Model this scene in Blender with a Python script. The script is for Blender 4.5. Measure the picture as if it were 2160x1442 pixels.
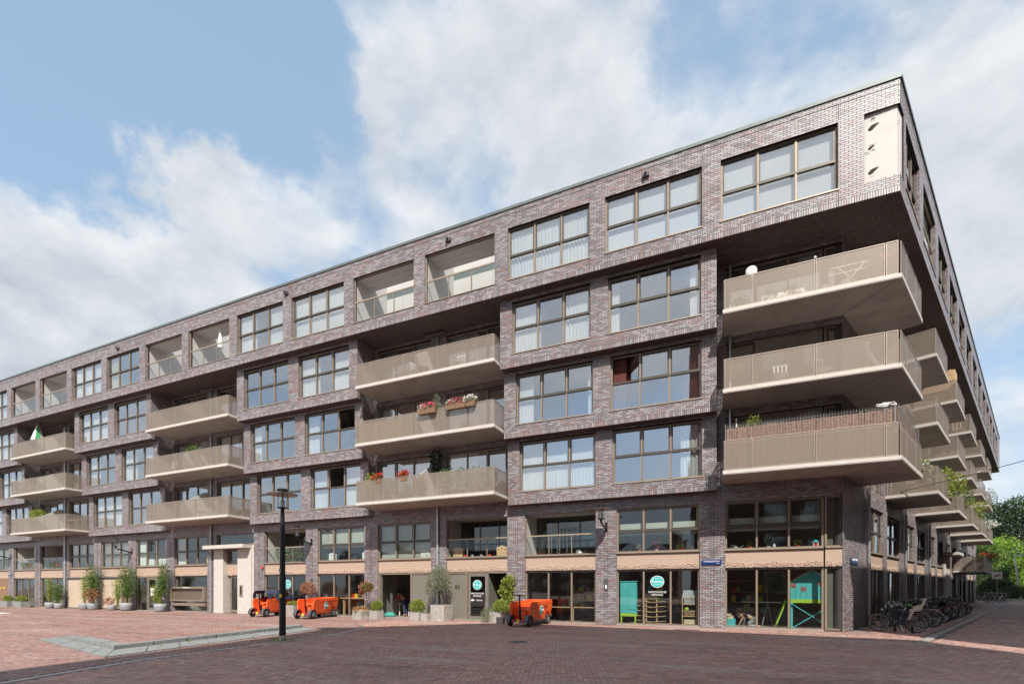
import bpy, math, random
import numpy as np
from mathutils import Vector, Matrix
R = math.radians
random.seed(7); rng = np.random.default_rng(7)
SC = bpy.context.scene
for o in list(bpy.data.objects): bpy.data.objects.remove(o)
COL = SC.collection

# ------------------------------------------------------------------ camera
AZ = 0.40704                                   # camera turned left of the facade normal
H_EYE = 1.6
cam_d = bpy.data.cameras.new('camera'); cam = bpy.data.objects.new('camera', cam_d); COL.objects.link(cam)
cam.location = (0, 0, H_EYE); cam.rotation_euler = (R(90), 0, AZ)
cam_d.sensor_width = 36; cam_d.lens = 17.0
cam_d.shift_y = (1239 - 721) / 2160.0
cam_d.clip_start = 0.1; cam_d.clip_end = 3000
SC.camera = cam
SC.render.resolution_x = 1024; SC.render.resolution_y = 683

# ------------------------------------------------------------------ sun and sky
SUN_V = Vector((0.53, -1.0, 1.12)).normalized()
sd = bpy.data.lights.new('sun', 'SUN'); so = bpy.data.objects.new('sun', sd); COL.objects.link(so)
sd.energy = 4.0; sd.angle = R(0.53); sd.color = (1.0, 0.94, 0.86)
so.rotation_euler = SUN_V.to_track_quat('Z', 'Y').to_euler(); so.location = (20, -30, 60)
SC.view_settings.view_transform = 'Standard'; SC.view_settings.look = 'None'
SC.view_settings.exposure = 0.74; SC.view_settings.gamma = 1.0; SC.view_settings.use_curve_mapping = False

W = bpy.data.worlds.new('World'); SC.world = W; W.use_nodes = True
nt = W.node_tree; nt.nodes.clear(); N = nt.nodes; L = nt.links
def wn(t, **k):
    n = N.new(t)
    for a, b in k.items(): setattr(n, a, b)
    return n
def wmath(op, a, b=None, c=None, clamp=False):
    n = N.new('ShaderNodeMath'); n.operation = op; n.use_clamp = clamp
    for i, x in enumerate((a, b, c)):
        if x is None: continue
        if isinstance(x, (int, float)): n.inputs[i].default_value = x
        else: L.new(x, n.inputs[i])
    return n.outputs[0]
out = wn('ShaderNodeOutputWorld'); bg = wn('ShaderNodeBackground'); bg.inputs[1].default_value = 0.105
L.new(bg.outputs[0], out.inputs[0])
sky = wn('ShaderNodeTexSky'); sky.sky_type = 'NISHITA'; sky.sun_disc = False
sky.sun_elevation = math.asin(SUN_V.z); sky.sun_rotation = math.atan2(SUN_V.x, SUN_V.y)
sky.altitude = 0; sky.air_density = 1.0; sky.dust_density = 1.2; sky.ozone_density = 1.0
tc = wn('ShaderNodeTexCoord'); DIR = tc.outputs['Generated']
sep = wn('ShaderNodeSeparateXYZ'); L.new(DIR, sep.inputs[0])
zc = wmath('MAXIMUM', wmath('ADD', sep.outputs[2], 0.30), 0.05)
cx = wmath('DIVIDE', sep.outputs[0], zc); cy = wmath('DIVIDE', sep.outputs[1], zc)
cmb = wn('ShaderNodeCombineXYZ'); L.new(cx, cmb.inputs[0]); L.new(cy, cmb.inputs[1]); cmb.inputs[2].default_value = 0.35
def noise(scale, detail, rough, vec, w=0.0, dist=0.0):
    n = wn('ShaderNodeTexNoise'); n.noise_dimensions = '4D'
    n.inputs['Scale'].default_value = scale; n.inputs['Detail'].default_value = detail
    n.inputs['Roughness'].default_value = rough; n.inputs['Distortion'].default_value = dist
    n.inputs['W'].default_value = w
    L.new(vec, n.inputs['Vector']); return n.outputs[0]
FW = Vector((-math.sin(AZ), math.cos(AZ), 0)); RT = Vector((math.cos(AZ), math.sin(AZ), 0))
def pdir(u, v): return (FW + RT * ((u - 1080) / 1020) + Vector((0, 0, (1239 - v) / 1020))).normalized()
def blob(u, v, rad, wt):
    d = pdir(u, v)
    n = wn('ShaderNodeVectorMath'); n.operation = 'DOT_PRODUCT'; L.new(WDIR, n.inputs[0]); n.inputs[1].default_value = d
    m = wn('ShaderNodeMapRange'); m.interpolation_type = 'SMOOTHSTEP'
    L.new(n.outputs['Value'], m.inputs[0])
    m.inputs[1].default_value = math.cos(R(rad)); m.inputs[2].default_value = 1.0
    m.inputs[3].default_value = 0.0; m.inputs[4].default_value = wt
    return m.outputs[0]
BLOBS = [(60, 540, 15, .42), (300, 660, 14, .46), (90, 740, 12, .4), (190, 560, 9, .3), (560, 520, 10, .34), (760, 470, 10, .32), (960, 380, 10, .26), (1200, 300, 10, .30), (1100, 200, 9, .16),
         (740, 90, 9, .08), (900, 60, 9, .08), (1200, 60, 8, .10), (1620, 120, 8, .10), (1330, 460, 12, .2), (2010, 330, 16, .30), (1780, 230, 10, .12), (2130, 60, 12, .22), (2000, 800, 14, .22), (480, 480, 6, .1), (370, 420, 5, -.25),
         (300, 60, 19, -.42), (80, 150, 17, -.40), (440, 260, 9, -.34), (250, 300, 8, -.24), (590, 150, 8, -.16), (1400, 190, 6, -.12), (1560, 70, 7, -.03), (960, 190, 5, -.12),
         (1700, 60, 6, -.03), (1850, 90, 7, -.10), (2150, 620, 9, -.14), (700, 230, 5, -.10)]
nc = wn('ShaderNodeTexNoise'); nc.inputs['Scale'].default_value = 2.6; nc.inputs['Detail'].default_value = 7; nc.inputs['Roughness'].default_value = .6; L.new(DIR, nc.inputs['Vector'])
nv = wn('ShaderNodeVectorMath'); nv.operation = 'MULTIPLY_ADD'; L.new(nc.outputs['Color'], nv.inputs[0]); nv.inputs[1].default_value = (.55, .55, .55)
nb_ = wn('ShaderNodeVectorMath'); nb_.operation = 'ADD'; L.new(DIR, nb_.inputs[0]); nb_.inputs[1].default_value = (-.275, -.275, -.275); L.new(nb_.outputs[0], nv.inputs[2])
nn_ = wn('ShaderNodeVectorMath'); nn_.operation = 'NORMALIZE'; L.new(nv.outputs[0], nn_.inputs[0]); WDIR = nn_.outputs[0]
def vblob(d, rad, wt):
    n = wn('ShaderNodeVectorMath'); n.operation = 'DOT_PRODUCT'; L.new(WDIR, n.inputs[0]); n.inputs[1].default_value = Vector(d).normalized()
    m = wn('ShaderNodeMapRange'); m.interpolation_type = 'SMOOTHSTEP'; L.new(n.outputs['Value'], m.inputs[0]); m.inputs[1].default_value = math.cos(R(rad)); m.inputs[2].default_value = 1.0; m.inputs[3].default_value = 0.0; m.inputs[4].default_value = wt; return m.outputs[0]
acc = None
for d_, r_, w_ in (((-.5, -.7, .5), 32, .34), ((.25, -.8, .5), 28, .3), ((-.2, -.6, .85), 26, .3), ((-.95, -.25, .4), 28, .3), ((.9, -.3, .5), 28, .25)):
    o_ = vblob(d_, r_, w_); acc = o_ if acc is None else wmath('ADD', acc, o_)
for b in BLOBS:
    o_ = blob(*b); acc = o_ if acc is None else wmath('ADD', acc, o_)
def shifted(off):
    v = wn('ShaderNodeVectorMath'); v.operation = 'ADD'; L.new(DIR, v.inputs[0]); v.inputs[1].default_value = off; return v.outputs[0]
def field(vec):
    sc = wn('ShaderNodeMapping'); sc.inputs['Scale'].default_value = (1, 1, 1.7); L.new(vec, sc.inputs[0])
    a_ = noise(3.0, 12, 0.58, sc.outputs[0], 4.3, 0.35); b_ = noise(9.0, 10, 0.62, sc.outputs[0], 1.7, 0.2)
    return wmath('ADD', wmath('MULTIPLY', a_, 1.55), wmath('MULTIPLY', b_, 0.55))
F0 = field(DIR); F1 = field(shifted(tuple(Vector((0.35, -0.3, 0.8)).normalized() * 0.035)))
dens = wmath('ADD', wmath('ADD', F0, wmath('MULTIPLY', acc, 0.72)), 0.0)
mr = wn('ShaderNodeMapRange'); mr.interpolation_type = 'SMOOTHSTEP'; L.new(dens, mr.inputs[0])
mr.inputs[1].default_value = 0.88; mr.inputs[2].default_value = 1.40
# relief: side of a puff turned to the light is brighter, thick bellies greyer
rel = wmath('MULTIPLY', wmath('SUBTRACT', F0, F1), 1.9)
thick = wn('ShaderNodeMapRange'); L.new(dens, thick.inputs[0]); thick.inputs[1].default_value = 1.2; thick.inputs[2].default_value = 1.75; thick.inputs[3].default_value = 0.0; thick.inputs[4].default_value = 0.38
bri = wmath('SUBTRACT', wmath('ADD', rel, 0.72), thick.outputs[0], None, True)
cr = wn('ShaderNodeMixRGB'); L.new(bri, cr.inputs[0])
cr.inputs[1].default_value = (3.15, 3.4, 3.75, 1); cr.inputs[2].default_value = (5.15, 5.25, 5.35, 1)
haze = wn('ShaderNodeMapRange'); L.new(sep.outputs[2], haze.inputs[0]); haze.inputs[1].default_value = 0.0; haze.inputs[2].default_value = 0.40
haze.inputs[3].default_value = 0.6; haze.inputs[4].default_value = 0.0
skm = wn('ShaderNodeMixRGB'); L.new(haze.outputs[0], skm.inputs[0]); L.new(sky.outputs[0], skm.inputs[1]); skm.inputs[2].default_value = (3.6, 4.0, 4.6, 1)
veil = wn('ShaderNodeMixRGB'); veil.inputs[0].default_value = 0.45; L.new(skm.outputs[0], veil.inputs[1]); veil.inputs[2].default_value = (3.3, 4.7, 6.1, 1)
mx = wn('ShaderNodeMixRGB'); L.new(wmath('MULTIPLY', mr.outputs[0], 0.92), mx.inputs[0]); L.new(veil.outputs[0], mx.inputs[1]); L.new(cr.outputs[0], mx.inputs[2])
L.new(mx.outputs[0], bg.inputs[0])
SC.render.engine = 'CYCLES'
SC.cycles.max_bounces = 7; SC.cycles.transparent_max_bounces = 24; SC.cycles.glossy_bounces = 3; SC.cycles.diffuse_bounces = 3
SC.cycles.caustics_reflective = False; SC.cycles.caustics_refractive = False

# ------------------------------------------------------------------ materials
def newmat(name):
    m = bpy.data.materials.new(name); m.use_nodes = True
    return m, m.node_tree, m.node_tree.nodes['Principled BSDF']
def nd(t_, ty, **k):
    n = t_.nodes.new(ty)
    for a, b in k.items(): setattr(n, a, b)
    return n
def lk(t_, a, b): t_.links.new(a, b)
def mathn(t_, op, a, b=None, clamp=False):
    n = t_.nodes.new('ShaderNodeMath'); n.operation = op; n.use_clamp = clamp
    for i, x in enumerate((a, b)):
        if x is None: continue
        if isinstance(x, (int, float)): n.inputs[i].default_value = x
        else: t_.links.new(x, n.inputs[i])
    return n.outputs[0]
def c4(c): return (c[0], c[1], c[2], 1)
def mat(name, col, rough=0.6, metal=0.0, var=0.12, nscale=6.0, bump=0.0, spec=0.5, island=0.0, bscale=60):
    m, t, p = newmat(name)
    p.inputs['Roughness'].default_value = rough; p.inputs['Metallic'].default_value = metal
    p.inputs['Specular IOR Level'].default_value = spec
    tcn = nd(t, 'ShaderNodeTexCoord')
    nz = nd(t, 'ShaderNodeTexNoise'); nz.inputs['Scale'].default_value = nscale; nz.inputs['Detail'].default_value = 5
    lk(t, tcn.outputs['Object'], nz.inputs['Vector'])
    mrn = nd(t, 'ShaderNodeMapRange'); lk(t, nz.outputs[0], mrn.inputs[0]); mrn.inputs[1].default_value = .3; mrn.inputs[2].default_value = .7
    mrn.inputs[3].default_value = 1 - var; mrn.inputs[4].default_value = 1 + var
    val = mrn.outputs[0]
    if island:
        g = nd(t, 'ShaderNodeNewGeometry')
        v2 = mathn(t, 'MULTIPLY_ADD', g.outputs['Random Per Island'], 2 * island); v2.node.inputs[2].default_value = 1 - island
        val = mathn(t, 'MULTIPLY', val, v2)
    hs = nd(t, 'ShaderNodeHueSaturation'); hs.inputs['Color'].default_value = c4(col); lk(t, val, hs.inputs['Value'])
    lk(t, hs.outputs[0], p.inputs['Base Color'])
    if bump:
        b = nd(t, 'ShaderNodeBump'); b.inputs['Strength'].default_value = bump; b.inputs['Distance'].default_value = 0.01
        n5 = nd(t, 'ShaderNodeTexNoise'); n5.inputs['Scale'].default_value = bscale; n5.inputs['Detail'].default_value = 4
        lk(t, tcn.outputs['Object'], n5.inputs['Vector']); lk(t, n5.outputs[0], b.inputs['Height']); lk(t, b.outputs[0], p.inputs['Normal'])
    return m
def piece_mat(name, greys, reds, redfrac, rough=(0.35, 0.6), noise_sc=0.35, bump=.25, spec=.5, dirt=.25, dirt_sc=.6, dust=0.0):
    """colour per brick: each island (or each single brick object) draws its own colour"""
    m, t, p = newmat(name)
    g = nd(t, 'ShaderNodeNewGeometry'); oi = nd(t, 'ShaderNodeObjectInfo')
    r = mathn(t, 'FRACT', mathn(t, 'ADD', g.outputs['Random Per Island'], oi.outputs['Random']))
    r2 = mathn(t, 'FRACT', mathn(t, 'MULTIPLY', r, 17.31)); r3 = mathn(t, 'FRACT', mathn(t, 'MULTIPLY', r, 53.7))
    def ramp(cols, f):
        cr_ = nd(t, 'ShaderNodeValToRGB'); cr_.color_ramp.interpolation = 'LINEAR'
        e = cr_.color_ramp.elements
        while len(e) < len(cols): e.new(0.5)
        for i, c in enumerate(cols): e[i].position = i / (len(cols) - 1); e[i].color = c4(c)
        lk(t, f, cr_.inputs[0]); return cr_.outputs[0]
    ca = ramp(greys, r2); cb = ramp(reds, r2)
    geo_pos = g.outputs['Position']
    nz = nd(t, 'ShaderNodeTexNoise'); nz.inputs['Scale'].default_value = noise_sc; nz.inputs['Detail'].default_value = 3; lk(t, geo_pos, nz.inputs['Vector'])
    thr = mathn(t, 'MULTIPLY_ADD', nz.outputs[0], 1.6); thr.node.inputs[2].default_value = redfrac - 0.8
    isred = mathn(t, 'LESS_THAN', r3, thr)
    mixc = nd(t, 'ShaderNodeMixRGB'); lk(t, isred, mixc.inputs[0]); lk(t, ca, mixc.inputs[1]); lk(t, cb, mixc.inputs[2])
    n2_ = nd(t, 'ShaderNodeTexNoise'); n2_.inputs['Scale'].default_value = dirt_sc; n2_.inputs['Detail'].default_value = 7; lk(t, geo_pos, n2_.inputs['Vector'])
    n3_ = nd(t, 'ShaderNodeTexNoise'); n3_.inputs['Scale'].default_value = 22; n3_.inputs['Detail'].default_value = 4; lk(t, geo_pos, n3_.inputs['Vector'])
    v = mathn(t, 'ADD', mathn(t, 'MULTIPLY', n2_.outputs[0], dirt * 2), mathn(t, 'MULTIPLY', n3_.outputs[0], .5))
    v = mathn(t, 'ADD', v, 1 - dirt - .25)
    hs = nd(t, 'ShaderNodeHueSaturation'); lk(t, mixc.outputs[0], hs.inputs['Color']); lk(t, v, hs.inputs['Value'])
    fin = hs.outputs[0]
    if dust:
        mp = nd(t, 'ShaderNodeMapping'); mp.inputs['Scale'].default_value = (.16, .9, 1); mp.inputs['Rotation'].default_value = (0, 0, .06); lk(t, geo_pos, mp.inputs[0])
        dn = nd(t, 'ShaderNodeTexNoise'); dn.inputs['Scale'].default_value = 1.0; dn.inputs['Detail'].default_value = 9; dn.inputs['Roughness'].default_value = .62; lk(t, mp.outputs[0], dn.inputs['Vector'])
        dm = nd(t, 'ShaderNodeMapRange'); dm.interpolation_type = 'SMOOTHSTEP'; lk(t, dn.outputs[0], dm.inputs[0]); dm.inputs[1].default_value = .51; dm.inputs[2].default_value = .72; dm.inputs[4].default_value = dust
        dx = nd(t, 'ShaderNodeMixRGB'); lk(t, dm.outputs[0], dx.inputs[0]); lk(t, fin, dx.inputs[1]); dx.inputs[2].default_value = (.46, .37, .32, 1); fin = dx.outputs[0]
        dk = nd(t, 'ShaderNodeMapRange'); lk(t, dn.outputs[0], dk.inputs[0]); dk.inputs[1].default_value = .28; dk.inputs[2].default_value = .44; dk.inputs[3].default_value = .62; dk.inputs[4].default_value = 1.0
        h3 = nd(t, 'ShaderNodeHueSaturation'); lk(t, fin, h3.inputs['Color']); lk(t, dk.outputs[0], h3.inputs['Value']); fin = h3.outputs[0]
    lk(t, fin, p.inputs['Base Color'])
    rr = mathn(t, 'MULTIPLY_ADD', r2, rough[1] - rough[0]); rr.node.inputs[2].default_value = rough[0]
    lk(t, rr, p.inputs['Roughness']); p.inputs['Specular IOR Level'].default_value = spec
    b = nd(t, 'ShaderNodeBump'); b.inputs['Strength'].default_value = bump; b.inputs['Distance'].default_value = .006
    lk(t, n3_.outputs[0], b.inputs['Height']); lk(t, b.outputs[0], p.inputs['Normal'])
    return m
M = {}
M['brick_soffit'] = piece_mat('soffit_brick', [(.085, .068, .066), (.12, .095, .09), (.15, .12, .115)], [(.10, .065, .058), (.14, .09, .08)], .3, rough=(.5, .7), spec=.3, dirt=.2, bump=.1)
M['brick'] = piece_mat('facade_brick', [(.175, .158, .166), (.225, .205, .213), (.275, .255, .262), (.33, .31, .317)], [(.205, .145, .14), (.245, .175, .17), (.285, .21, .205)], .28, rough=(.30, .5), spec=.65, dirt=.22, bump=.1, noise_sc=.8)
M['mortar'] = mat('dark_mortar', (.045, .04, .042), .9, var=.2)
M['paver'] = piece_mat('red_paver', [(.23, .15, .135), (.28, .185, .165), (.33, .23, .205)], [(.26, .14, .115), (.31, .175, .145), (.36, .21, .18)], .55, rough=(.6, .85), noise_sc=.5, dirt=.24, dirt_sc=.35, spec=.35, dust=.45)
M['paver_road'] = piece_mat('purple_paver', [(.31, .185, .16), (.39, .245, .21), (.45, .295, .255), (.35, .225, .20)], [(.38, .195, .155), (.45, .25, .20), (.51, .305, .25)], .42, rough=(.5, .8), noise_sc=.4, dirt=.26, dirt_sc=.3, spec=.35, dust=.95)
M['joint'] = mat('sand_joint', (.17, .14, .125), .95, var=.3, nscale=2)
M['bronze'] = mat('bronze_frame', (.26, .205, .155), .42, .25, var=.06)
M['bronze_dark'] = mat('dark_sash', (.085, .075, .06), .4, .3, var=.06)
M['railframe'] = mat('taupe_rail', (.33, .275, .225), .45, .2, var=.06)
M['sill'] = mat('pale_bronze_sill', (.36, .295, .225), .4, .3, var=.06)
M['coping'] = mat('grey_green_coping', (.13, .155, .15), .5, .2, var=.12)
M['concrete'] = mat('balcony_concrete', (.40, .355, .32), .75, var=.16, nscale=1.3, bump=.15)
M['whiteedge'] = mat('pale_slab_edge', (.54, .50, .46), .6, var=.06)
M['render'] = mat('pale_concrete_panel', (.54, .515, .485), .7, var=.06, nscale=2, bump=.08)
M['portal'] = mat('white_precast', (.50, .47, .43), .75, var=.07, nscale=4, bump=.08)
M['zinc'] = mat('zinc_pipe', (.50, .52, .52), .35, .7, var=.12)
M['white'] = mat('white_plaster', (.50, .48, .46), .9, var=.04)
M['inwall'] = mat('interior_wall', (.45, .43, .40), .9, var=.05)
M['infloor'] = mat('interior_floor', (.24, .21, .18), .8, var=.05)
M['black'] = mat('black_metal', (.015, .015, .017), .35, .3, var=.1)
M['rubber'] = mat('black_rubber', (.02, .02, .022), .8, var=.1)
M['darkgrey'] = mat('dark_grey_plastic', (.07, .07, .08), .5, var=.1)
M['chrome'] = mat('bright_steel', (.6, .6, .6), .25, .95, var=.05)
M['orange'] = mat('orange_plastic', (.85, .125, .03), .38, var=.06, nscale=3, spec=.5)
M['navy'] = mat('navy_canvas', (.04, .055, .11), .85, var=.15, bump=.2)
M['teal'] = mat('teal_print', (.03, .42, .42), .6, var=.04)
M['tealpaint'] = mat('turquoise_paint', (.09, .50, .52), .55, var=.07, nscale=2)
M['limepaint'] = mat('lime_paint', (.38, .58, .06), .6, var=.08)
M['whitepaint'] = mat('white_paint', (.8, .8, .79), .5, var=.03)
M['blue'] = mat('enamel_blue', (.012, .035, .16), .25, var=.05)
M['red'] = mat('red_plastic', (.6, .03, .02), .4, var=.05)
M['yellow'] = mat('yellow_plastic', (.85, .55, .03), .5, var=.05)
M['strip'] = mat('pale_strip', (.50, .44, .41), .8, var=.2, nscale=4)
M['stone'] = mat('blue_grey_stone', (.22, .23, .22), .75, var=.22, nscale=5, bump=.3)
M['stonelight'] = mat('pale_kerb_concrete', (.31, .28, .255), .8, var=.2, nscale=4, bump=.25)
M['potgrey'] = mat('grey_fibre_pot', (.27, .28, .30), .6, var=.08, bump=.1)
M['cplanter'] = mat('concrete_planter', (.33, .31, .28), .85, var=.2, nscale=7, bump=.3)
M['soil'] = mat('soil', (.04, .03, .022), .95, var=.3)
M['wood'] = mat('pale_wood', (.55, .37, .20), .55, var=.12, nscale=9)
M['heather'] = mat('heather_brown', (.26, .16, .12), .9, var=.35, nscale=14, island=.3)
M['meshgrey'] = mat('wire_grey', (.22, .22, .22), .5, .3)
M['wooddark'] = mat('reed_brown', (.22, .13, .08), .8, var=.3, nscale=14, island=.3)
M['reed'] = mat('reed_tan', (.48, .34, .20), .8, var=.3, nscale=14, island=.3)
M['bark'] = mat('bark', (.10, .075, .05), .9, var=.3, nscale=12, bump=.6)
M['skin'] = mat('skin', (.55, .34, .25), .6, var=.03)
M['hair'] = mat('dark_hair', (.03, .02, .015), .6, var=.2)
M['redcloth'] = mat('red_cloth', (.55, .03, .03), .85, var=.1)
M['navycloth'] = mat('navy_cloth', (.03, .04, .08), .85, var=.1)
M['greencloth'] = mat('sea_green_cloth', (.05, .28, .22), .85, var=.1)
M['stripecloth'] = mat('grey_cloth', (.35, .35, .37), .85, var=.3, nscale=40)
M['screen'] = mat('tan_roller_screen', (.47, .375, .285), .75, var=.03)
M['greypanel'] = mat('grey_panel', (.165, .155, .13), .5, var=.05)
M['umbgreen'] = mat('green_parasol', (.03, .25, .08), .8, var=.1)
M['silver'] = mat('silver_frame', (.45, .47, .5), .35, .8, var=.05)
M['bikeblue'] = mat('blue_grey_frame', (.06, .08, .12), .35, .4, var=.05)
M['maroon'] = mat('maroon_frame', (.25, .02, .05), .35, .3, var=.05)
M['limeplastic'] = mat('lime_saddle', (.12, .55, .04), .45, var=.05)
M['beige'] = mat('beige_plastic', (.55, .50, .43), .5, var=.05)
M['amber'] = mat('amber_reflector', (.9, .25, .02), .3, var=.02)
M['canebrown'] = mat('light_box', (.62, .52, .36), .7, var=.1)
def leafmat(name, a, b, rough=.6):
    m, t, p = newmat(name)
    g = nd(t, 'ShaderNodeNewGeometry'); mxn = nd(t, 'ShaderNodeMixRGB'); lk(t, g.outputs['Random Per Island'], mxn.inputs[0])
    mxn.inputs[1].default_value = c4(a); mxn.inputs[2].default_value = c4(b); lk(t, mxn.outputs[0], p.inputs['Base Color'])
    p.inputs['Roughness'].default_value = rough
    tr = nd(t, 'ShaderNodeBsdfTranslucent'); lk(t, mxn.outputs[0], tr.inputs[0])
    ms = nd(t, 'ShaderNodeMixShader'); ms.inputs[0].default_value = .35
    o_ = t.nodes['Material Output']; lk(t, p.outputs[0], ms.inputs[1]); lk(t, tr.outputs[0], ms.inputs[2]); lk(t, ms.outputs[0], o_.inputs[0])
    return m
M['leaf'] = leafmat('leaf_green', (.05, .11, .02), (.16, .25, .05))
M['leafyel'] = leafmat('leaf_yellow_green', (.16, .22, .03), (.38, .42, .08))
M['leaflime'] = leafmat('leaf_lime', (.15, .28, .03), (.33, .48, .07))
M['leafdark'] = leafmat('leaf_dark', (.018, .045, .016), (.06, .11, .035))
M['leafgrey'] = leafmat('leaf_olive_grey', (.14, .17, .09), (.30, .32, .20))
M['leafred'] = leafmat('leaf_rust', (.28, .10, .05), (.45, .22, .12))
M['grassdry'] = leafmat('dry_grass', (.42, .25, .10), (.60, .42, .22))
M['flowerpink'] = leafmat('petal_pink', (.75, .05, .15), (.85, .22, .35))
M['flowerwhite'] = leafmat('petal_white', (.75, .75, .70), (.85, .82, .78))
M['flowerred'] = leafmat('petal_red', (.6, .02, .02), (.75, .08, .05))
def glassmat(name, tint=(.80, .84, .84), ior=1.7, rough=0.0, add=0.03):
    m, t, p = newmat(name); t.nodes.remove(p); o_ = t.nodes['Material Output']
    fr = nd(t, 'ShaderNodeFresnel'); g = nd(t, 'ShaderNodeNewGeometry')
    io = mathn(t, 'MULTIPLY_ADD', g.outputs['Backfacing'], 1 / ior - ior); io.node.inputs[2].default_value = ior; lk(t, io, fr.inputs[0])
    tr = nd(t, 'ShaderNodeBsdfTransparent'); tr.inputs[0].default_value = c4(tint)
    gl = nd(t, 'ShaderNodeBsdfGlossy'); gl.inputs['Roughness'].default_value = rough; gl.inputs[0].default_value = (.95, .97, 1, 1)
    ms = nd(t, 'ShaderNodeMixShader'); f = mathn(t, 'ADD', fr.outputs[0], add, True)
    lk(t, f, ms.inputs[0]); lk(t, tr.outputs[0], ms.inputs[1]); lk(t, gl.outputs[0], ms.inputs[2]); lk(t, ms.outputs[0], o_.inputs[0])
    return m
M['glass'] = glassmat('window_glass', (.95, .97, .97), 1.6, 0, .22)
M['glassclear'] = glassmat('clear_glass', (.93, .95, .95), 1.35, 0, .0)
M['glasslow'] = glassmat('shop_glass', (.88, .91, .89), 1.5, 0, .02)
def perfmat():
    m, t, p = newmat('perforated_bronze'); o_ = t.nodes['Material Output']
    p.inputs['Base Color'].default_value = (.315, .26, .213, 1); p.inputs['Roughness'].default_value = .45; p.inputs['Metallic'].default_value = .15
    tr = nd(t, 'ShaderNodeBsdfTransparent'); ms = nd(t, 'ShaderNodeMixShader'); ms.inputs[0].default_value = .45
    lk(t, tr.outputs[0], ms.inputs[1]); lk(t, p.outputs[0], ms.inputs[2]); lk(t, ms.outputs[0], o_.inputs[0]); return m
M['perf'] = perfmat()
def curtmat(name, col, tr_=.35):
    m, t, p = newmat(name); o_ = t.nodes['Material Output']
    p.inputs['Base Color'].default_value = c4(col); p.inputs['Roughness'].default_value = .9
    t2 = nd(t, 'ShaderNodeBsdfTranslucent'); t2.inputs[0].default_value = c4(col); ms = nd(t, 'ShaderNodeMixShader'); ms.inputs[0].default_value = tr_
    lk(t, p.outputs[0], ms.inputs[1]); lk(t, t2.outputs[0], ms.inputs[2]); lk(t, ms.outputs[0], o_.inputs[0]); return m
M['curtain'] = curtmat('white_curtain', (.90, .90, .87), .2)
M['curtred'] = curtmat('maroon_curtain', (.16, .05, .04)); M['curtyel'] = curtmat('yellow_curtain', (.75, .62, .30))
M['blind'] = curtmat('white_blind', (.92, .93, .92), .15)
M['blindgrey'] = curtmat('grey_blind', (.60, .60, .55), .25)
def spandmat():
    m, t, p = newmat('tan_relief_panel')
    p.inputs['Roughness'].default_value = .6
    g = nd(t, 'ShaderNodeNewGeometry'); nz = nd(t, 'ShaderNodeTexNoise'); nz.inputs['Scale'].default_value = 9; nz.inputs['Detail'].default_value = 6
    lk(t, g.outputs['Position'], nz.inputs['Vector'])
    hs = nd(t, 'ShaderNodeHueSaturation'); hs.inputs['Color'].default_value = (.42, .305, .235, 1)
    v = mathn(t, 'MULTIPLY_ADD', nz.outputs[0], .25); v.node.inputs[2].default_value = .87; lk(t, v, hs.inputs['Value']); lk(t, hs.outputs[0], p.inputs['Base Color'])
    mp = nd(t, 'ShaderNodeMapping'); mp.inputs['Scale'].default_value = (34, 34, 9); mp.inputs['Rotation'].default_value = (0, .25, 0); lk(t, g.outputs['Position'], mp.inputs[0])
    n2_ = nd(t, 'ShaderNodeTexNoise'); n2_.inputs['Scale'].default_value = 1; n2_.inputs['Detail'].default_value = 3; lk(t, mp.outputs[0], n2_.inputs['Vector'])
    b = nd(t, 'ShaderNodeBump'); b.inputs['Strength'].default_value = .55; b.inputs['Distance'].default_value = .012; lk(t, n2_.outputs[0], b.inputs['Height']); lk(t, b.outputs[0], p.inputs['Normal'])
    return m
M['spandrel'] = spandmat()
def pavesheet():
    m, t, p = newmat('distant_brick_paving'); g = nd(t, 'ShaderNodeNewGeometry')
    bt = nd(t, 'ShaderNodeTexBrick'); lk(t, g.outputs['Position'], bt.inputs['Vector']); bt.inputs['Scale'].default_value = 4.7
    bt.inputs['Color1'].default_value = (.30, .20, .175, 1); bt.inputs['Color2'].default_value = (.24, .16, .145, 1); bt.inputs['Mortar'].default_value = (.19, .15, .13, 1)
    nz = nd(t, 'ShaderNodeTexNoise'); nz.inputs['Scale'].default_value = .35; nz.inputs['Detail'].default_value = 7; lk(t, g.outputs['Position'], nz.inputs['Vector'])
    hs = nd(t, 'ShaderNodeHueSaturation'); lk(t, bt.outputs[0], hs.inputs['Color']); v = mathn(t, 'MULTIPLY_ADD', nz.outputs[0], .7); v.node.inputs[2].default_value = .65
    lk(t, v, hs.inputs['Value']); lk(t, hs.outputs[0], p.inputs['Base Color']); p.inputs['Roughness'].default_value = .8; return m
M['sheet'] = pavesheet()
def brickfar():
    m, t, p = newmat('red_brown_brick_wall'); g = nd(t, 'ShaderNodeNewGeometry')
    mp = nd(t, 'ShaderNodeCombineXYZ'); sp_ = nd(t, 'ShaderNodeSeparateXYZ'); lk(t, g.outputs['Position'], sp_.inputs[0])
    lk(t, mathn(t, 'ADD', sp_.outputs[0], sp_.outputs[1]), mp.inputs[0]); lk(t, sp_.outputs[2], mp.inputs[1])
    bt = nd(t, 'ShaderNodeTexBrick'); lk(t, mp.outputs[0], bt.inputs['Vector']); bt.inputs['Scale'].default_value = 4.4
    bt.inputs['Color1'].default_value = (.22, .09, .06, 1); bt.inputs['Color2'].default_value = (.15, .07, .05, 1); bt.inputs['Mortar'].default_value = (.12, .1, .09, 1)
    lk(t, bt.outputs[0], p.inputs['Base Color']); p.inputs['Roughness'].default_value = .8; return m
M['brickfar'] = brickfar()

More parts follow.
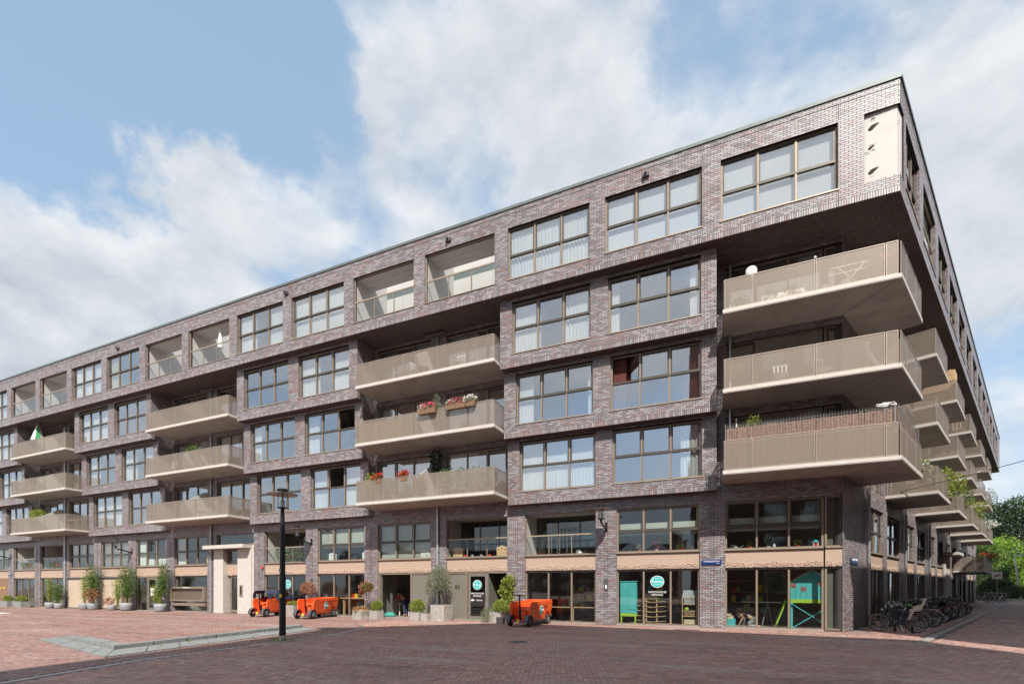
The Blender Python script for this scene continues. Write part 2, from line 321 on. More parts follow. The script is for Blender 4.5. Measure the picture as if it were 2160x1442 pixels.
# ------------------------------------------------------------------ mesh helpers
class MB:
    def __init__(s): s.v = []; s.f = []
    def box(s, x0, x1, y0, y1, z0, z1): return s.hexa([(x0, y0, z0), (x1, y0, z0), (x1, y1, z0), (x0, y1, z0), (x0, y0, z1), (x1, y0, z1), (x1, y1, z1), (x0, y1, z1)])
    def hexa(s, p):
        b = len(s.v); s.v += [tuple(q) for q in p]
        s.f += [tuple(b + i for i in q) for q in ((0, 3, 2, 1), (4, 5, 6, 7), (0, 1, 5, 4), (1, 2, 6, 5), (2, 3, 7, 6), (3, 0, 4, 7))]; return s
    def fbox(s, F, u0, u1, d0, d1, z0, z1):
        return s.hexa([F(u0, d0, z0), F(u0, d1, z0), F(u1, d1, z0), F(u1, d0, z0), F(u0, d0, z1), F(u0, d1, z1), F(u1, d1, z1), F(u1, d0, z1)])
    def bar(s, a, b, w, h=None, up=(0, 0, 1)):
        a = Vector(a); b = Vector(b); h = h or w; d = (b - a).normalized(); u = Vector(up)
        if abs(d.dot(u)) > .98: u = Vector((1, 0, 0))
        sx = d.cross(u).normalized() * w / 2; sy = sx.cross(d).normalized() * h / 2
        return s.hexa([a - sx - sy, a + sx - sy, a + sx + sy, a - sx + sy, b - sx - sy, b + sx - sy, b + sx + sy, b - sx + sy])
    def tube(s, pts, r, n=8, caps=True):
        pts = [Vector(p) for p in pts]; rs = r if isinstance(r, (list, tuple)) else [r] * len(pts); b0 = len(s.v); ref = None
        for i, p in enumerate(pts):
            d = (pts[min(i + 1, len(pts) - 1)] - pts[max(i - 1, 0)]).normalized()
            if ref is None: ref = Vector((0, 0, 1)) if abs(d.z) < .9 else Vector((1, 0, 0))
            x = d.cross(ref).normalized(); y = x.cross(d).normalized(); ref = y
            for k in range(n):
                a = 2 * math.pi * k / n; s.v.append(tuple(p + (x * math.cos(a) + y * math.sin(a)) * rs[i]))
        for i in range(len(pts) - 1):
            for k in range(n):
                a = b0 + i * n + k; b = b0 + i * n + (k + 1) % n; s.f.append((a, b, b + n, a + n))
        if caps: s.f.append(tuple(b0 + k for k in range(n))[::-1]); s.f.append(tuple(b0 + (len(pts) - 1) * n + k for k in range(n)))
        return s
    def lathe(s, prof, c=(0, 0, 0), n=20, axis='z', sx=1, sy=1):
        b0 = len(s.v)
        for (r, z) in prof:
            for k in range(n):
                a = 2 * math.pi * k / n; x, y = r * math.cos(a) * sx, r * math.sin(a) * sy
                p = (x, y, z) if axis == 'z' else ((z, x, y) if axis == 'x' else (x, z, y))
                s.v.append((c[0] + p[0], c[1] + p[1], c[2] + p[2]))
        for i in range(len(prof) - 1):
            for k in range(n):
                a = b0 + i * n + k; b = b0 + i * n + (k + 1) % n; s.f.append((a, b, b + n, a + n))
        s.f.append(tuple(b0 + k for k in range(n))[::-1]); s.f.append(tuple(b0 + (len(prof) - 1) * n + k for k in range(n)))
        return s
    def prism(s, poly, f0, f1):
        b = len(s.v); n = len(poly); s.v += [tuple(f0(p)) for p in poly] + [tuple(f1(p)) for p in poly]
        s.f.append(tuple(range(b, b + n))[::-1]); s.f.append(tuple(range(b + n, b + 2 * n)))
        for i in range(n): j = (i + 1) % n; s.f.append((b + i, b + j, b + n + j, b + n + i))
        return s
    def torus(s, c, R_, r, n=28, m=6, axis='y'):
        b = len(s.v)
        for i in range(n):
            a = 2 * math.pi * i / n
            for j in range(m):
                t = 2 * math.pi * j / m; q = R_ + r * math.cos(t); h = r * math.sin(t)
                p = (q * math.cos(a), h, q * math.sin(a)) if axis == 'y' else ((q * math.cos(a), q * math.sin(a), h) if axis == 'z' else (h, q * math.cos(a), q * math.sin(a)))
                s.v.append((c[0] + p[0], c[1] + p[1], c[2] + p[2]))
        for i in range(n):
            for j in range(m): s.f.append((b + i * m + j, b + ((i + 1) % n) * m + j, b + ((i + 1) % n) * m + (j + 1) % m, b + i * m + (j + 1) % m))
        return s
    def quad(s, a, b, c, d): k = len(s.v); s.v += [tuple(a), tuple(b), tuple(c), tuple(d)]; s.f.append((k, k + 1, k + 2, k + 3)); return s
    def leaf(s, p, d, up, l, w):
        d = Vector(d).normalized(); sd_ = d.cross(Vector(up)); sd_ = sd_.normalized() if sd_.length > 1e-4 else Vector((1, 0, 0))
        p = Vector(p); k = len(s.v); s.v += [tuple(p), tuple(p + d * l * .5 + sd_ * w / 2), tuple(p + d * l), tuple(p + d * l * .5 - sd_ * w / 2)]; s.f.append((k, k + 1, k + 2, k + 3)); return s
    def mesh(s, name, m, smooth=False):
        me = bpy.data.meshes.new(name); me.from_pydata(s.v, [], s.f); me.materials.append(M[m] if isinstance(m, str) else m)
        if smooth: me.polygons.foreach_set('use_smooth', [True] * len(me.polygons))
        me.update(); return me
    def build(s, name, m, parent=None, smooth=False, kind=None):
        return link(name, s.mesh(name, m, smooth), parent, kind)
def link(name, me, parent=None, kind=None):
    o = bpy.data.objects.new(name, me); COL.objects.link(o)
    if parent is not None:
        o.parent = parent
        if parent.get('_w'): o.matrix_parent_inverse = Matrix.Translation(-Vector(parent.get('_w')))
    if kind: o['kind'] = kind
    return o
def tag(o, label, cat, group=None, kind=None):
    if label: o['label'] = label
    if cat: o['category'] = cat
    if group: o['group'] = group
    if kind: o['kind'] = kind
    return o
def thing(name, label, cat, loc=(0, 0, 0), rz=0, group=None):
    o = bpy.data.objects.new(name, None); COL.objects.link(o); o.location = loc; o.rotation_euler = (0, 0, rz); o.empty_display_size = .2
    return tag(o, label, cat, group)
def dup(root, loc, rz, label=None, group=None, swap=None):
    def cp(o, par):
        c = o.copy(); COL.objects.link(c); c.parent = par
        if swap and c.data and o.data.materials and o.data.materials[0].name in swap:
            key = (o.data.name, swap[o.data.materials[0].name])
            if key not in SWAPS:
                d = o.data.copy(); d.materials.clear(); d.materials.append(M[swap[o.data.materials[0].name]]); SWAPS[key] = d
            c.data = SWAPS[key]
        for ch in o.children: cp(ch, c)
        return c
    r = cp(root, None); r.location = loc; r.rotation_euler = (0, 0, rz)
    if label: r['label'] = label
    if group: r['group'] = group
    return r
SWAPS = {}
def text_mesh(txt, size, thick=.004, align='CENTER'):
    cu = bpy.data.curves.new('lettering', 'FONT'); cu.body = txt; cu.size = size; cu.extrude = thick; cu.align_x = align; cu.resolution_u = 3
    o = bpy.data.objects.new('lettering_source', cu); COL.objects.link(o)
    dg = bpy.context.evaluated_depsgraph_get(); me = bpy.data.meshes.new_from_object(o.evaluated_get(dg))
    bpy.data.objects.remove(o); bpy.data.curves.remove(cu); me.materials.clear(); return me
def lettering(name, txt, size, F, u, d, z, m, parent=None, align='CENTER', thick=.004):
    """letters standing on a wall frame, reading left to right along u"""
    me = text_mesh(txt, size, thick, align); me.materials.append(M[m]); me.name = name
    o0 = Vector(F(u, d, z)); ux = Vector(F(u + 1, d, z)) - o0; nn = Vector(F(u, d + 1, z)) - o0
    mt = Matrix((ux, Vector((0, 0, 1)), nn)).transposed().to_4x4(); mt.translation = o0
    me.transform(mt)
    return link(name, me, parent)

# wall frames: u along the wall (to the right when facing it), d outwards, z up
Y0 = 21.046; X0 = -0.316; BW = 4.27
CG = (4.13, Y0); BR = R(24.2); DR = (math.sin(BR), math.cos(BR)); NR = (math.cos(BR), -math.sin(BR))
def FM(u, d, z): return (u, Y0 - d, z)
def FR_(u, d, z): return (CG[0] + DR[0] * u + NR[0] * d, CG[1] + DR[1] * u + NR[1] * d, z)
def pier(n): return X0 - n * BW

# ------------------------------------------------------------------ brick laying (numpy)
BH, BL, JT = 0.0730, 0.2250, 0.014
class Bricks:
    def __init__(s): s.q = []
    def lay(s, F, u0, u1, z0, z1, d, holes=(), soldier=0.0, off=0.0, bl=BL, bh=BH):
        """courses of stretchers on frame F at outward distance d, clipped round the holes (u0,u1,z0,z1)"""
        o0 = np.array(F(0, 0, 0)); U = np.array(F(1, 0, 0)) - o0; D = np.array(F(0, 1, 0)) - o0; Z = np.array([0, 0, 1.0]) if len(F.__code__.co_varnames) else None
        Z = np.array(F(0, 0, 1)) - o0
        rows = []
        zb = z0
        if soldier > 0:
            n = max(1, int(round((u1 - u0) / BH))); st = (u1 - u0) / n
            for k in range(n): rows.append((u0 + k * st, u0 + (k + 1) * st, z0, z0 + soldier))
            zb = z0 + soldier
        nc = max(1, int(round((z1 - zb) / bh))); ch = (z1 - zb) / nc
        for c in range(nc):
            a, b = zb + c * ch, zb + (c + 1) * ch; mid = (a + b) / 2
            iv = [(u0, u1)]
            for (h0, h1, hz0, hz1) in holes:
                if hz0 < mid < hz1:
                    nv = []
                    for (p, q) in iv:
                        if h1 <= p or h0 >= q: nv.append((p, q)); continue
                        if h0 > p: nv.append((p, h0))
                        if h1 < q: nv.append((h1, q))
                    iv = nv
            ph = (0.5 * bl if c % 2 else 0) + off
            for (p, q) in iv:
                k = math.floor((p - ph) / bl); x = ph + k * bl
                while x < q - 1e-6:
                    e = x + bl; xa, xb = max(x, p), min(e, q)
                    if xb - xa > .025: rows.append((xa, xb, a, b))
                    x = e
        a = np.array(rows)
        if len(a) == 0: return
        j = JT / 2; n = len(a); dd = d + rng.uniform(-.0015, .002, n)
        s.q.append((o0, U, D, Z, a[:, 0] + j, a[:, 1] - j, a[:, 2] + j, a[:, 3] - j, dd))
    def arrays(s, filt=None):
        V = []; singles = []
        for (o0, U, D, Z, ua, ub, za, zb, dd) in s.q:
            n = len(ua)
            if filt is not None:
                k = filt(o0, U, D, Z, ua, ub, za, zb, dd)
                for i in np.nonzero(k)[0]: singles.append((o0, U, D, Z, ua[i], ub[i], za[i], zb[i], dd[i]))
                m = ~k; ua, ub, za, zb, dd = ua[m], ub[m], za[m], zb[m], dd[m]; n = len(ua)
            P = lambda u, d, z: o0[None] + u[:, None] * U + d[:, None] * D + z[:, None] * Z
            bk = dd - .014
            V.append(np.stack([P(ua, dd, za), P(ub, dd, za), P(ub, dd, zb), P(ua, dd, zb), P(ua, bk, za), P(ub, bk, za), P(ub, bk, zb), P(ua, bk, zb)], 1))
        return (np.concatenate(V) if V else np.zeros((0, 8, 3))), singles
    def build(s, name, m, parent, kind='stuff', V=None):
        if V is None: V, _ = s.arrays()
        return fastmesh(name, V, m, parent, kind)
def fastmesh(name, V, m, parent, kind):
    n = len(V); q = np.array([[0, 1, 2, 3], [0, 4, 5, 1], [1, 5, 6, 2], [2, 6, 7, 3], [3, 7, 4, 0]])
    F_ = (np.arange(n)[:, None, None] * 8 + q[None]).reshape(-1)
    me = bpy.data.meshes.new(name); me.vertices.add(n * 8); me.vertices.foreach_set('co', V.reshape(-1).astype(np.float32))
    me.loops.add(n * 20); me.loops.foreach_set('vertex_index', F_.astype(np.int32))
    me.polygons.add(n * 5); me.polygons.foreach_set('loop_start', np.arange(0, n * 20, 4, dtype=np.int32)); me.polygons.foreach_set('loop_total', np.full(n * 5, 4, dtype=np.int32))
    me.materials.append(M[m]); me.update(calc_edges=True); me.shade_flat()
    return link(name, me, parent, kind)
def wall_with_holes(mb, F, u0, u1, d0, d1, z0, z1, holes):
    us = sorted({u0, u1} | {min(max(h[i], u0), u1) for h in holes for i in (0, 1)}); zs = sorted({z0, z1} | {min(max(h[i], z0), z1) for h in holes for i in (2, 3)})
    for a, b in zip(zs[:-1], zs[1:]):
        if b - a < 1e-6: continue
        run = None
        for p, q in zip(us[:-1], us[1:]):
            if q - p < 1e-6: continue
            mu, mz = (p + q) / 2, (a + b) / 2
            solid = not any(h[0] < mu < h[1] and h[2] < mz < h[3] for h in holes)
            if solid: run = (run[0], q) if run else (p, q)
            if (not solid) and run: mb.fbox(F, run[0], run[1], d0, d1, a, b); run = None
        if run: mb.fbox(F, run[0], run[1], d0, d1, a, b)
def foliage(mb, c, rad, n, l, w, up=.3, shell=.35, rnd=random):
    for _ in range(n):
        while True:
            x, y, z = rnd.uniform(-1, 1), rnd.uniform(-1, 1), rnd.uniform(-1, 1); q = math.sqrt(x * x + y * y + z * z)
            if .05 < q <= 1 and (q > shell or rnd.random() < .35): break
        p = (c[0] + x * rad[0], c[1] + y * rad[1], c[2] + z * rad[2])
        d = (x + rnd.gauss(0, .6), y + rnd.gauss(0, .6), z + up + rnd.gauss(0, .6))
        mb.leaf(p, d, (rnd.gauss(0, 1), rnd.gauss(0, 1), rnd.gauss(0, 1)), l * rnd.uniform(.6, 1.3), w * rnd.uniform(.7, 1.3))
    return mb
# ================================================================== THE APARTMENT BUILDING
BLD = thing('apartment_building', 'long five storey purple brick apartment building with stepped overhanging floors and bronze balconies', 'building', (CG[0], CG[1], 0))
BLD['_w'] = (CG[0], CG[1], 0)
NB = 14
XL = pier(14) - .24
DEP = [0, .43, .86, 1.30, 1.73]; ZF = [0, 5.44, 8.40, 11.39, 14.42]; ZTOP = 18.07
D4R = 1.813; S4 = -1.082; SE = 55.3; C4 = (5.34, Y0 - 1.73)
FL1 = [None, (6.01, 8.30), (8.97, 11.24), (11.97, 14.25)]
RZ = [None, (5.76, 8.36), (8.72, 11.31), (11.66, 14.26)]
br = Bricks(); bs_ = Bricks(); wall = MB()
OP = []          # window list to fill: (F,u0,u1,z0,z1,dface,kind,...)

def reveals(F, u0, u1, z0, z1, dface, dep=.125):
    """brick returns on both jambs of an opening"""
    for (uu, sg) in ((u0, 1), (u1, -1)):
        fr = (lambda F, uu, sg, dface: (lambda a, b, z: F(uu + sg * b, dface - a, z)))(F, uu, sg, dface)
        br.lay(fr, .004, dep, z0, z1, .004)
# ---- top storey, square side
kinds4 = {-1: 'win', 0: 'win', 1: 'win', 2: 'log', 3: 'log', 4: 'win', 5: 'win', 6: 'log', 7: 'log', 8: 'win', 9: 'win', 10: 'log', 11: 'log', 12: 'win', 13: 'win'}
h4 = []
for k in range(-1, NB): h4.append((pier(k + 1) + .32, pier(k) - .31, 15.0, 17.3))
h4.append((4.37, 5.36, 15.0, 17.3))
br.lay(FM, XL, 5.335, 14.42, ZTOP, 1.73, h4, soldier=.21)
wall_with_holes(wall, FM, XL, 5.33, 1.45, 1.717, 14.437, ZTOP, h4)
for h in h4[:-1]: reveals(FM, h[0], h[1], 15.0, 17.3, 1.73)
# ---- top storey, street side
h4r = [(S4 - .02, S4 + .62, 15.0, 17.3)]
for k in range(0, 13): h4r.append((S4 + 4.07 * k + (.95 if k == 0 else .48), S4 + 4.07 * (k + 1) - .38, 15.0, 17.3))
br.lay(FR_, S4 + .005, SE, 14.42, ZTOP, D4R, h4r, soldier=.21)
wall_with_holes(wall, FR_, S4 + .01, SE, D4R - .27, D4R - .013, 14.437, ZTOP, h4r)
for h in h4r[1:]: reveals(FR_, h[0], h[1], 15.0, 17.3, D4R)
# ---- stacked boxes, square side
for j in range(4):
    uR = pier(4 * j) + .18; uL = pier(4 * j + 2) - .24
    for f in (1, 2, 3):
        d = DEP[f]; z0, z1 = ZF[f], ZF[f + 1]
        hs = [(pier(4 * j + 1) + .36, pier(4 * j) - .36, *FL1[f]), (pier(4 * j + 2) + .34, pier(4 * j + 1) - .38, *FL1[f])]
        br.lay(FM, uL, uR, z0, z1, d, hs, soldier=.20)
        wall_with_holes(wall, FM, uL + .004, uR - .004, d - .27, d - .013, z0 + .017, z1 - .003 * f, hs)
        for i, h in enumerate(hs): reveals(FM, *h, d); OP.append((FM, *h, d, ('F%d' % f), 4 * j + i))
        for uu, sg in ((uR, 1), (uL, -1)):   # flanks of the box
            wall.fbox(FM, min(uu - sg * .013, uu - sg * .25), max(uu - sg * .013, uu - sg * .25), -.25, d - .27, z0 + .017, z1 - .003 * f)
            fr = (lambda uu, sg: (lambda a, b, z: (uu + sg * b, Y0 - a, z)))(uu, sg)
            br.lay(fr, .0, d - .003, z0, z1, 0)
        wall.box(uL + .02, uR - .02, Y0 - d + .02, Y0 + .2 - .01 * f, z0 + .014, z0 + .20)     # floor of the box
        dp = DEP[f - 1]
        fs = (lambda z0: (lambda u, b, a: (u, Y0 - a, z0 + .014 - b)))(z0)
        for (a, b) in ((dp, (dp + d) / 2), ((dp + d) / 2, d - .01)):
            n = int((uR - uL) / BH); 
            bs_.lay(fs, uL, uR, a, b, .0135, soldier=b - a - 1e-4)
# ---- ground and recess walls, square side
gh = []
for k in range(-1, NB): gh.append((pier(k + 1) + .45 if k >= 0 else .17, pier(k) - .46 if k >= 0 else 4.11, .0, 5.02))
gh_w = [h for h in gh]
def ghole(k): return gh[k + 1]
br.lay(FM, XL, 4.13, 0.0, 5.44, 0, gh)
wall_with_holes(wall, FM, XL, 4.12, -.27, -.013, -.1, 5.44, gh)
for k in range(-1, NB): reveals(FM, ghole(k)[0], ghole(k)[1], 0, 5.02, 0)
for j in range(-1, 4):
    if j == -1: ua, ub = pier(0) + .18, 4.13; ks = [-1]
    else: ua, ub = pier(4 * j + 4) + .18, pier(4 * j + 2) - .24; ks = [4 * j + 2, 4 * j + 3]
    if j == 3: continue
    hs = []
    for f in (1, 2, 3):
        for k in ks: hs.append((ghole(k)[0], ghole(k)[1], *RZ[f]))
    br.lay(FM, ua, ub, 5.44, 14.42, 0, hs); wall_with_holes(wall, FM, ua + .003, ub - .01, -.262, -.013, 5.441, 14.41, hs)
    for i, h in enumerate(hs): reveals(FM, *h, 0); OP.append((FM, *h, 0, 'R%d' % (i // len(ks) + 1), ks[i % len(ks)]))
# ---- street wall
RP = [3.5, 11.65, 19.9, 28.0, 36.2, 44.4]
rh = []
for p in RP:
    rh.append((p + .42, p + 3.2)); rh.append((p + 4.05, p + 6.95))
hs = [(a, b, 0.0, 5.02) for a, b in rh] + [(a, b, *RZ[f]) for a, b in rh for f in (1, 2, 3)]
br.lay(FR_, .01, 20, 0, 14.42, 0, hs); br.lay(FR_, 20, SE - 1, 0, 14.42, 0, hs, bl=BL)
wall_with_holes(wall, FR_, .02, SE - 1, -.27, -.013, -.1, 14.41, hs)
for h in hs:
    if h[0] < 24: reveals(FR_, *h, 0)
# ---- soffit under the top storey
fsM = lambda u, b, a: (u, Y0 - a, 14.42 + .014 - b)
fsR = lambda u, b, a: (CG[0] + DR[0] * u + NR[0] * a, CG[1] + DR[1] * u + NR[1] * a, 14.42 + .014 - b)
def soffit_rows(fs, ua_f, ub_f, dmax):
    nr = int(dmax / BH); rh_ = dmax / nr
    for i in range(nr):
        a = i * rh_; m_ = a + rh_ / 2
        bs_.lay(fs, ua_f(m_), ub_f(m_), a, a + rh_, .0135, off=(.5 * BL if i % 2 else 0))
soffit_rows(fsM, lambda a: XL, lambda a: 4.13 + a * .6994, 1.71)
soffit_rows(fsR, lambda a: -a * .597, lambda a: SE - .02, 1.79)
sof = MB()
poly = [(XL, Y0 + .3), (XL, Y0 - 1.70), (C4[0] - .02, C4[1] + .03), FR_(SE - .02, D4R - .03, 0)[:2], FR_(SE - .02, -.3, 0)[:2], (CG[0] + .1, CG[1] + .3)]
sof.prism(poly, lambda p: (p[0], p[1], 14.434), lambda p: (p[0], p[1], 14.70))
sof.build('soffit', 'mortar', BLD)
wall.build('wall', 'mortar', BLD)

# ---- the nearest full bricks (largest in view) become separate pieces
eye = np.array([0, 0, 1.6])
cands = []
for qi, (o0, U, D, Z, ua, ub, za, zb, dd) in enumerate(br.q):
    if abs(Z[2]) < .5: continue
    L_ = ub - ua; full = L_ > BL - JT - 1e-4
    P = o0[None] + ((ua + ub) / 2)[:, None] * U + dd[:, None] * D + ((za + zb) / 2)[:, None] * Z
    v = P - eye; dist = np.linalg.norm(v, axis=1); vis = (v @ D) < 0
    dpt = P[:, 0] * FW.x + P[:, 1] * FW.y; px = (L_ * (zb - za)) * np.abs(v @ D) / dist / dpt ** 2
    ins = (P[:, 0] * RT.x + P[:, 1] * RT.y) / dpt < 1.05
    corner = (np.abs(P[:, 0] - 2.5) < 3) & (P[:, 2] > 14.6) & (np.abs(D[1] + 1) < .01)
    for i in np.nonzero(full & vis & ins & corner & (dpt > 1))[0]: cands.append((px[i], qi, i))
cands.sort(reverse=True); pick = set((q, i) for _, q, i in cands[:300])
Vall = []; singles = []
for qi, (o0, U, D, Z, ua, ub, za, zb, dd) in enumerate(br.q):
    n = len(ua); m_ = np.array([(qi, i) not in pick for i in range(n)]) if any(q == qi for q, _ in list(pick)[:300]) else np.ones(n, bool)
    for i in np.nonzero(~m_)[0]: singles.append((o0 + (ua[i] + ub[i]) / 2 * U + dd[i] * D + (za[i] + zb[i]) / 2 * Z, U, D, (zb[i] - za[i])))
    P = lambda u, d, z: o0[None] + u[:, None] * U + d[:, None] * D + z[:, None] * Z
    ua, ub, za, zb, dd = ua[m_], ub[m_], za[m_], zb[m_], dd[m_]; bk = dd - .014
    Vall.append(np.stack([P(ua, dd, za), P(ub, dd, za), P(ub, dd, zb), P(ua, dd, zb), P(ua, bk, za), P(ub, bk, za), P(ub, bk, zb), P(ua, bk, zb)], 1))
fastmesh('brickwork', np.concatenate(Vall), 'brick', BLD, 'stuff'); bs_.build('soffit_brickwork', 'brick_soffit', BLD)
bm1 = MB().box(-(BL - JT) / 2, (BL - JT) / 2, 0, .014, -.031, .031).mesh('brick', 'brick')
for (c, U, D, hgt) in singles:
    o = link('brick', bm1, BLD); o.location = c; o.scale = (1, 1, hgt / .062)
# ---- roof, coping, backs
cop = MB()
cop.box(XL, C4[0] + .03, Y0 - 1.77, Y0 - 1.35, ZTOP + .002, ZTOP + .12)
cop.fbox(FR_, S4 - .02, SE + .04, D4R - .38, D4R + .045, ZTOP + .005, ZTOP + .123)
cop.build('roof_coping', 'coping', BLD)
roof = MB()
fR1 = lambda u, d, z: (u, Y0 - z, 17.62 + d); fR2 = lambda u, d, z: (CG[0] + DR[0] * u + NR[0] * z, CG[1] + DR[1] * u + NR[1] * z, 17.632 + d)
LOGR = (1, 4, 5, 8, 9, 12)
wells = [(h4[k + 1][0], h4[k + 1][1], -.95, .35) for k in range(-1, NB) if kinds4[k] == 'log']
wells_r = [(h4r[i + 1][0], h4r[i + 1][1], -.87, .45) for i in LOGR]
wall_with_holes(roof, fR1, XL, 4.0, 0, .28, -14, 1.42, wells); wall_with_holes(roof, fR2, -.6, SE - .1, 0, .25, -12, 1.5, wells_r)
roof.build('roof', 'coping', BLD)
bk = MB(); bk.box(XL, CG[0] - 8, Y0 + 13.6, Y0 + 13.9, 0, 17.6); bk.box(XL, XL + .3, Y0 - 1.4, Y0 + 13.6, 14.75, 17.6); bk.box(XL + .02, XL + .28, Y0 + .05, Y0 + 13.6, 0, 14.4)
bk.fbox(FR_, SE - .4, SE - .1, -12, D4R - .3, 14.75, 17.6); bk.fbox(FR_, SE - 1.4, SE - 1.02, -12, -.02, 0, 14.4); bk.fbox(FR_, 6, SE - 1.1, -12.3, -12, 0, 17.55)
bk.build('rear_wall', 'brickfar', BLD)
# ---- interiors: slabs, partitions, back walls
sl = MB(); pt = MB()
for z0, z1 in ((-.12, -.01), (5.46, 5.70), (8.42, 8.66), (11.41, 11.62)):
    q_ = [(XL + .3, Y0 + 6), (XL + .3, Y0 + .03), (CG[0] - .15, Y0 + .03), FR_(SE - 1.5, -.05, 0)[:2], FR_(SE - 1.5, -6, 0)[:2], (CG[0] - 3, Y0 + 6)]
    sl.prism(q_, (lambda z0: (lambda p: (p[0], p[1], z0)))(z0), (lambda z1: (lambda p: (p[0], p[1], z1)))(z1))
for k in range(-1, NB):
    if k in (6,): continue
    dd = .28 if k not in (1, 2, 5, 11, 12) else 1.5
    sl.box(pier(k + 1) + .05, (pier(k) - .05) if k >= 0 else 4.0, Y0 + dd, Y0 + 5.9, 2.62, 2.95)
sl.build('floor_slab', 'infloor', BLD)
for n in range(0, NB + 1):
    x = pier(n)
    pt.box(x - .07, x + .07, Y0 + .28, Y0 + 6, 0, 5.45)
    for f in (1, 2, 3):
        dd = -DEP[f] + .3 if n % 4 == 1 else .28
        pt.box(x - .07, x + .07, Y0 + dd, Y0 + 6, ZF[f] + .28, ZF[f + 1] - .01)
    pt.box(x - .07, x + .07, Y0 - 1.42, Y0 + 6, 14.71, 17.61)
pt.box(XL + .3, 1.5, Y0 + 5.7, Y0 + 5.95, 0, 14.4); pt.box(XL + .3, 3, Y0 + 5.7, Y0 + 5.95, 14.71, 17.6)
pt.fbox(FR_, 5, SE - 1.5, -5.5, -5.3, 0, 14.4); pt.fbox(FR_, 4, SE - 1.5, -4.5, -4.3, 14.71, 17.6)
for i in range(1, 13): pt.fbox(FR_, S4 + 4.07 * i - .05, S4 + 4.07 * i + .05, -4.3, D4R - .3, 14.71, 17.6)
for p in RP:
    for q in (p + 3.6, p - .1): pt.fbox(FR_, q - .06, q + .06, -5.3, -.28, 0, 14.4)
pt.build('partition_wall', 'inwall', BLD)

# ------------------------------------------------------------------ windows
def curtain(F, u0, u1, z0, z1, d, m, parent, folds=None, name='curtain', amp=.035, hemcut=0):
    mb = MB(); n = max(10, int((u1 - u0) / .03)); ph = random.uniform(0, 6); rows = 4
    fr = folds or random.uniform(38, 50); b = 0
    for j in range(rows + 1):
        z = z0 + (z1 - z0) * j / rows
        for i in range(n + 1):
            u = u0 + (u1 - u0) * i / n; q = amp * (1.0 - .35 * j / rows) * (.75 + .55 * math.sin(u * 3.1 + ph * 2) * math.sin(u * 7.7 + ph))
            mb.v.append(F(u, d + q * math.sin(u * fr + ph + 1.3 * math.sin(u * 4.3 + ph) + .5 * math.sin(u * 5 + j * .6)) + .4 * q * math.sin(u * fr * 2.3 + ph), z))
    for j in range(rows):
        for i in range(n):
            a = j * (n + 1) + i; mb.f.append((a, a + 1, a + n + 2, a + n + 1))
    return mb.build(name, m, parent, smooth=True)
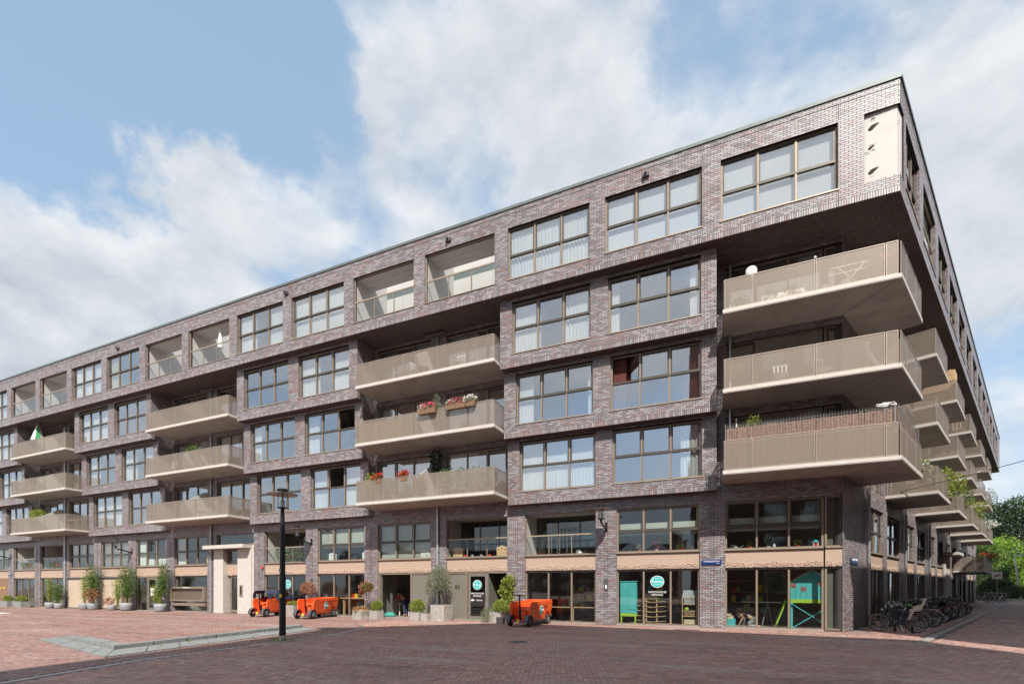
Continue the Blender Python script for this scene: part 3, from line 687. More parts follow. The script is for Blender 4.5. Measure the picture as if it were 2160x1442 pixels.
def window(F, u0, u1, z0, z1, dface, cols=3, tz=None, name='window', set_=.125, sash=True, sill=True, lastdoor=None, cb=None, opensash=None, low=False, fw=.07, gm=None):
    """bronze frame, darker opening lights, one pane object per light, curtains hung behind"""
    d1 = dface - set_; d0 = d1 - .075; w = fw
    mb = MB()
    zz0 = z0 + (.03 if sill else 0)
    mb.fbox(F, u0, u0 + w, d0, d1, zz0, z1); mb.fbox(F, u1 - w, u1, d0, d1, zz0, z1)
    mb.fbox(F, u0 + w, u1 - w, d0, d1 - .002, zz0, zz0 + w * .8); mb.fbox(F, u0 + w, u1 - w, d0, d1 - .002, z1 - w, z1)
    cw = (u1 - u0 - w) / cols; edges = [u0 + w / 2 + cw * i for i in range(cols + 1)]
    for e in edges[1:-1]: mb.fbox(F, e - w / 2, e + w / 2, d0, d1 + .012, zz0 + w * .8, z1 - w)
    rows = [(zz0 + w * .8, z1 - w)]
    if tz: rows = [(zz0 + w * .8, tz - .035), (tz + .035, z1 - w)]
    root = mb.build(name, 'bronze', BLD)
    if tz:
        t = MB(); t.fbox(F, u0 + w + .002, u1 - w - .002, d0 + .01, d1 + .02, tz - .035, tz + .035); t.build('transom', 'bronze_dark', root)
    sm = MB(); nsm = 0; g = gm or ('glasslow' if low else 'glass')
    for ci in range(cols):
        a, b = edges[ci] + w / 2, edges[ci + 1] - w / 2
        for ri, (za, zb) in enumerate(rows):
            is_s = sash and ((tz and ri == 1) or (lastdoor is not None and ci == lastdoor))
            pa, pb, qa, qb = a, b, za, zb
            if is_s:
                s = .05 if (lastdoor is None) else .085
                if opensash == ci and ri == 1:
                    ang = R(28)
                    sb = MB()
                    def rot(u, d, z, a=a, b=b): # side hung inwards at the right jamb
                        du = u - b; return F(b + du * math.cos(ang) + 0 * d, d0 + (du * math.sin(ang)) + (d - d0), z)
                    sb.fbox(rot, a, a + s, d0, d0 + .05, za, zb); sb.fbox(rot, b - s, b, d0, d0 + .05, za, zb); sb.fbox(rot, a + s, b - s, d0, d0 + .05, za, za + s); sb.fbox(rot, a + s, b - s, d0, d0 + .05, zb - s, zb)
                    sb.build('open_sash', 'bronze_dark', root)
                    pm = MB(); pm.fbox(rot, a + s, b - s, d0 + .02, d0 + .028, za + s, zb - s); pm.build('pane', g, root); continue
                sm.fbox(F, a, a + s, d0 + .015, d1 - .012, za, zb); sm.fbox(F, b - s, b, d0 + .015, d1 - .012, za, zb)
                sm.fbox(F, a + s, b - s, d0 + .015, d1 - .012, za, za + s); sm.fbox(F, a + s, b - s, d0 + .015, d1 - .012, zb - s, zb); nsm += 1
                pa, pb, qa, qb = a + s, b - s, za + s, zb - s
            pm = MB(); e1, e2, e3 = (random.uniform(-.008, .008) for _ in range(3)); f_ = lambda u, d, z: F(u, d + (e1 if u == pa else e2) * (1 if z == qa else 0) + (e3 if z == qb else 0), z)
            pm.fbox(f_, pa, pb, d0 + .03, d0 + .038, qa, qb); pm.build('pane', g, root)
    if nsm: sm.build('door_leaf' if lastdoor is not None else 'sash', 'bronze_dark', root)
    if sill:
        s_ = MB(); s_.fbox(F, u0 - .04, u1 + .04, d1 - .01, dface + .03, z0 - .012, z0 + .028); s_.build('sill', 'sill', root)
    hd = MB(); hd.fbox(F, u0, u1, d1 - .01, dface - .004, z1 - .012, z1 + .015); hd.build('head_flashing', 'black', root)
    if cb: cb(F, u0 + w, u1 - w, zz0 + .05, z1 - .06, d0 - .09, root)
    return root
def C_full(m='curtain', drop=0): return lambda F, a, b, z0, z1, d, r: curtain(F, a, b, z0, z1 - drop, d, m, r)
def C_blind(m='blind', part=1.0, split=3): 
    def f(F, a, b, z0, z1, d, r):
        for i in range(split):
            p = a + (b - a) * i / split + .02; q = a + (b - a) * (i + 1) / split - .02; mb = MB(); mb.fbox(F, p, q, d, d + .006, z1 - (z1 - z0) * part, z1); mb.build('roller_blind', m, r)
    return f
def C_sides(m='curtain', fl=.16, fr=.16, m2=None):
    def f(F, a, b, z0, z1, d, r):
        if fl: curtain(F, a, a + (b - a) * fl, z0, z1, d, m, r)
        if fr: curtain(F, b - (b - a) * fr, b, z0, z1, d, m2 or m, r)
    return f
def C_gap(m='curtain', g0=.36, g1=.62):
    def f(F, a, b, z0, z1, d, r):
        curtain(F, a, a + (b - a) * g0, z0, z1, d, m, r); curtain(F, a + (b - a) * g1, b, z0, z1, d, m, r)
    return f
def C_slats(part=1.0):
    def f(F, a, b, z0, z1, d, r):
        mb = MB(); zb = z1 - (z1 - z0) * part; z = zb
        while z < z1 - .03: mb.quad(F(a, d, z), F(b, d, z), F(b, d + .03, z + .045), F(a, d + .03, z + .045)); z += .055
        mb.build('venetian_blind', 'blind', r)
    return f
def C_half(part):                       # grey pleated band in the middle of a mezzanine window
    def f(F, a, b, z0, z1, d, r):
        zm = (z0 + z1) / 2
        for i in range(3):
            p = a + (b - a) * i / 3 + .03; q = a + (b - a) * (i + 1) / 3 - .03
            mb = MB(); mb.fbox(F, p, q, d, d + .02, zm + .06, zm + .30); mb.fbox(F, p, q, d, d + .02, zm - .22, zm - .03); mb.build('pleated_blind', 'blindgrey', r)
    return f
CB4 = {-1: C_blind(), 0: C_blind(), 1: C_full(), 4: C_full(), 5: C_gap(), 8: C_sides('curtyel', .30, .12), 9: C_full(), 12: C_full(), 13: C_full()}
def loggia(F, u0, u1, z0, z1, dface, depth, white=True, railz=None, items=None):
    zt = 17.95 if white else z1 + .08
    wm = 'white' if white else 'inwall'
    mb = MB(); dd = dface - .27
    mb.fbox(F, u0 - .03, u0 + .02, dface - depth, dd, z0 - .05, zt); mb.fbox(F, u1 - .02, u1 + .03, dface - depth, dd, z0 - .05, zt)
    if white: mb.fbox(F, u0 - .03, u0 + .02, dface - depth, dface - 1.4, 17.951, 18.45); mb.fbox(F, u1 - .02, u1 + .03, dface - depth, dface - 1.4, 17.951, 18.45)
    mb.fbox(F, u0 + .02, u1 - .02, (dface - 1.38) if white else (dface - depth), dd, z1 + .02, z1 + .08); mb.fbox(F, u0 + .02, u1 - .02, dface - depth, dd, z0 - .08, z0 - .01)
    root = mb.build('loggia', wm, BLD)
    fr = MB(); d1 = dface - .10
    fr.fbox(F, u0, u0 + .05, d1 - .06, d1, z0, z1); fr.fbox(F, u1 - .05, u1, d1 - .06, d1, z0, z1); fr.fbox(F, u0 + .05, u1 - .05, d1 - .06, d1, z1 - .05, z1); fr.fbox(F, u0 + .05, u1 - .05, d1 - .06, d1, z0, z0 + .05)
    fr.build('outer_frame', 'bronze', root)
    rz_ = railz; ra = MB(); ra.fbox(F, u0 + .05, u1 - .05, d1 - .04, d1 + .01, rz_ - .03, rz_ + .03); ra.build('handrail', 'sill', root)
    for i in range(3):
        a = u0 + .05 + (u1 - u0 - .1) * i / 3; b = u0 + .05 + (u1 - u0 - .1) * (i + 1) / 3
        g = MB(); g.fbox(F, a + .01, b - .01, d1 - .03, d1 - .018, z0 + .05, rz_ - .03); g.build('glass_guard', 'glassclear', root)
        if i: p = MB(); p.fbox(F, a - .02, a + .02, d1 - .045, d1 - .008, z0 + .05, rz_ - .03); p.build('post', 'bronze', root)
    s_ = MB(); s_.fbox(F, u0 - .04, u1 + .04, d1 - .01, dface + .03, z0 - .03, z0 - .001); s_.build('sill', 'sill', root)
    # glazed back of the loggia
    bk_ = MB(); db = dface - depth
    if white:
        wu = MB(); wu.fbox(F, u0, u1, db - .08, db - .002, 16.35, 18.45); wu.build('upper_wall', 'white', root); gl_ = MB(); [gl_.fbox(F, u0 + (u1 - u0) * q_ - .008, u0 + (u1 - u0) * q_ + .008, db - .002, db + .002, 16.35, 18.4) for q_ in (.3, .62)]; gl_.build('panel_joint', 'potgrey', root); cg = MB(); [cg.fbox(F, u0 + .02, u1 - .02, q_, q_ + .012, z1 + .016, z1 + .0195) for q_ in (dface - .7, dface - 1.05)]; cg.build('ceiling_joint', 'potgrey', root); curtain(F, u0 + .3, u0 + 1.1, z0, 16.3, db - .25, 'curtain', root)
    for i in range(4): uu = u0 + .03 + (u1 - u0 - .1) * i / 3; bk_.fbox(F, uu, uu + .06, db - .06, db, z0 - .01, 16.35 if white else z1)
    bk_.build('inner_glazing_frame', 'whitepaint' if white else 'bronze_dark', root)
    for i in range(3):
        a = u0 + .09 + (u1 - u0 - .1) * i / 3; g = MB(); g.fbox(F, a, a + (u1 - u0 - .1) / 3 - .06, db - .03, db - .022, z0, 16.35 if white else z1); g.build('pane', 'glass' if white else 'glasslow', root)
    return root
for k in range(-1, NB):
    h = h4[k + 1]
    if kinds4[k] == 'log': loggia(FM, h[0], h[1], 15.0, 17.3, 1.73, 2.68, True, 16.05)
    else: window(FM, h[0], h[1], 15.0, 17.3, 1.73, tz=16.08, cb=CB4.get(k))
for i, h in enumerate(h4r[1:]):
    if i in LOGR: loggia(FR_, h[0], h[1], 15.0, 17.3, D4R, 2.68, True, 16.05)
    else: window(FR_, h[0], h[1], 15.0, 17.3, D4R, tz=16.08, cb=C_full() if i % 2 == 0 else C_sides())
CBX = {('F3', 0): (C_sides(fl=.10, fr=.10), None), ('F3', 1): (C_gap(g0=.36, g1=.66), None), ('F3', 4): (C_gap(), None), ('F3', 5): (None, None), ('F3', 8): (C_blind('blindgrey', .2), None), ('F3', 9): (C_full(), None), ('F3', 12): (C_full(), None),
       ('F2', 0): (C_sides('curtred', .16, .18), 0), ('F2', 1): (C_sides(fl=.2, fr=.06), None), ('F2', 4): (C_sides(fl=.22, fr=0), 2), ('F2', 5): (C_sides(fl=.16, fr=0), None), ('F2', 8): (C_gap(), None), ('F2', 9): (C_sides(fl=.35, fr=.1), None), ('F2', 12): (C_full(), None),
       ('F1', 0): (C_sides(fl=0, fr=.22), None), ('F1', 1): (C_full(), None), ('F1', 4): (C_gap(g0=.33, g1=.66), 1), ('F1', 5): (None, None), ('F1', 8): (None, None), ('F1', 9): (C_full(), None), ('F1', 12): (C_gap(), None)}
for (F, u0, u1, z0, z1, d, kd, k) in OP:
    if kd[0] == 'F':
        tz = {'F1': 7.16, 'F2': 10.12, 'F3': 13.11}[kd]; cb, opn = CBX.get((kd, k), (C_full(), None))
        window(F, u0, u1, z0, z1, d, tz=tz, cb=cb, opensash=opn)
    else:
        if k == -1: window(F, u0, u1 - .62, z0, z1, d, cols=3, lastdoor=0, sill=False, cb=C_sides('curtred' if kd == 'R2' else 'curtain', 0, .22)); window(F, u1 - .56, u1 - .02, z0, z1, d, cols=1, lastdoor=0, sill=False)
        else: window(F, u0, u1, z0, z1, d, cols=3, lastdoor=(2 if k % 2 == 0 else 0), sill=False, cb=random.choice([C_sides(fl=.3, fr=.3), C_full(drop=0), C_sides(fl=.5, fr=0), None]))
for (a, b, z0, z1) in hs:
    if z0 > 1: window(FR_, a, b, z0, z1, 0, cols=2, sill=False, sash=False, cb=C_sides() if a < 14 else None)
def spandrel(F, u0, u1, z0=2.40, z1=3.07, d=-.06):
    mb = MB(); mb.fbox(F, u0, u1, d - .1, d, z0, z1); rnd = random.Random(int(u0 * 100))
    n = int((u1 - u0) / .05)
    for i in range(n):
        for r_ in range(3):
            cu = u0 + .05 + (u1 - u0 - .1) * (i + rnd.uniform(-.3, 1.3)) / n; cu = min(max(cu, u0 + .05), u1 - .05)
            cz = z0 + .025 + r_ * .055 + rnd.uniform(-.01, .05) + .03 * math.sin(cu * 4.2) + .02 * math.sin(cu * 11); w_ = rnd.uniform(.03, .06); h_ = rnd.uniform(.035, .07); a_ = rnd.uniform(-.6, .6); ca_, sa_ = math.cos(a_), math.sin(a_)
            b = len(mb.v); p = rnd.uniform(.018, .038); q = lambda x, z, o: F(cu + x * ca_ - z * sa_, d + o, cz + x * sa_ + z * ca_)
            mb.v += [q(-w_, 0, 0), q(0, -h_ * .5, 0), q(w_, 0, 0), q(0, h_, 0), q(rnd.uniform(-.01, .01), .0, p)]
            mb.f += [(b, b + 1, b + 4), (b + 1, b + 2, b + 4), (b + 2, b + 3, b + 4), (b + 3, b, b + 4)]
    return mb.build('spandrel_panel', 'spandrel', BLD)
mezz = {-1: ('w', C_half(1)), 0: ('w', C_half(1)), 1: ('l', None), 2: ('l', None), 3: ('w', C_blind('blindgrey', 1)), 4: ('w', C_blind('blindgrey', .62)), 5: ('l', None), 7: ('w', C_sides(fl=.25, fr=0)), 8: ('w', C_sides(fl=.2, fr=0)),
        9: ('w', C_slats(1)), 10: ('w', C_slats(.4)), 11: ('l', None), 12: ('l', None), 13: ('w', C_slats(.5))}
for k in range(-1, NB):
    u0, u1 = ghole(k)[:2]
    if k == 6: continue
    ue = u1 - .58 if k == -1 else u1
    if mezz[k][0] == 'w': window(FM, u0, ue, 3.09, 5.02, 0, tz=4.01, cb=mezz[k][1], set_=.09, low=True)
    else: loggia(FM, u0, u1, 3.10, 5.02, 0, 1.5, False, 4.01)
    if k == -1:
        window(FM, u1 - .55, u1, 3.09, 5.02, 0, cols=1, set_=.06, low=True, cb=C_blind('greypanel', 1, 1)); window(FM, u1 - .55, u1, .03, 2.38, 0, cols=1, set_=.06, sill=False, low=True, cb=C_blind('greypanel', 1, 1))
        spandrel(FM, u1 - .54, u1 + .0, d=-.03)
    spandrel(FM, u0 + .01, ue - .01)
    th = MB(); th.fbox(FM, u0, ue, -.25, .04, -.02, .03); th.build('threshold', 'stonelight', BLD)
    if k in (-1, 0, 1, 4, 5, 11): window(FM, u0, ue, .03, 2.38, 0, set_=.09, sill=False, sash=False, low=True)
# 85: grey panel, glazed door, open lobby
u0, u1 = ghole(2)[:2]
fr = MB(); 
for a in (u0, u0 + 1.09, u1 - .07): fr.fbox(FM, a, a + .07, -.17, -.08, .03, 2.38)
fr.fbox(FM, u0 + .07, u1 - .07, -.17, -.082, 2.31, 2.38); fr.fbox(FM, u0 + .07, u0 + 1.09, -.17, -.082, .03, .10); fr.build('door_frame', 'bronze', BLD)
gp = MB(); gp.fbox(FM, u0 + .07, u0 + 1.09, -.15, -.12, .10, 2.31); gpo = gp.build('panel', 'greypanel', BLD); lettering('lettering', '85', .30, FM, u0 + .58, -.115, 1.55, 'black', gpo)
def glazed_door(F, a, b, z0, z1, d, handle=1, mm='greypanel', st=.12):
    dm = MB(); dm.fbox(F, a, a + st, d - .05, d, z0, z1); dm.fbox(F, b - st, b, d - .05, d, z0, z1); dm.fbox(F, a + st, b - st, d - .05, d, z1 - st, z1); dm.fbox(F, a + st, b - st, d - .05, d, z0, z0 + st * 1.4)
    o = dm.build('door', mm, BLD); g = MB(); g.fbox(F, a + st, b - st, d - .03, d - .022, z0 + st * 1.4, z1 - st); g.build('pane', 'glasslow', o)
    hh = MB(); uh = b - st / 2 if handle > 0 else a + st / 2; hh.tube([F(uh, d + .05, z0 + .95), F(uh, d + .05, z0 + 1.25)], .012, 6); hh.tube([F(uh, d, z0 + 1.0), F(uh, d + .05, z0 + 1.0)], .01, 6); hh.build('handle', 'chrome', o); return o
dr = glazed_door(FM, u0 + 1.2, u0 + 2.25, .04, 2.29, -.10)
jam = MB(); jam.fbox(FM, u0 + 2.26, u0 + 2.31, -1.5, -.1, .03, 2.31); jam.fbox(FM, u1 - .07, u1 - .02, -1.5, -.18, .03, 2.31); jam.fbox(FM, u0 + 2.31, u1 - .07, -1.5, -1.45, .03, 2.31); jam.build('lobby_wall', 'greypanel', BLD)
# open double door with grey panel
u0, u1 = ghole(3)[:2]; fr = MB()
for a in (u0, u0 + 2.05, u1 - .07): fr.fbox(FM, a, a + .08, -.17, -.08, .03, 2.38)
fr.fbox(FM, u0 + .08, u1 - .07, -.17, -.082, 2.31, 2.38); fr.build('door_frame', 'bronze', BLD)
gp = MB(); gp.fbox(FM, u0 + 2.13, u1 - .07, -.15, -.12, .05, 2.31); gp.build('panel', 'greypanel', BLD)
FO = lambda u, d, z: (u0 + .12 + d, Y0 + .12 + u, z)
gd = glazed_door(FO, 0, .95, .04, 2.29, .03)
# portal with lift hall door
u0, u1 = ghole(6)[:2]
po = MB(); pa, pb = -29.95, -26.55
po.fbox(FM, pa, -29.08, -.5, .06, 0, 4.03); po.fbox(FM, -27.76, pb, -.5, .06, 0, 4.03)
pobj = po.build('entrance_surround', 'portal', BLD)
cn = MB(); cn.fbox(FM, pa - .28, pb - .02, -.05, .62, 4.05, 4.27); cn.build('canopy', 'portal', pobj)
spandrel(FM, -29.06, -27.78, 2.40, 3.07, -.2); dr2 = glazed_door(FM, -28.9, -27.78, .04, 2.38, -.3, -1, 'bronze'); window(FM, -29.06, -27.78, 3.09, 4.0, -.12, cols=1, low=True, set_=.09, sill=False)
ip = MB(); ip.fbox(FM, -27.55, -27.28, .062, .09, 1.05, 1.78); ipo = ip.build('intercom', 'bronze', BLD)
i2 = MB(); i2.fbox(FM, -27.48, -27.36, .091, .1, 1.2, 1.68); i2.build('keypad', 'black', ipo)
window(FM, u0, u1, 4.30, 5.02, 0, cols=1, low=True, set_=.09, sill=False)
pw = MB(); pw.fbox(FM, u0 - .0, pa, -.26, -.02, 0, 4.28); pw.fbox(FM, pb, u1, -.26, -.02, 0, 4.28); pw.build('side_panel', 'portal', BLD)
# letterbox bay glazing above and below the boxes
u0, u1 = ghole(7)[:2]; window(FM, u0, u1, .03, 2.38, 0, cols=1, set_=.16, sill=False, sash=False, low=True)
# bay 8: side light, double door
u0, u1 = ghole(8)[:2]; fr = MB()
for a in (u0, u0 + 1.12, u1 - .07): fr.fbox(FM, a, a + .07, -.17, -.08, .03, 2.38)
fr.fbox(FM, u0 + .07, u1 - .07, -.17, -.082, 2.31, 2.38); fr.build('door_frame', 'bronze', BLD)
g = MB(); g.fbox(FM, u0 + .07, u0 + 1.12, -.13, -.122, .1, 2.31); g.build('pane', 'glasslow', BLD)
d8 = glazed_door(FM, u0 + 1.22, u0 + 2.2, .04, 2.29, -.1); d8b = glazed_door(FM, u0 + 2.22, u1 - .09, .04, 2.29, -.1, -1)
nb = MB(); nb.fbox(FM, u0 + 2.45, u0 + 2.98, -.125, -.118, 1.35, 1.85); nbo = nb.build('notice', 'blue', d8b)
lettering('lettering', 'ZEN', .26, FM, u0 + 2.72, -.112, 1.52, 'whitepaint', d8b)
nb = MB(); nb.fbox(FM, u0 + 2.45, u0 + 2.98, -.125, -.118, .8, 1.33); nb.build('notice', 'whitepaint', d8b); nb = MB(); nb.fbox(FM, u0 + 1.5, u0 + 1.95, -.125, -.118, 1.05, 1.6); nb.build('notice', 'whitepaint', d8)
# bays 9, 10: tan roller screens
for k in (9, 10):
    u0, u1 = ghole(k)[:2]
    window(FM, u0, u1, .03, 2.38, 0, set_=.16, sill=False, sash=False, low=True)
    s_ = MB(); s_.fbox(FM, u0 + .03, u1 - .03, .05, .06, .08, 2.27); so_ = s_.build('roller_screen', 'screen', BLD); t_ = MB(); t_.tube([FM(u0 - .12, .07, 2.33), FM(u1 + .02, .07, 2.33)], .075, 10); t_.build('screen_cassette', 'darkgrey', so_)
    t_ = MB(); t_.fbox(FM, u0 + .03, u1 - .03, .045, .068, .05, .09); t_.build('bottom_bar', 'bronze_dark', so_)
# bay 12 door, bay 13 brown panel with yellow letters
u0, u1 = ghole(12)[:2]; window(FM, u0, u1, .03, 2.38, 0, cols=3, set_=.09, sill=False, sash=True, lastdoor=0, low=True)
u0, u1 = ghole(13)[:2]; gp = MB(); gp.fbox(FM, u0, u1, -.15, -.08, .03, 2.38); gpo = gp.build('panel', 'wooddark', BLD); lettering('lettering', '61 - 83', .30, FM, u0 + 2.2, -.075, 1.5, 'yellow', gpo)
# street side ground floor
for (a, b) in rh:
    spandrel(FR_, a + .01, b - .01); window(FR_, a, b, 3.09, 5.02, 0, cols=2, tz=4.01, low=True, set_=.09, cb=C_sides() if a > 12 else None); window(FR_, a, b, .03, 2.38, 0, cols=3, low=True, set_=.09, sill=False, sash=False)
po = MB(); po.fbox(FR_, 27.3, 29.6, -.1, .12, 0, 4.0); po2 = po.build('entrance_surround', 'portal', BLD); cn = MB(); cn.fbox(FR_, 26.9, 29.9, .0, .9, 4.02, 4.22); cn.build('canopy', 'portal', po2)
# corner relief panel of the top storey
cp = MB(); cp.prism([(4.38, Y0 - 1.62), (C4[0] - .06, Y0 - 1.65), FR_(S4 + .60, D4R - .06, 0)[:2], FR_(S4 + .60, D4R - .3, 0)[:2], (4.38, Y0 - 1.3)], lambda p: (p[0], p[1], 15.0), lambda p: (p[0], p[1], 17.3))
cpo = cp.build('corner_panel', 'render', BLD)
rl = MB(); rr_ = random.Random(3)
for i in range(46):
    cu = 4.45 + .85 * (1 - rr_.random() ** 1.6); cz = rr_.uniform(15.1, 17.1); w_ = .05
    for t_ in range(6):
        a0, a1 = math.pi * t_ / 6, math.pi * (t_ + 1) / 6
        rl.bar(FM(cu + w_ * math.cos(a0), 1.625, cz + w_ * .6 * math.sin(a0)), FM(cu + w_ * math.cos(a1), 1.625, cz + w_ * .6 * math.sin(a1)), .016, .035)
rl.build('relief', 'render', cpo)
lf = MB()
for cz, ks in ((16.8, 1.0), (16.15, .6), (15.35, .95)):
    pts = [(0, 0), (.08, .07), (.19, .075), (.31, .05), (.20, -.02), (.13, -.07), (.05, -.08)]
    lf.prism(pts, lambda p: FM(4.5 + p[0] * ks, 1.60, cz + ks * (p[1] + p[0] * .2)), lambda p: FM(4.5 + p[0] * ks, 1.643, cz + ks * (p[1] + p[0] * .2)))
lf.build('leaf_opening', 'soil', cpo)
mj = MB()
for n in range(0, NB):
    for q in (-.06, .06): mj.fbox(FM, pier(n) + q - .006, pier(n) + q + .006, .0005, .004, .05, 5.0)
for n in range(-1, NB): mj.fbox(FM, pier(n) - .31 - .0, pier(n) - .31 + .012, 1.7305, 1.734, 17.33, 17.86); mj.fbox(FM, pier(n) - .31, pier(n) - .298, 1.7305, 1.734, 14.45, 14.98)
mj.fbox(FM, XL, 5.33, 1.7305, 1.734, 17.865, 17.88); mj.fbox(FR_, S4, SE, D4R + .0005, D4R + .004, 17.865, 17.88); mj.build('movement_joint', 'mortar', BLD)
# ------------------------------------------------------------------ downpipes, spouts
for n in (3, 7, 11):
    t = MB(); x = pier(n) - .02; t.tube([(x, Y0 - .07, .05), (x, Y0 - .07, 14.3)], .055, 10)
    po = t.build('downpipe', 'zinc', BLD)
    c_ = MB()
    for z in (1.2, 3.4, 5.0, 7.5, 10.5, 13.3): c_.fbox(FM, x - .07, x + .07, -.01, .14, z, z + .04)
    c_.build('pipe_bracket', 'zinc', po); t = MB(); t.tube([(x - .6, Y0 - .3, 14.3), (x + .6, Y0 - .3, 14.3)], .06, 8); t.build('cross_pipe', 'darkgrey', po)
t = MB(); t.tube([(.35, Y0 - .12, 5.9), (.35, Y0 - .12, 14.3)], .05, 10); t.build('downpipe', 'zinc', BLD)
for u in RP[:5]:
    t = MB(); a = FR_(u, .09, 0); t.tube([(a[0], a[1], .05), (a[0], a[1], 5.75)], .055, 10); t.build('downpipe', 'zinc', BLD)
for n in (.55, 2.62, 5.0, 8.6):
    t = MB(); x = pier(n); t.tube([(x, Y0 - 1.72, 17.62), (x, Y0 - 1.95, 17.60)], .045, 8); t.fbox(FM, x - .13, x + .13, 1.735, 1.83, 17.52, 17.66); t.build('overflow_spout', 'darkgrey', BLD)
# ------------------------------------------------------------------ balconies
def balcony(F, u0, u1, zb, breaks, d=1.78):
    s = MB(); s.fbox(F, u0 - .03, u1 + .03, -.01, d + .05, zb, zb + .13); root = s.build('balcony', 'concrete', BLD)
    e = MB(); e.fbox(F, u0 - .034, u1 + .034, d + .052, d + .06, zb + .03, zb + .15); e.fbox(F, u0 - .042, u0 - .034, 0, d + .052, zb + .03, zb + .15); e.fbox(F, u1 + .034, u1 + .042, 0, d + .052, zb + .03, zb + .15)
    e.fbox(F, u0 - .03, u1 + .03, 0, d + .05, zb + .131, zb + .148); e.build('slab_edge', 'whiteedge', root)
    def panel(FF, a, b):
        p = MB(); p.fbox(FF, a + .035, b - .035, -.004, .004, zb + .20, zb + 1.22); p.build('railing_panel', 'perf', root)
        f = MB(); f.fbox(FF, a + .015, a + .035, -.015, .015, zb + .17, zb + 1.25); f.fbox(FF, b - .035, b - .015, -.015, .015, zb + .17, zb + 1.25); f.fbox(FF, a + .035, b - .035, -.015, .015, zb + 1.22, zb + 1.25); f.fbox(FF, a + .035, b - .035, -.015, .015, zb + .17, zb + .20); f.build('panel_frame', 'railframe', root)
    for a, b in zip(breaks[:-1], breaks[1:]): panel(lambda u, dd, z: F(u, d + dd, z), a, b)
    for uu in (u0, u1): panel(lambda a_, b_, z: F(uu + b_, a_, z), .03, d - .02)
    return root
for j in range(3):
    sh = -4 * BW * j
    for f, zb in ((1, 5.71), (2, 8.67), (3, 11.56)):
        balcony(FM, -16.84 + sh, -9.19 + sh, zb, [x + sh for x in (-16.84, -15.93, -13.97, -12.05, -10.11, -9.19)])
        dv = MB(); xm = pier(3) - .25 + sh; dv.prism([(.05, zb + .15), (1.7, zb + .15), (1.7, zb + 1.15), (.35, zb + 2.0), (.05, zb + 2.0)], lambda p: (xm, Y0 - p[0], p[1]), lambda p: (xm + .05, Y0 - p[0], p[1])); dv.build('divider_screen', 'greypanel' if (j, f) in ((1, 3),) else 'blindgrey', BLD)
for f, zb in ((1, 5.71), (2, 8.67), (3, 11.56)):
    s = MB(); o1 = .05
    Ci = (5.29, Y0 - 1.78 - o1)
    pl = [(.09, Y0), (.09, Y0 - 1.78 - o1), (5.34, Y0 - 1.78 - o1), FR_(2.86, 1.86, 0)[:2], FR_(2.86, 0, 0)[:2], CG]
    s.prism(pl, lambda p: (p[0], p[1], zb), lambda p: (p[0], p[1], zb + .13)); root = s.build('balcony', 'concrete', BLD)
    e = MB(); e.fbox(FM, .085, 5.345, 1.832, 1.84, zb + .03, zb + .15); e.fbox(FM, .078, .085, 0, 1.84, zb + .03, zb + .15); e.fbox(FR_, -1.13, 2.87, 1.862, 1.87, zb + .03, zb + .15); e.fbox(FR_, 2.862, 2.87, 0, 1.86, zb + .03, zb + .15)
    e.prism(pl, lambda p: (p[0], p[1], zb + .131), lambda p: (p[0], p[1], zb + .148)); e.build('slab_edge', 'whiteedge', root)
    dk = MB(); dk.bar((CG[0] - .05, Y0 - .02, zb - .002), (5.2, Y0 - 1.7, zb - .002), .012, .006); dk.build('slab_joint', 'black', root)
    def panel(FF, a, b):
        p = MB(); p.fbox(FF, a + .035, b - .035, -.004, .004, zb + .20, zb + 1.22); p.build('railing_panel', 'perf', root)
        fm_ = MB(); fm_.fbox(FF, a + .012, a + .035, -.015, .015, zb + .17, zb + 1.25); fm_.fbox(FF, b - .035, b - .012, -.015, .015, zb + .17, zb + 1.25); fm_.fbox(FF, a + .035, b - .035, -.015, .015, zb + 1.22, zb + 1.25); fm_.fbox(FF, a + .035, b - .035, -.015, .015, zb + .17, zb + .20); fm_.build('panel_frame', 'railframe', root)
    bs = [.12, 1.03, 2.97, 4.93, 5.28]
    for a, b in zip(bs[:-1], bs[1:]): panel(lambda u, dd, z: FM(u, 1.78 + dd, z), a, b)
    bs = [-1.09, -.13, 1.64, 2.82]
    for a, b in zip(bs[:-1], bs[1:]): panel(lambda u, dd, z: FR_(u, 1.82 + dd, z), a, b)
    panel(lambda a_, b_, z: FM(.12 + b_, a_, z), .03, 1.76); panel(lambda a_, b_, z: FR_(2.82 + b_, a_, z), .03, 1.8)
for f, zb, lst in ((3, 11.56, [(6.68, 10.6), (14.3, 18.5), (22.0, 26.3), (30.1, 34.5), (37.4, 42.0)]), (2, 8.67, [(6.96, 11.1), (14.8, 19.0), (22.6, 26.9), (30.5, 34.8), (38.0, 42.5)]), (1, 5.71, [(7.16, 11.3), (15.1, 19.3), (23.4, 27.4), (31.0, 35.3), (38.5, 43.9)])):
    for a, b in lst: balcony(FR_, a, b, zb, [a, (a + b) / 2, b], d=1.80)
balcony(FR_, 33.0, 42.9, 2.86, [33.0, 35.5, 38, 40.5, 42.9], d=1.8)
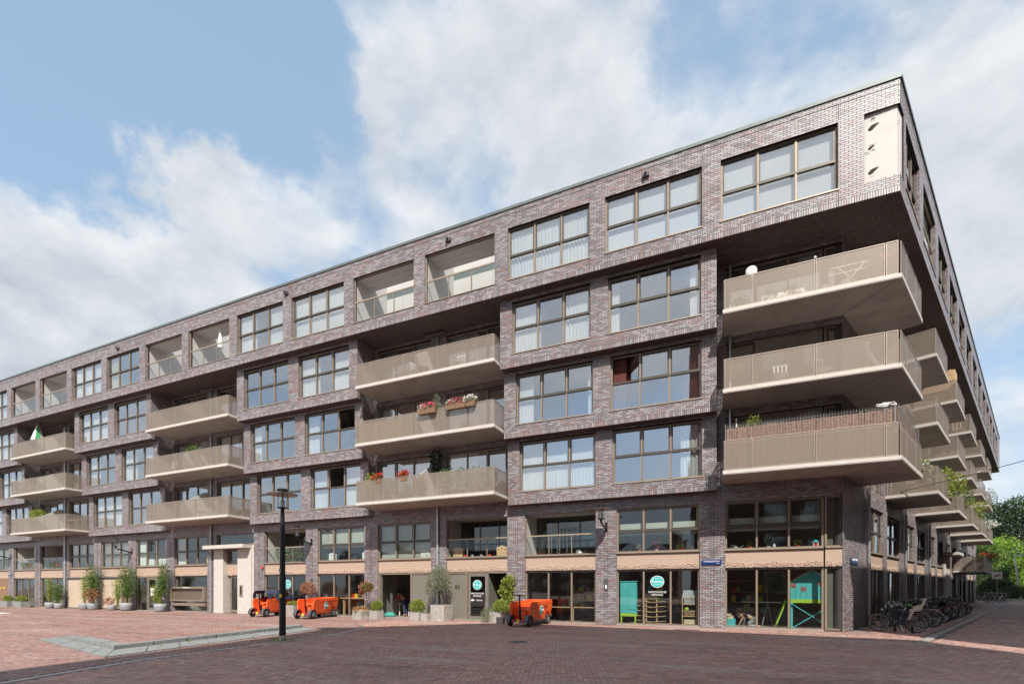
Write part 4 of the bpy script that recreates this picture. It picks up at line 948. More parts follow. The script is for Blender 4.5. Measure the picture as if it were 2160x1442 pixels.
# ================================================================== GROUND
gr = MB(); gr.box(-1500, 1500, -1500, 1500, -.40, -.03); g_ = gr.build('ground', 'sheet'); tag(g_, None, None, kind='structure')
def inpoly(x, y, P):
    c = False; n = len(P); j = n - 1
    for i in range(n):
        xi, yi = P[i]; xj, yj = P[j]
        if ((yi > y) != (yj > y)) and (x < (xj - xi) * (y - yi) / (yj - yi) + xi): c = not c
        j = i
    return c
LINE2 = [(-11.0, 3.0), (-11.1, 4.05), (-11.8, 6.6), (-11.98, 10.57), (-12.37, 13.4), (-13.2, 15.6), (-15.0, 17.2)]
KO = [(-19.1, 7.88), (-12.99, 6.50), (-14.19, 13.95)]     # outer tip, corner, far end of stone border
def line2_x(y):
    for (a, b), (c, d) in zip(LINE2[:-1], LINE2[1:]):
        if b <= y <= d: return a + (c - a) * (y - b) / (d - b)
    return LINE2[0][0] if y < 3 else -15.2
def in_wall(x, y):
    if y > Y0 - .03 and x < 4.16: return True
    return (x - CG[0]) * NR[0] + (y - CG[1]) * NR[1] < .02 and y > Y0 - .1
def band_poly(pts, w0, w1):
    """ring strip offset to the right of a polyline"""
    L_, R2 = [], []
    for i, p in enumerate(pts):
        a = Vector(pts[max(i - 1, 0)]); b = Vector(pts[min(i + 1, len(pts) - 1)]); d = (b - a).normalized(); n = Vector((d.y, -d.x))
        L_.append(tuple(Vector(p) + n * w0)); R2.append(tuple(Vector(p) + n * w1))
    return L_ + R2[::-1]
KPOLY = [(-19.2, 7.92), (-12.97, 6.48), (-14.2, 14.1), (-15.75, 14.8), (-14.72, 7.75), (-19.45, 8.9)]
def kerb_zone(x, y): return inpoly(x, y, KPOLY)
def curb_off(x, y): return (x - CG[0]) * NR[0] + (y - CG[1]) * NR[1]
road, plaza = [], []
W_ = .0715; HW = W_                               # pavers 0.20 x 0.066 laid in herringbone (road) and running bond (plaza)
# herringbone with bricks 2:1
hw = .098; jt = .004
XA, XB, YA, YB = -16, 17, 2.6, 33
ang = R(18); ca, sa = math.cos(ang), math.sin(ang)
def addp(lst, cx_, cy_, lx, ly, a_):
    c, s = math.cos(a_), math.sin(a_); lst.append((cx_, cy_, lx / 2 - jt, ly / 2 - jt, c, s))
cx0, cy0 = 0.5, 12
NN = 290
for m_ in range(-NN, NN):
    for n_ in range(-NN // 2, NN // 2):
        bx, by = (m_ + 4 * n_) * hw, m_ * hw
        for (ox, oy, lx, ly) in ((1.0, .5, 2, 1), (2.5, 0.0, 1, 2)):
            px, py = bx + ox * hw, by + oy * hw
            x = cx0 + px * ca - py * sa; y = cy0 + px * sa + py * ca
            if not (XA < x < XB and YA < y < YB) or (y > 20.35 and x < 5.0): continue
            if y > 20.35 and curb_off(x, y) > 8: continue
            if x < line2_x(y) + .15 or kerb_zone(x, y): continue
            if abs(x - .431 * y) > 60 or x > .431 * y + 2.5: continue
            if in_wall(x, y) or 2.25 < curb_off(x, y) < 2.75 and y > 17.9: continue
            addp(road, x, y, lx * hw, ly * hw, ang)
pw_, pl_ = .075, .21
yy = 2.6; r_ = 0
while yy < Y0:
    x = -60 + (r_ % 2) * pl_ / 2
    while x < 6.5:
        xx = x + pl_ / 2; yc = yy + pw_ / 2
        foot = yc > 20.35
        if (foot or xx < line2_x(yc) - .16) and not kerb_zone(xx, yc) and not (in_wall(xx, yc)) and abs(yc - (14.75 - .0 * xx)) > .085 and not (2.25 < curb_off(xx, yc) < 2.75 and xx > 0):
            if xx > -2.76 * yc - 1.5: addp(plaza, xx, yc, pl_, pw_, 0)
        x += pl_
    yy += pw_; r_ += 1
def pavers(lst, m, parent, nsingle, meshlen):
    a = np.array(lst); a = a[np.argsort(a[:, 0] ** 2 + a[:, 1] ** 2)]
    dpt = a[:, 0] * FW.x + a[:, 1] * FW.y; lat = (a[:, 0] * RT.x + a[:, 1] * RT.y) / dpt
    vis = (np.abs(lat) < 1.04) & (dpt > 1632 / (1442 - 1239) + .1); idx = np.nonzero(vis)[0]; idx = idx[np.argsort(dpt[idx])][:nsingle]
    sel = np.zeros(len(a), bool); sel[idx] = True
    b = a[~sel]; n = len(b); top = rng.uniform(-.003, .002, n); tx = rng.normal(0, .0012, (n, 2))
    def cnr(sx, sy, z, k=1.0): 
        X = b[:, 0] + sx * k * b[:, 2] * b[:, 4] - sy * k * b[:, 3] * b[:, 5]; Y = b[:, 1] + sx * k * b[:, 2] * b[:, 5] + sy * k * b[:, 3] * b[:, 4]
        return np.stack([X, Y, z + (sx * tx[:, 0] + sy * tx[:, 1] if k < 1.001 else 0)], 1)
    V = np.stack([cnr(-1, -1, top), cnr(1, -1, top), cnr(1, 1, top), cnr(-1, 1, top), cnr(-1, -1, top * 0 - .03), cnr(1, -1, top * 0 - .03), cnr(1, 1, top * 0 - .03), cnr(-1, 1, top * 0 - .03)], 1)
    fastmesh('paving', V, m, parent, 'stuff')
    cache = {}
    for i in idx:
        lx, ly = round(a[i, 2], 4), round(a[i, 3], 4)
        if (lx, ly) not in cache: cache[(lx, ly)] = MB().box(-lx, lx, -ly, ly, -.03, 0).mesh('paving_brick', m)
        o = link('paving_brick', cache[(lx, ly)], parent); o.location = (a[i, 0], a[i, 1], random.uniform(-.002, .002)); o.rotation_euler = (0, 0, math.atan2(a[i, 5], a[i, 4]))
rb = MB(); rb.prism([(-10.9, 2.6), (17, 2.6), (17, 18), (19, 34), (9.6, 34), (4.2, 20.9), (-11, 21.1), (-15.5, 20.0), (-12.3, 13)], lambda p: (p[0], p[1], -.029), lambda p: (p[0], p[1], -.012))
roado = rb.build('road', 'joint'); tag(roado, None, None, kind='structure'); pavers(road, 'paver_road', roado, 290, 0)
rb = MB(); rb.prism([(-62, 2.6), (-10.95, 2.6), (-12, 10), (-14, 17), (-15.5, 20.35), (6.4, 20.35), (4.1, 21.1), (-62, 21.1)], lambda p: (p[0], p[1], -.028), lambda p: (p[0], p[1], -.010))
plazao = rb.build('square_paving', 'joint'); tag(plazao, None, None, kind='structure'); pavers(plaza, 'paver', plazao, 60, 0)
# narrow concrete strips set in the paving
st = MB()
P = LINE2
for (a, b) in zip(P[:-2], P[1:-1]):
    st.bar((a[0], a[1], -.008), (b[0], b[1], -.008), .14, .03)
st.build('edging_strip', 'strip', roado)
st = MB(); st.box(-60, -15.9, 14.69, 14.81, -.03, .003); st.build('edging_strip', 'stonelight', plazao)
st = MB(); st.box(-46, -41.2, 14.95, 15.6, -.03, .004); tag(st.build('road_marking', 'whitepaint', plazao), None, None)
# curb along the side street, one slab after another
cu = MB(); curb = thing('side_street_kerb', None, None, (0, 0, 0)); curb['kind'] = 'structure'
s_ = -3.1
sm_ = MB().box(0, .98, -.11, .11, -.05, .012).mesh('kerb_stone', 'stonelight')
while s_ < 50:
    a = FR_(s_, 2.50, 0); o = link('kerb_stone', sm_, curb); o.location = (a[0], a[1], random.uniform(-.004, .004)); o.rotation_euler = (0, 0, math.pi / 2 - BR); s_ += 1.0
# blue-grey stone border of the raised bed: flat apron and raised upstand
sb = thing('stone_border', 'raised blue-grey stone border corner in the red brick square beside the street lamp', 'kerb', (-12.99, 6.5, 0)); sb['_w'] = (-12.99, 6.5, 0)
def seg(p, q, r, s, z0, z1, name, n, zs0=None):
    """n stones between edge p->q (outer) and edge s->r (inner)"""
    p, q, r, s = map(Vector, (p, q, r, s))
    for i in range(n):
        a, b = i / n + .002, (i + 1) / n - .002; zz = random.uniform(-.004, .004)
        za = z1 if zs0 is None else zs0 + (z1 - zs0) * min(1, a * 1.0 / .45); zb_ = z1 if zs0 is None else zs0 + (z1 - zs0) * min(1, b / .45)
        A, B, C, D = p.lerp(q, a), p.lerp(q, b), s.lerp(r, b), s.lerp(r, a)
        MB().hexa([(A.x, A.y, z0), (B.x, B.y, z0), (C.x, C.y, z0), (D.x, D.y, z0), (A.x, A.y, za + zz), (B.x, B.y, zb_ + zz), (C.x, C.y, zb_ + zz), (D.x, D.y, za + zz)]).build(name, 'stone', sb)
seg((-19.15, 7.88), (-12.99, 6.50), (-14.22, 7.32), (-19.6, 8.48), -.03, .022, 'apron_stone', 6)
seg((-12.985, 6.505), (-14.19, 14.0), (-15.3, 14.4), (-14.215, 7.325), -.03, .022, 'apron_stone', 8)
seg((-19.6, 8.49), (-14.24, 7.335), (-14.62, 7.75), (-19.5, 8.86), -.03, .125, 'border_stone', 5, .03)
seg((-14.235, 7.34), (-15.3, 14.42), (-15.7, 14.62), (-14.61, 7.76), -.03, .125, 'border_stone', 7)

# ================================================================== STREET LAMPS
def lamp_head(root, c, s=1.0):
    x, y, z = c
    MB().lathe([(.02, -.08), (.075, -.02), (.16 * s, 0), (.16 * s, .02), (.05, .03)], c, 20).build('head_base', 'black', root)
    MB().lathe([(.115, .03), (.115, .52)], c, 20).build('glass_cylinder', 'glassclear', root)
    MB().lathe([(.06, .03), (.07, .2), (.03, .26)], c, 14).build('lamp_bulb', 'whitepaint', root)
    MB().lathe([(.035, .26), (.045, .50)], c, 12).build('inner_reflector', 'chrome', root)
    m = MB(); m.torus((x, y, z + .36), .30, .02, 4, 4, 'z') if False else None
    MB().lathe([(.12, .42), (.43, .40), (.435, .415), (.12, .445)], c, 36).build('disc_shade', 'bronze', root)
    t = MB()
    for k in range(4):
        a = math.pi / 4 + k * math.pi / 2; t.tube([(x + .125 * math.cos(a), y + .125 * math.sin(a), z + .01), (x + .125 * math.cos(a), y + .125 * math.sin(a), z + .54)], .009, 6)
    t.build('cage_bar', 'black', root)
    MB().lathe([(.15, .52), (.16, .54), (.16, .57), (.09, .59)], c, 20).build('cap', 'black', root)
sl_ = thing('street_lamp', 'tall black street lamp with flat disc shade standing beside the stone border', 'street lamp', (-12.23, 10.74, 0))
MB().lathe([(.10, 0), (.10, .25), (.095, .30), (.095, 1.9), (.082, 2.0), (.075, 3.3), (.055, 3.95)], (0, 0, 0), 20).build('pole', 'black', sl_, True)
MB().lathe([(.105, 0), (.105, .16)], (0, 0, 0), 20).build('base_sleeve', 'zinc', sl_)
MB().lathe([(.03, 0), (.055, .005), (.055, .02)], (0, 0, 0), 14).build('sticker', 'yellow', sl_); s2 = sl_.children[-1]; s2.location = (.03, -.089, 1.36); s2.rotation_euler = (R(90), 0, 0)
MB().lathe([(.022, 0), (.022, .025)], (0, 0, 0), 12).build('sticker_centre', 'red', s2)
MB().box(-.045, .045, -.099, -.094, 2.08, 2.17).build('number_plate', 'potgrey', sl_)
lamp_head(sl_, (0, 0, 4.02), 1.0)
for k in range(2):
    pass
wl = thing('wall_lamp', 'black bracket wall lamp on the brick pier beside the first dark mezzanine opening', 'wall lamp', FM(pier(1), 0, 0), 0, 'bracket lamps on the brick piers')
MB().box(-.05, .05, -.03, 0, 4.05, 4.45).build('wall_plate', 'black', wl)
MB().bar((0, -.02, 4.13), (0, -.95, 4.33), .05, .07).build('arm', 'black', wl)
MB().lathe([(.04, -.12), (.05, 0)], (0, -1.02, 4.45), 12).build('collar', 'black', wl); lamp_head(wl, (0, -1.02, 4.47))
for n, lb in ((5, 'black bracket wall lamp above the middle orange cart beside the flower-filled opening'), (9, 'black bracket wall lamp above the big bamboo pots'), (13, 'leftmost black bracket wall lamp at the edge of the view')):
    dup(wl, FM(pier(n), 0, 0), 0, lb)
# weeds round the lamp foot
wd = MB(); rr = random.Random(5)
for i in range(220):
    a = rr.uniform(0, 6.28); q = rr.uniform(.08, .42) ; wd.leaf((-12.23 + q * math.cos(a) * 1.2, 10.74 + q * math.sin(a), 0), (math.cos(a) + rr.gauss(0, .4), math.sin(a) + rr.gauss(0, .4), rr.uniform(.2, 1.2)), (0, 0, 1), rr.uniform(.05, .16), .012)
for (x, y) in ((-14.2, 9.2), (-14.0, 8.3), (-13.7, 10.9)):
    for i in range(14): a = rr.uniform(0, 6.28); wd.leaf((x, y, .02), (math.cos(a), math.sin(a), .7), (0, 0, 1), rr.uniform(.04, .12), .02)
tag(wd.build('weeds', 'leafyel'), 'thin weeds round the lamp foot and stone border', 'weeds', kind='stuff')

# ================================================================== SIGNS
def street_sign(F, u, z, w, h, txt, sub, label, size, kd='street_sign'):
    p = F(u, 0, z); t = thing(kd, label, 'street sign', p); t['_w'] = p
    pb = MB(); pb.fbox(F, u - w / 2, u + w / 2, .025, .045, z - h / 2, z + h / 2); pb.build('plate', 'blue', t)
    br_ = MB(); br_.fbox(F, u - w / 2 + .05, u - w / 2 + .08, 0, .025, z - .03, z + .03); br_.fbox(F, u + w / 2 - .08, u + w / 2 - .05, 0, .025, z - .03, z + .03); br_.build('bracket', 'black', t)
    lettering('lettering', txt, size, F, u, .049, z + h * .02, 'whitepaint', t); lettering('district_lettering', sub, size * .5, F, u + w / 2 - .12, .049, z - h * .34, 'whitepaint', t)
    return t
street_sign(FM, -.33, 2.63, .72, .19, 'PARADIJSPLEIN', 'OOST', 'blue enamel street sign PARADIJSPLEIN on the pier left of the corner window', .088)
street_sign(FR_, 1.45, 2.62, 1.15, .22, 'OLD UYTHEMS', 'O', 'small blue street sign round the corner on the textured brick', .13)
street_sign(FM, pier(13) - .05, 2.75, .55, .17, 'PARADIJSPLEIN', 'OOST', 'tiny blue street sign on the far left brick pier', .066)
for n, z in ((1, 1.75), (5, 1.9)):
    p = FM(pier(n) + .0, 0, z); q = MB(); q.fbox(FM, pier(n) - .07, pier(n) + .07, 0, .05, z - .25, z + .25); o = q.build('doorbell_panel', 'darkgrey', BLD)
    q = MB(); q.fbox(FM, pier(n) - .03, pier(n) + .03, .05, .056, z - .18, z - .02); q.build('bell_label', 'whitepaint', o)
# round teal shop emblem: flat print on the glass
def emblem(F, u, z, r, parent, d=-.115, sub=True, arrow=False, sx=1.0):
    m = MB(); m.prism([(r * sx * math.cos(a * math.pi / 16), r * math.sin(a * math.pi / 16)) for a in range(32)], lambda p: F(u + p[0], d, z + p[1]), lambda p: F(u + p[0], d + .003, z + p[1])); m.build('emblem_rim', 'whitepaint', parent)
    m = MB(); m.prism([(r * .92 * sx * math.cos(a * math.pi / 16), r * .92 * math.sin(a * math.pi / 16)) for a in range(32)], lambda p: F(u + p[0], d + .003, z + p[1]), lambda p: F(u + p[0], d + .006, z + p[1])); m.build('emblem', 'teal', parent)
    lettering('lettering', 'Kelsey', r * .62 * sx, F, u, d + .009, z - r * .18, 'whitepaint', parent, thick=.002)
    lettering('lettering', 'KINDEROPVANG', r * .20, F, u, d + .009, z + r * .48, 'whitepaint', parent, thick=.002); lettering('lettering', 'AMSTERDAM', r * .20, F, u, d + .009, z - r * .55, 'whitepaint', parent, thick=.002)
    if sub:
        lettering('lettering', 'NASCHOOLSE', .115, F, u, d, z - r - .22, 'whitepaint', parent); lettering('lettering', 'OPVANG', .115, F, u, d, z - r - .34, 'whitepaint', parent)
    if arrow:
        lettering('lettering', 'Entree', .12, F, u + .12, d, z - r - .55, 'whitepaint', parent)
        m = MB(); m.prism([(-.36, 0), (-.26, .07), (-.26, .025), (-.16, .025), (-.16, -.025), (-.26, -.025), (-.26, -.07)], lambda p: F(u + p[0], d, z - r - .51 + p[1]), lambda p: F(u + p[0], d + .004, z - r - .51 + p[1])); m.build('arrow', 'whitepaint', parent)
emblem(FM, -2.45, 1.86, .25, BLD, d=-.118, sx=1.12)
emblem(FM, -10.98, 1.75, .24, dr, d=-.112, arrow=True)
emblem(FM, pier(5.47), 1.82, .27, BLD, d=-.118, sub=False)

dc = thing('drain_cover', 'dark rectangular drain cover in the paving before the shop window right of the doorbell', 'drain cover', (-1.15, 19.55, 0)); MB().box(-.45, .45, -.12, .12, -.02, .006).build('grate_frame', 'black', dc)
for i in range(14): MB().box(-.42 + i * .06, -.39 + i * .06, -.1, .1, .006, .010).build('bar', 'darkgrey', dc)
mh = thing('manhole_cover', 'round iron manhole cover in the shaded road', 'manhole cover', (-5.5, 13.2, 0)); MB().lathe([(.30, -.01), (.30, .006), (.27, .006), (.27, .003), (.01, .003)], (0, 0, 0), 28).build('cover', 'darkgrey', mh)
# ================================================================== ORANGE CARTS
def make_cart(label, canopy=False):
    t = thing('electric_cart', label, 'cart', (0, 0, 0), 0, 'orange carts parked before the windows')
    sp = [(.06, .46), (.06, .86), (.12, .97), (.24, 1.0), (.62, .99), (2.26, 1.06), (2.33, 1.0), (2.33, .78), (2.27, .55), (2.22, .40)]
    arch = [(1.90 + .34 * math.cos(a), .23 + .34 * math.sin(a)) for a in [R(x) for x in (25, 50, 75, 100, 125, 150, 170)]]
    sp = sp + arch + [(1.40, .24), (.55, .24), (.34, .30), (.14, .36)]
    body = MB()
    def sx(z): return .40 + .10 * min(1, max(0, (z - .2) / .8)) ** .7
    for s in (-1, 1):
        body.prism(sp, lambda p: (s * (sx(p[1]) - .05), p[0], p[1]), lambda p: (s * sx(p[1]), p[0], p[1]))
    body.hexa([(-.40, 2.24, .30), (.40, 2.24, .30), (.40, 2.20, .30), (-.40, 2.20, .30), (-.45, 2.33, 1.04), (.45, 2.33, 1.04), (.45, 2.28, 1.04), (-.45, 2.28, 1.04)])
    body.hexa([(-.38, .66, .26), (.38, .66, .26), (.38, .61, .26), (-.38, .61, .26), (-.45, .72, .80), (.45, .72, .80), (.45, .66, .80), (-.45, .66, .80)])
    body.box(-.40, .40, .10, 2.22, .24, .29); body.box(-.40, -.16, .75, 2.15, .29, .60); body.box(.16, .40, .75, 2.15, .29, .60)
    for s in (-1, 1):
        body.tube([(s * .475, .10, .93), (s * .485, .20, 1.0), (s * .485, .62, .995), (s * .485, 2.24, 1.065), (s * .40, 2.33, 1.05)], .022, 8)
        body.tube([(s * .497, .62, .905), (s * .497, 2.26, .955)], .012, 6)
    body.tube([(-.42, 2.33, 1.055), (.42, 2.33, 1.055)], .022, 8)
    body.build('tub', 'orange', t)
    bx = MB(); bx.box(-.2, .12, .30, .60, .30, .62); bx.build('battery_box', 'orange', t)
    bb = MB(); bb.box(-.17, -.10, .27, .30, .34, .66); bb.box(-.18, .05, .34, .55, .62, .64); bb.build('strap', 'black', t)
    col = MB(); col.tube([(0.0, .12, .24), (0.0, .06, .60), (0, .0, 1.26)], [.045, .038, .032], 12); col.build('steering_column', 'black', t)
    hb = MB(); hb.tube([(-.25, -.02, 1.27), (-.12, .0, 1.29), (.12, .0, 1.29), (.25, -.02, 1.27)], .026, 8); hb.lathe([(.09, 1.26), (.10, 1.29), (.06, 1.32)], (0, .03, 0), 14); hb.build('handlebar', 'black', t)
    pf = MB(); pf.box(-.34, .34, -.10, .16, .20, .27); pf.box(-.30, .30, -.14, -.10, .17, .29); pf.build('axle_platform', 'darkgrey', t)
    for s in (-1, 1):
        f = MB(); n = 9
        for i in range(n):
            a0, a1 = R(-10 + 200 * i / n), R(-10 + 200 * (i + 1) / n); q = .26
            p = lambda a, x, r: (x, .02 + r * math.cos(a), .22 + r * math.sin(a))
            f.hexa([p(a0, s * .33, q), p(a0, s * .50, q), p(a1, s * .50, q), p(a1, s * .33, q), p(a0, s * .33, q + .02), p(a0, s * .50, q + .02), p(a1, s * .50, q + .02), p(a1, s * .33, q + .02)])
        f.build('mudguard', 'darkgrey', t)
        MB().box(s * .22 - .045, s * .22 + .045, -.155, -.14, .21, .27).build('tail_light', 'red', t)
        for y in (.02, 1.90):
            w = MB(); w.lathe([(.10, -.055), (.17, -.06), (.21, -.045), (.22, 0), (.21, .045), (.17, .06), (.10, .055)], (s * .43, y, .22), 24, 'x'); wo = w.build('wheel', 'rubber', t, True)
            r_ = MB(); r_.lathe([(.03, -.03), (.13, -.02), (.13, .02), (.03, .03)], (s * .455, y, .22), 16, 'x')
            for k in range(5): a = k * 1.2566; r_.bar((s * .485, y, .22), (s * .487, y + .12 * math.cos(a), .22 + .12 * math.sin(a)), .03, .02)
            r_.build('rim', 'potgrey', wo)
    MB().box(-.055, .055, -.157, -.141, .17, .28).build('number_plate', 'yellow', t)
    sm2 = MB()
    for s in (-1, 1):
        sm2.tube([(s * (sx(.62) + .003), 2.27, .60), (s * (sx(.62) + .003), 1.62, .60)], .004, 4); sm2.tube([(s * (sx(.34) + .003), .40, .34), (s * (sx(.34) + .003), 1.42, .33)], .006, 4)
        for yy_, zz_ in ((.2, .72), (.42, .88), (.7, .84), (2.15, .9), (1.45, .38)): sm2.lathe([(.014, -.003), (.014, .006)], (s * (sx(zz_) + .002), yy_, zz_), 8, 'x')
    sm2.build('seam_and_bolt', 'darkgrey', t)
    MB().box(-.46, .46, 2.34, 2.39, .34, .44).build('front_bumper', 'darkgrey', t)
    for s in (-1, 1): MB().box(s * .34 - .05, s * .34 + .05, 2.345, 2.36, .62, .70).build('headlight', 'whitepaint', t)
    ax = MB(); ax.tube([(-.4, 1.9, .22), (.4, 1.9, .22)], .03, 8); ax.box(-.12, .12, .2, 2.1, .17, .24); ax.build('chassis', 'black', t)
    for s in (-1, 1):
        FS = (lambda s: (lambda u, d, z: (s * (sx(z) + .002 + d), u * s, z)))(s)
        m = MB(); uc = 1.18 * s
        m.prism([(.155 * math.cos(a * math.pi / 12), .21 * math.sin(a * math.pi / 12)) for a in range(24)], lambda p: FS(uc + p[0], 0, .66 + p[1]), lambda p: FS(uc + p[0], .006, .66 + p[1])); mo = m.build('emblem_rim', 'whitepaint', t)
        m = MB(); m.prism([(.14 * math.cos(a * math.pi / 12), .195 * math.sin(a * math.pi / 12)) for a in range(24)], lambda p: FS(uc + p[0], .006, .66 + p[1]), lambda p: FS(uc + p[0], .010, .66 + p[1])); m.build('emblem', 'teal', mo)
        F0 = (lambda s: (lambda u, d, z: (s * (.512 + d), u * s, z)))(s)
        lettering('lettering', 'Kelsey', .10, F0, uc, .004, .63, 'whitepaint', mo); lettering('lettering', 'kinderopvang', .062, F0, uc + .42, -.012, .80, 'black', mo, thick=.002); lettering('lettering', 'Kelsey.nl', .062, F0, uc + .42, -.012, .72, 'black', mo, thick=.002)
    if canopy:
        A = [(-.49, 1.0), (-.48, 1.28), (-.38, 1.42), (0, 1.46), (.38, 1.42), (.48, 1.28), (.49, 1.0)]
        def arch_strip(mb, y0, y1, k0=1.0, k1=1.0, idx=range(6), th=.02):
            for i in idx:
                a, b = A[i], A[i + 1]
                P = lambda p, y, k, o: (p[0] * (1 + o / .48), y, 1.0 + (p[1] - 1.0) * k + (o if p[1] > 1.3 else 0))
                mb.hexa([P(a, y0, k0, 0), P(b, y0, k0, 0), P(b, y1, k1, 0), P(a, y1, k1, 0), P(a, y0, k0, th), P(b, y0, k0, th), P(b, y1, k1, th), P(a, y1, k1, th)])
        c = MB(); arch_strip(c, .12, .34); arch_strip(c, .75, .95, 1, 1.02); arch_strip(c, .34, .75, idx=(1, 2, 3, 4)); arch_strip(c, .95, 1.9, 1.02, .95, idx=(2, 3)); arch_strip(c, 1.9, 2.32, .95, .45)
        for s in (-1, 1):
            c.hexa([(s * .50, .75, .93), (s * .53, .75, .93), (s * .53, 2.32, .98), (s * .50, 2.32, .98), (s * .49, .75, 1.10), (s * .52, .75, 1.10), (s * .52, 2.32, 1.09), (s * .49, 2.32, 1.09)])
        c.build('canopy', 'navy', t)
        g = MB(); arch_strip(g, .95, 1.9, 1.0, .93, idx=(0, 1, 4, 5), th=.004); g.build('clear_window', 'glassclear', t)
        hp = MB()
        for y in (.14, 1.9): hp.tube([(p[0] * .98, y, 1 + (p[1] - 1) * .97) for p in A], .012, 6)
        hp.build('hoop', 'black', t)
    return t
def place(o, x, y, a): o.location = (x, y, 0.0); o.rotation_euler = (0, 0, a)
c1 = make_cart('orange electric cart under a navy canopy with clear side windows', True); place(c1, -23.35, 18.95, R(10))
c2 = make_cart('open orange cart with teal emblem beside the street lamp'); place(c2, -19.62, 18.6, R(12))
c3 = dup(c2, (-7.62, 18.45, 0), R(-4), 'open orange cart standing before the window with two black chairs')

# ================================================================== PLANTERS AND PLANTS
def boxplanter(x, y, w, l, h, rz, label, m='cplanter'):
    t = thing('planter', label, 'planter', (x, y, 0), rz)
    b = MB(); tk = .04
    b.box(-w / 2, w / 2, -l / 2, -l / 2 + tk, 0, h); b.box(-w / 2, w / 2, l / 2 - tk, l / 2, 0, h); b.box(-w / 2, -w / 2 + tk, -l / 2 + tk, l / 2 - tk, 0, h); b.box(w / 2 - tk, w / 2, -l / 2 + tk, l / 2 - tk, 0, h); b.build('box', m, t)
    MB().box(-w / 2 + tk, w / 2 - tk, -l / 2 + tk, l / 2 - tk, .01, h - .05).build('soil', 'soil', t); return t
def roundpot(x, y, r, h, label, m='potgrey'):
    t = thing('plant_pot', label, 'plant pot', (x, y, 0))
    MB().lathe([(r * .70, 0), (r * .86, h * .2), (r * .97, h * .6), (r, h), (r * .93, h), (r * .90, h * .9), (.02, h * .88)], (0, 0, 0), 28).build('pot', m, t, True)
    MB().lathe([(r * .88, h * .87), (r * .88, h * .93), (.01, h * .94)], (0, 0, 0), 20).build('soil', 'soil', t); return t
def plant(name, label, loc, crowns, m, n, l, w, stems=(), cat='plant', seed=1, group=None):
    t = thing(name, label, cat, loc, 0, group); rr_ = random.Random(seed); mb = MB(); tot = sum(c[3] * c[4] * c[5] for c in crowns) ** 1.0
    for c in crowns: foliage(mb, c[:3], c[3:6], int(n * c[3] * c[4] * c[5] / tot) + 20, l, w, rnd=rr_)
    mb.build('foliage', m, t)
    if stems:
        sb_ = MB()
        for s in stems: sb_.tube(s[0], s[1], 7)
        sb_.build('stem', 'bark', t)
    return t
boxplanter(-16.9, 19.75, .62, .75, .48, R(-6), 'left concrete planter with dry grass before the table window')
boxplanter(-16.25, 20.1, .5, .5, .44, R(-6), 'small concrete planter with the round green shrub beside the open door')
dg = MB(); rr = random.Random(2)
for i in range(900):
    a = rr.uniform(0, 6.28); q = rr.uniform(0, .28); dg.leaf((-16.95 + q * math.cos(a), 19.7 + q * math.sin(a), .44), (math.cos(a) * rr.uniform(.3, 1.6), math.sin(a) * rr.uniform(.3, 1.6), rr.uniform(.3, 1)), (0, 0, 1), rr.uniform(.15, .34), .018)
    p = (-16.95 + q * 1.5 * math.cos(a), 19.7 + q * 1.5 * math.sin(a), .55)
    if i % 3 == 0: dg.leaf(p, (math.cos(a), math.sin(a), -1.2), (0, 0, 1), rr.uniform(.15, .3), .02)
tag(dg.build('ornamental_grass', 'grassdry'), 'dry orange-brown grass spilling over the left concrete planter', 'grass plant')
plant('shrub', 'round bright green shrub in the small planter beside the open door', (-16.22, 20.08, .40), [(0, 0, .28, .27, .27, .27)], 'leafyel', 2200, .07, .028, seed=3)
plant('small_tree', 'bare-stemmed shrub with rust-tinted leaves before the table window', (-16.8, 19.95, .40), [(-.05, 0, 1.25, .33, .3, .28), (-.22, 0, 1.0, .18, .2, .22), (.2, 0, 1.2, .2, .2, .2)], 'leafred', 700, .09, .045,
      [([(0, 0, 0), (-.04, 0, .35), (-.16, 0, .75), (-.2, 0, 1.1)], [.035, .03, .02, .012]), ([(0, 0, 0), (.05, 0, .4), (.16, .03, .7), (.12, 0, 1.15)], [.03, .025, .018, .01]), ([(-.04, 0, .35), (.02, .02, .8), (0, 0, 1.3)], [.02, .015, .01])], 'tree', 4)
plant('foliage_tuft', 'green tuft growing among the rust-tinted shrub crown', (-16.7, 19.95, 1.5), [(0, 0, .15, .3, .28, .2)], 'leaf', 320, .09, .045, seed=41)
boxplanter(-13.55, 19.85, .52, .55, .42, R(-4), 'low concrete planter with the clipped round shrub left of the olive tree')
boxplanter(-13.0, 19.75, .36, .42, .36, R(-4), 'smallest rough concrete block planter before the olive tree box')
boxplanter(-12.45, 20.25, .78, .80, .78, R(-2), 'tall square concrete planter holding the olive tree')
plant('shrub', 'clipped round yellow-green shrub left of the olive tree', (-13.58, 19.85, .38), [(0, 0, .33, .37, .35, .33)], 'leafyel', 2600, .07, .03, seed=5)
plant('olive_tree', 'airy grey-green olive tree in the tall square planter beside the drainpipe', (-12.5, 20.25, .72), [(-.3, -.05, 1.15, .5, .4, .55), (.1, 0, 1.3, .42, .4, .5), (-.6, 0, .75, .28, .3, .3), (-.1, 0, 1.7, .35, .3, .3), (.25, 0, .95, .22, .25, .3)], 'leafgrey', 3200, .11, .024,
      [([(.08, 0, 0), (.02, 0, .4), (-.08, 0, .75), (-.1, 0, 1.1), (-.25, 0, 1.5)], [.045, .04, .03, .02, .01]), ([(-.05, 0, .6), (.2, .05, 1.0), (.3, 0, 1.5)], [.025, .015, .008]), ([(-.08, 0, .7), (-.4, 0, .95), (-.6, 0, 1.1)], [.02, .012, .006])], 'tree', 6)
boxplanter(-9.55, 20.45, .6, .6, .50, R(-3), 'concrete planter with the leafy climber, left of the third orange cart')
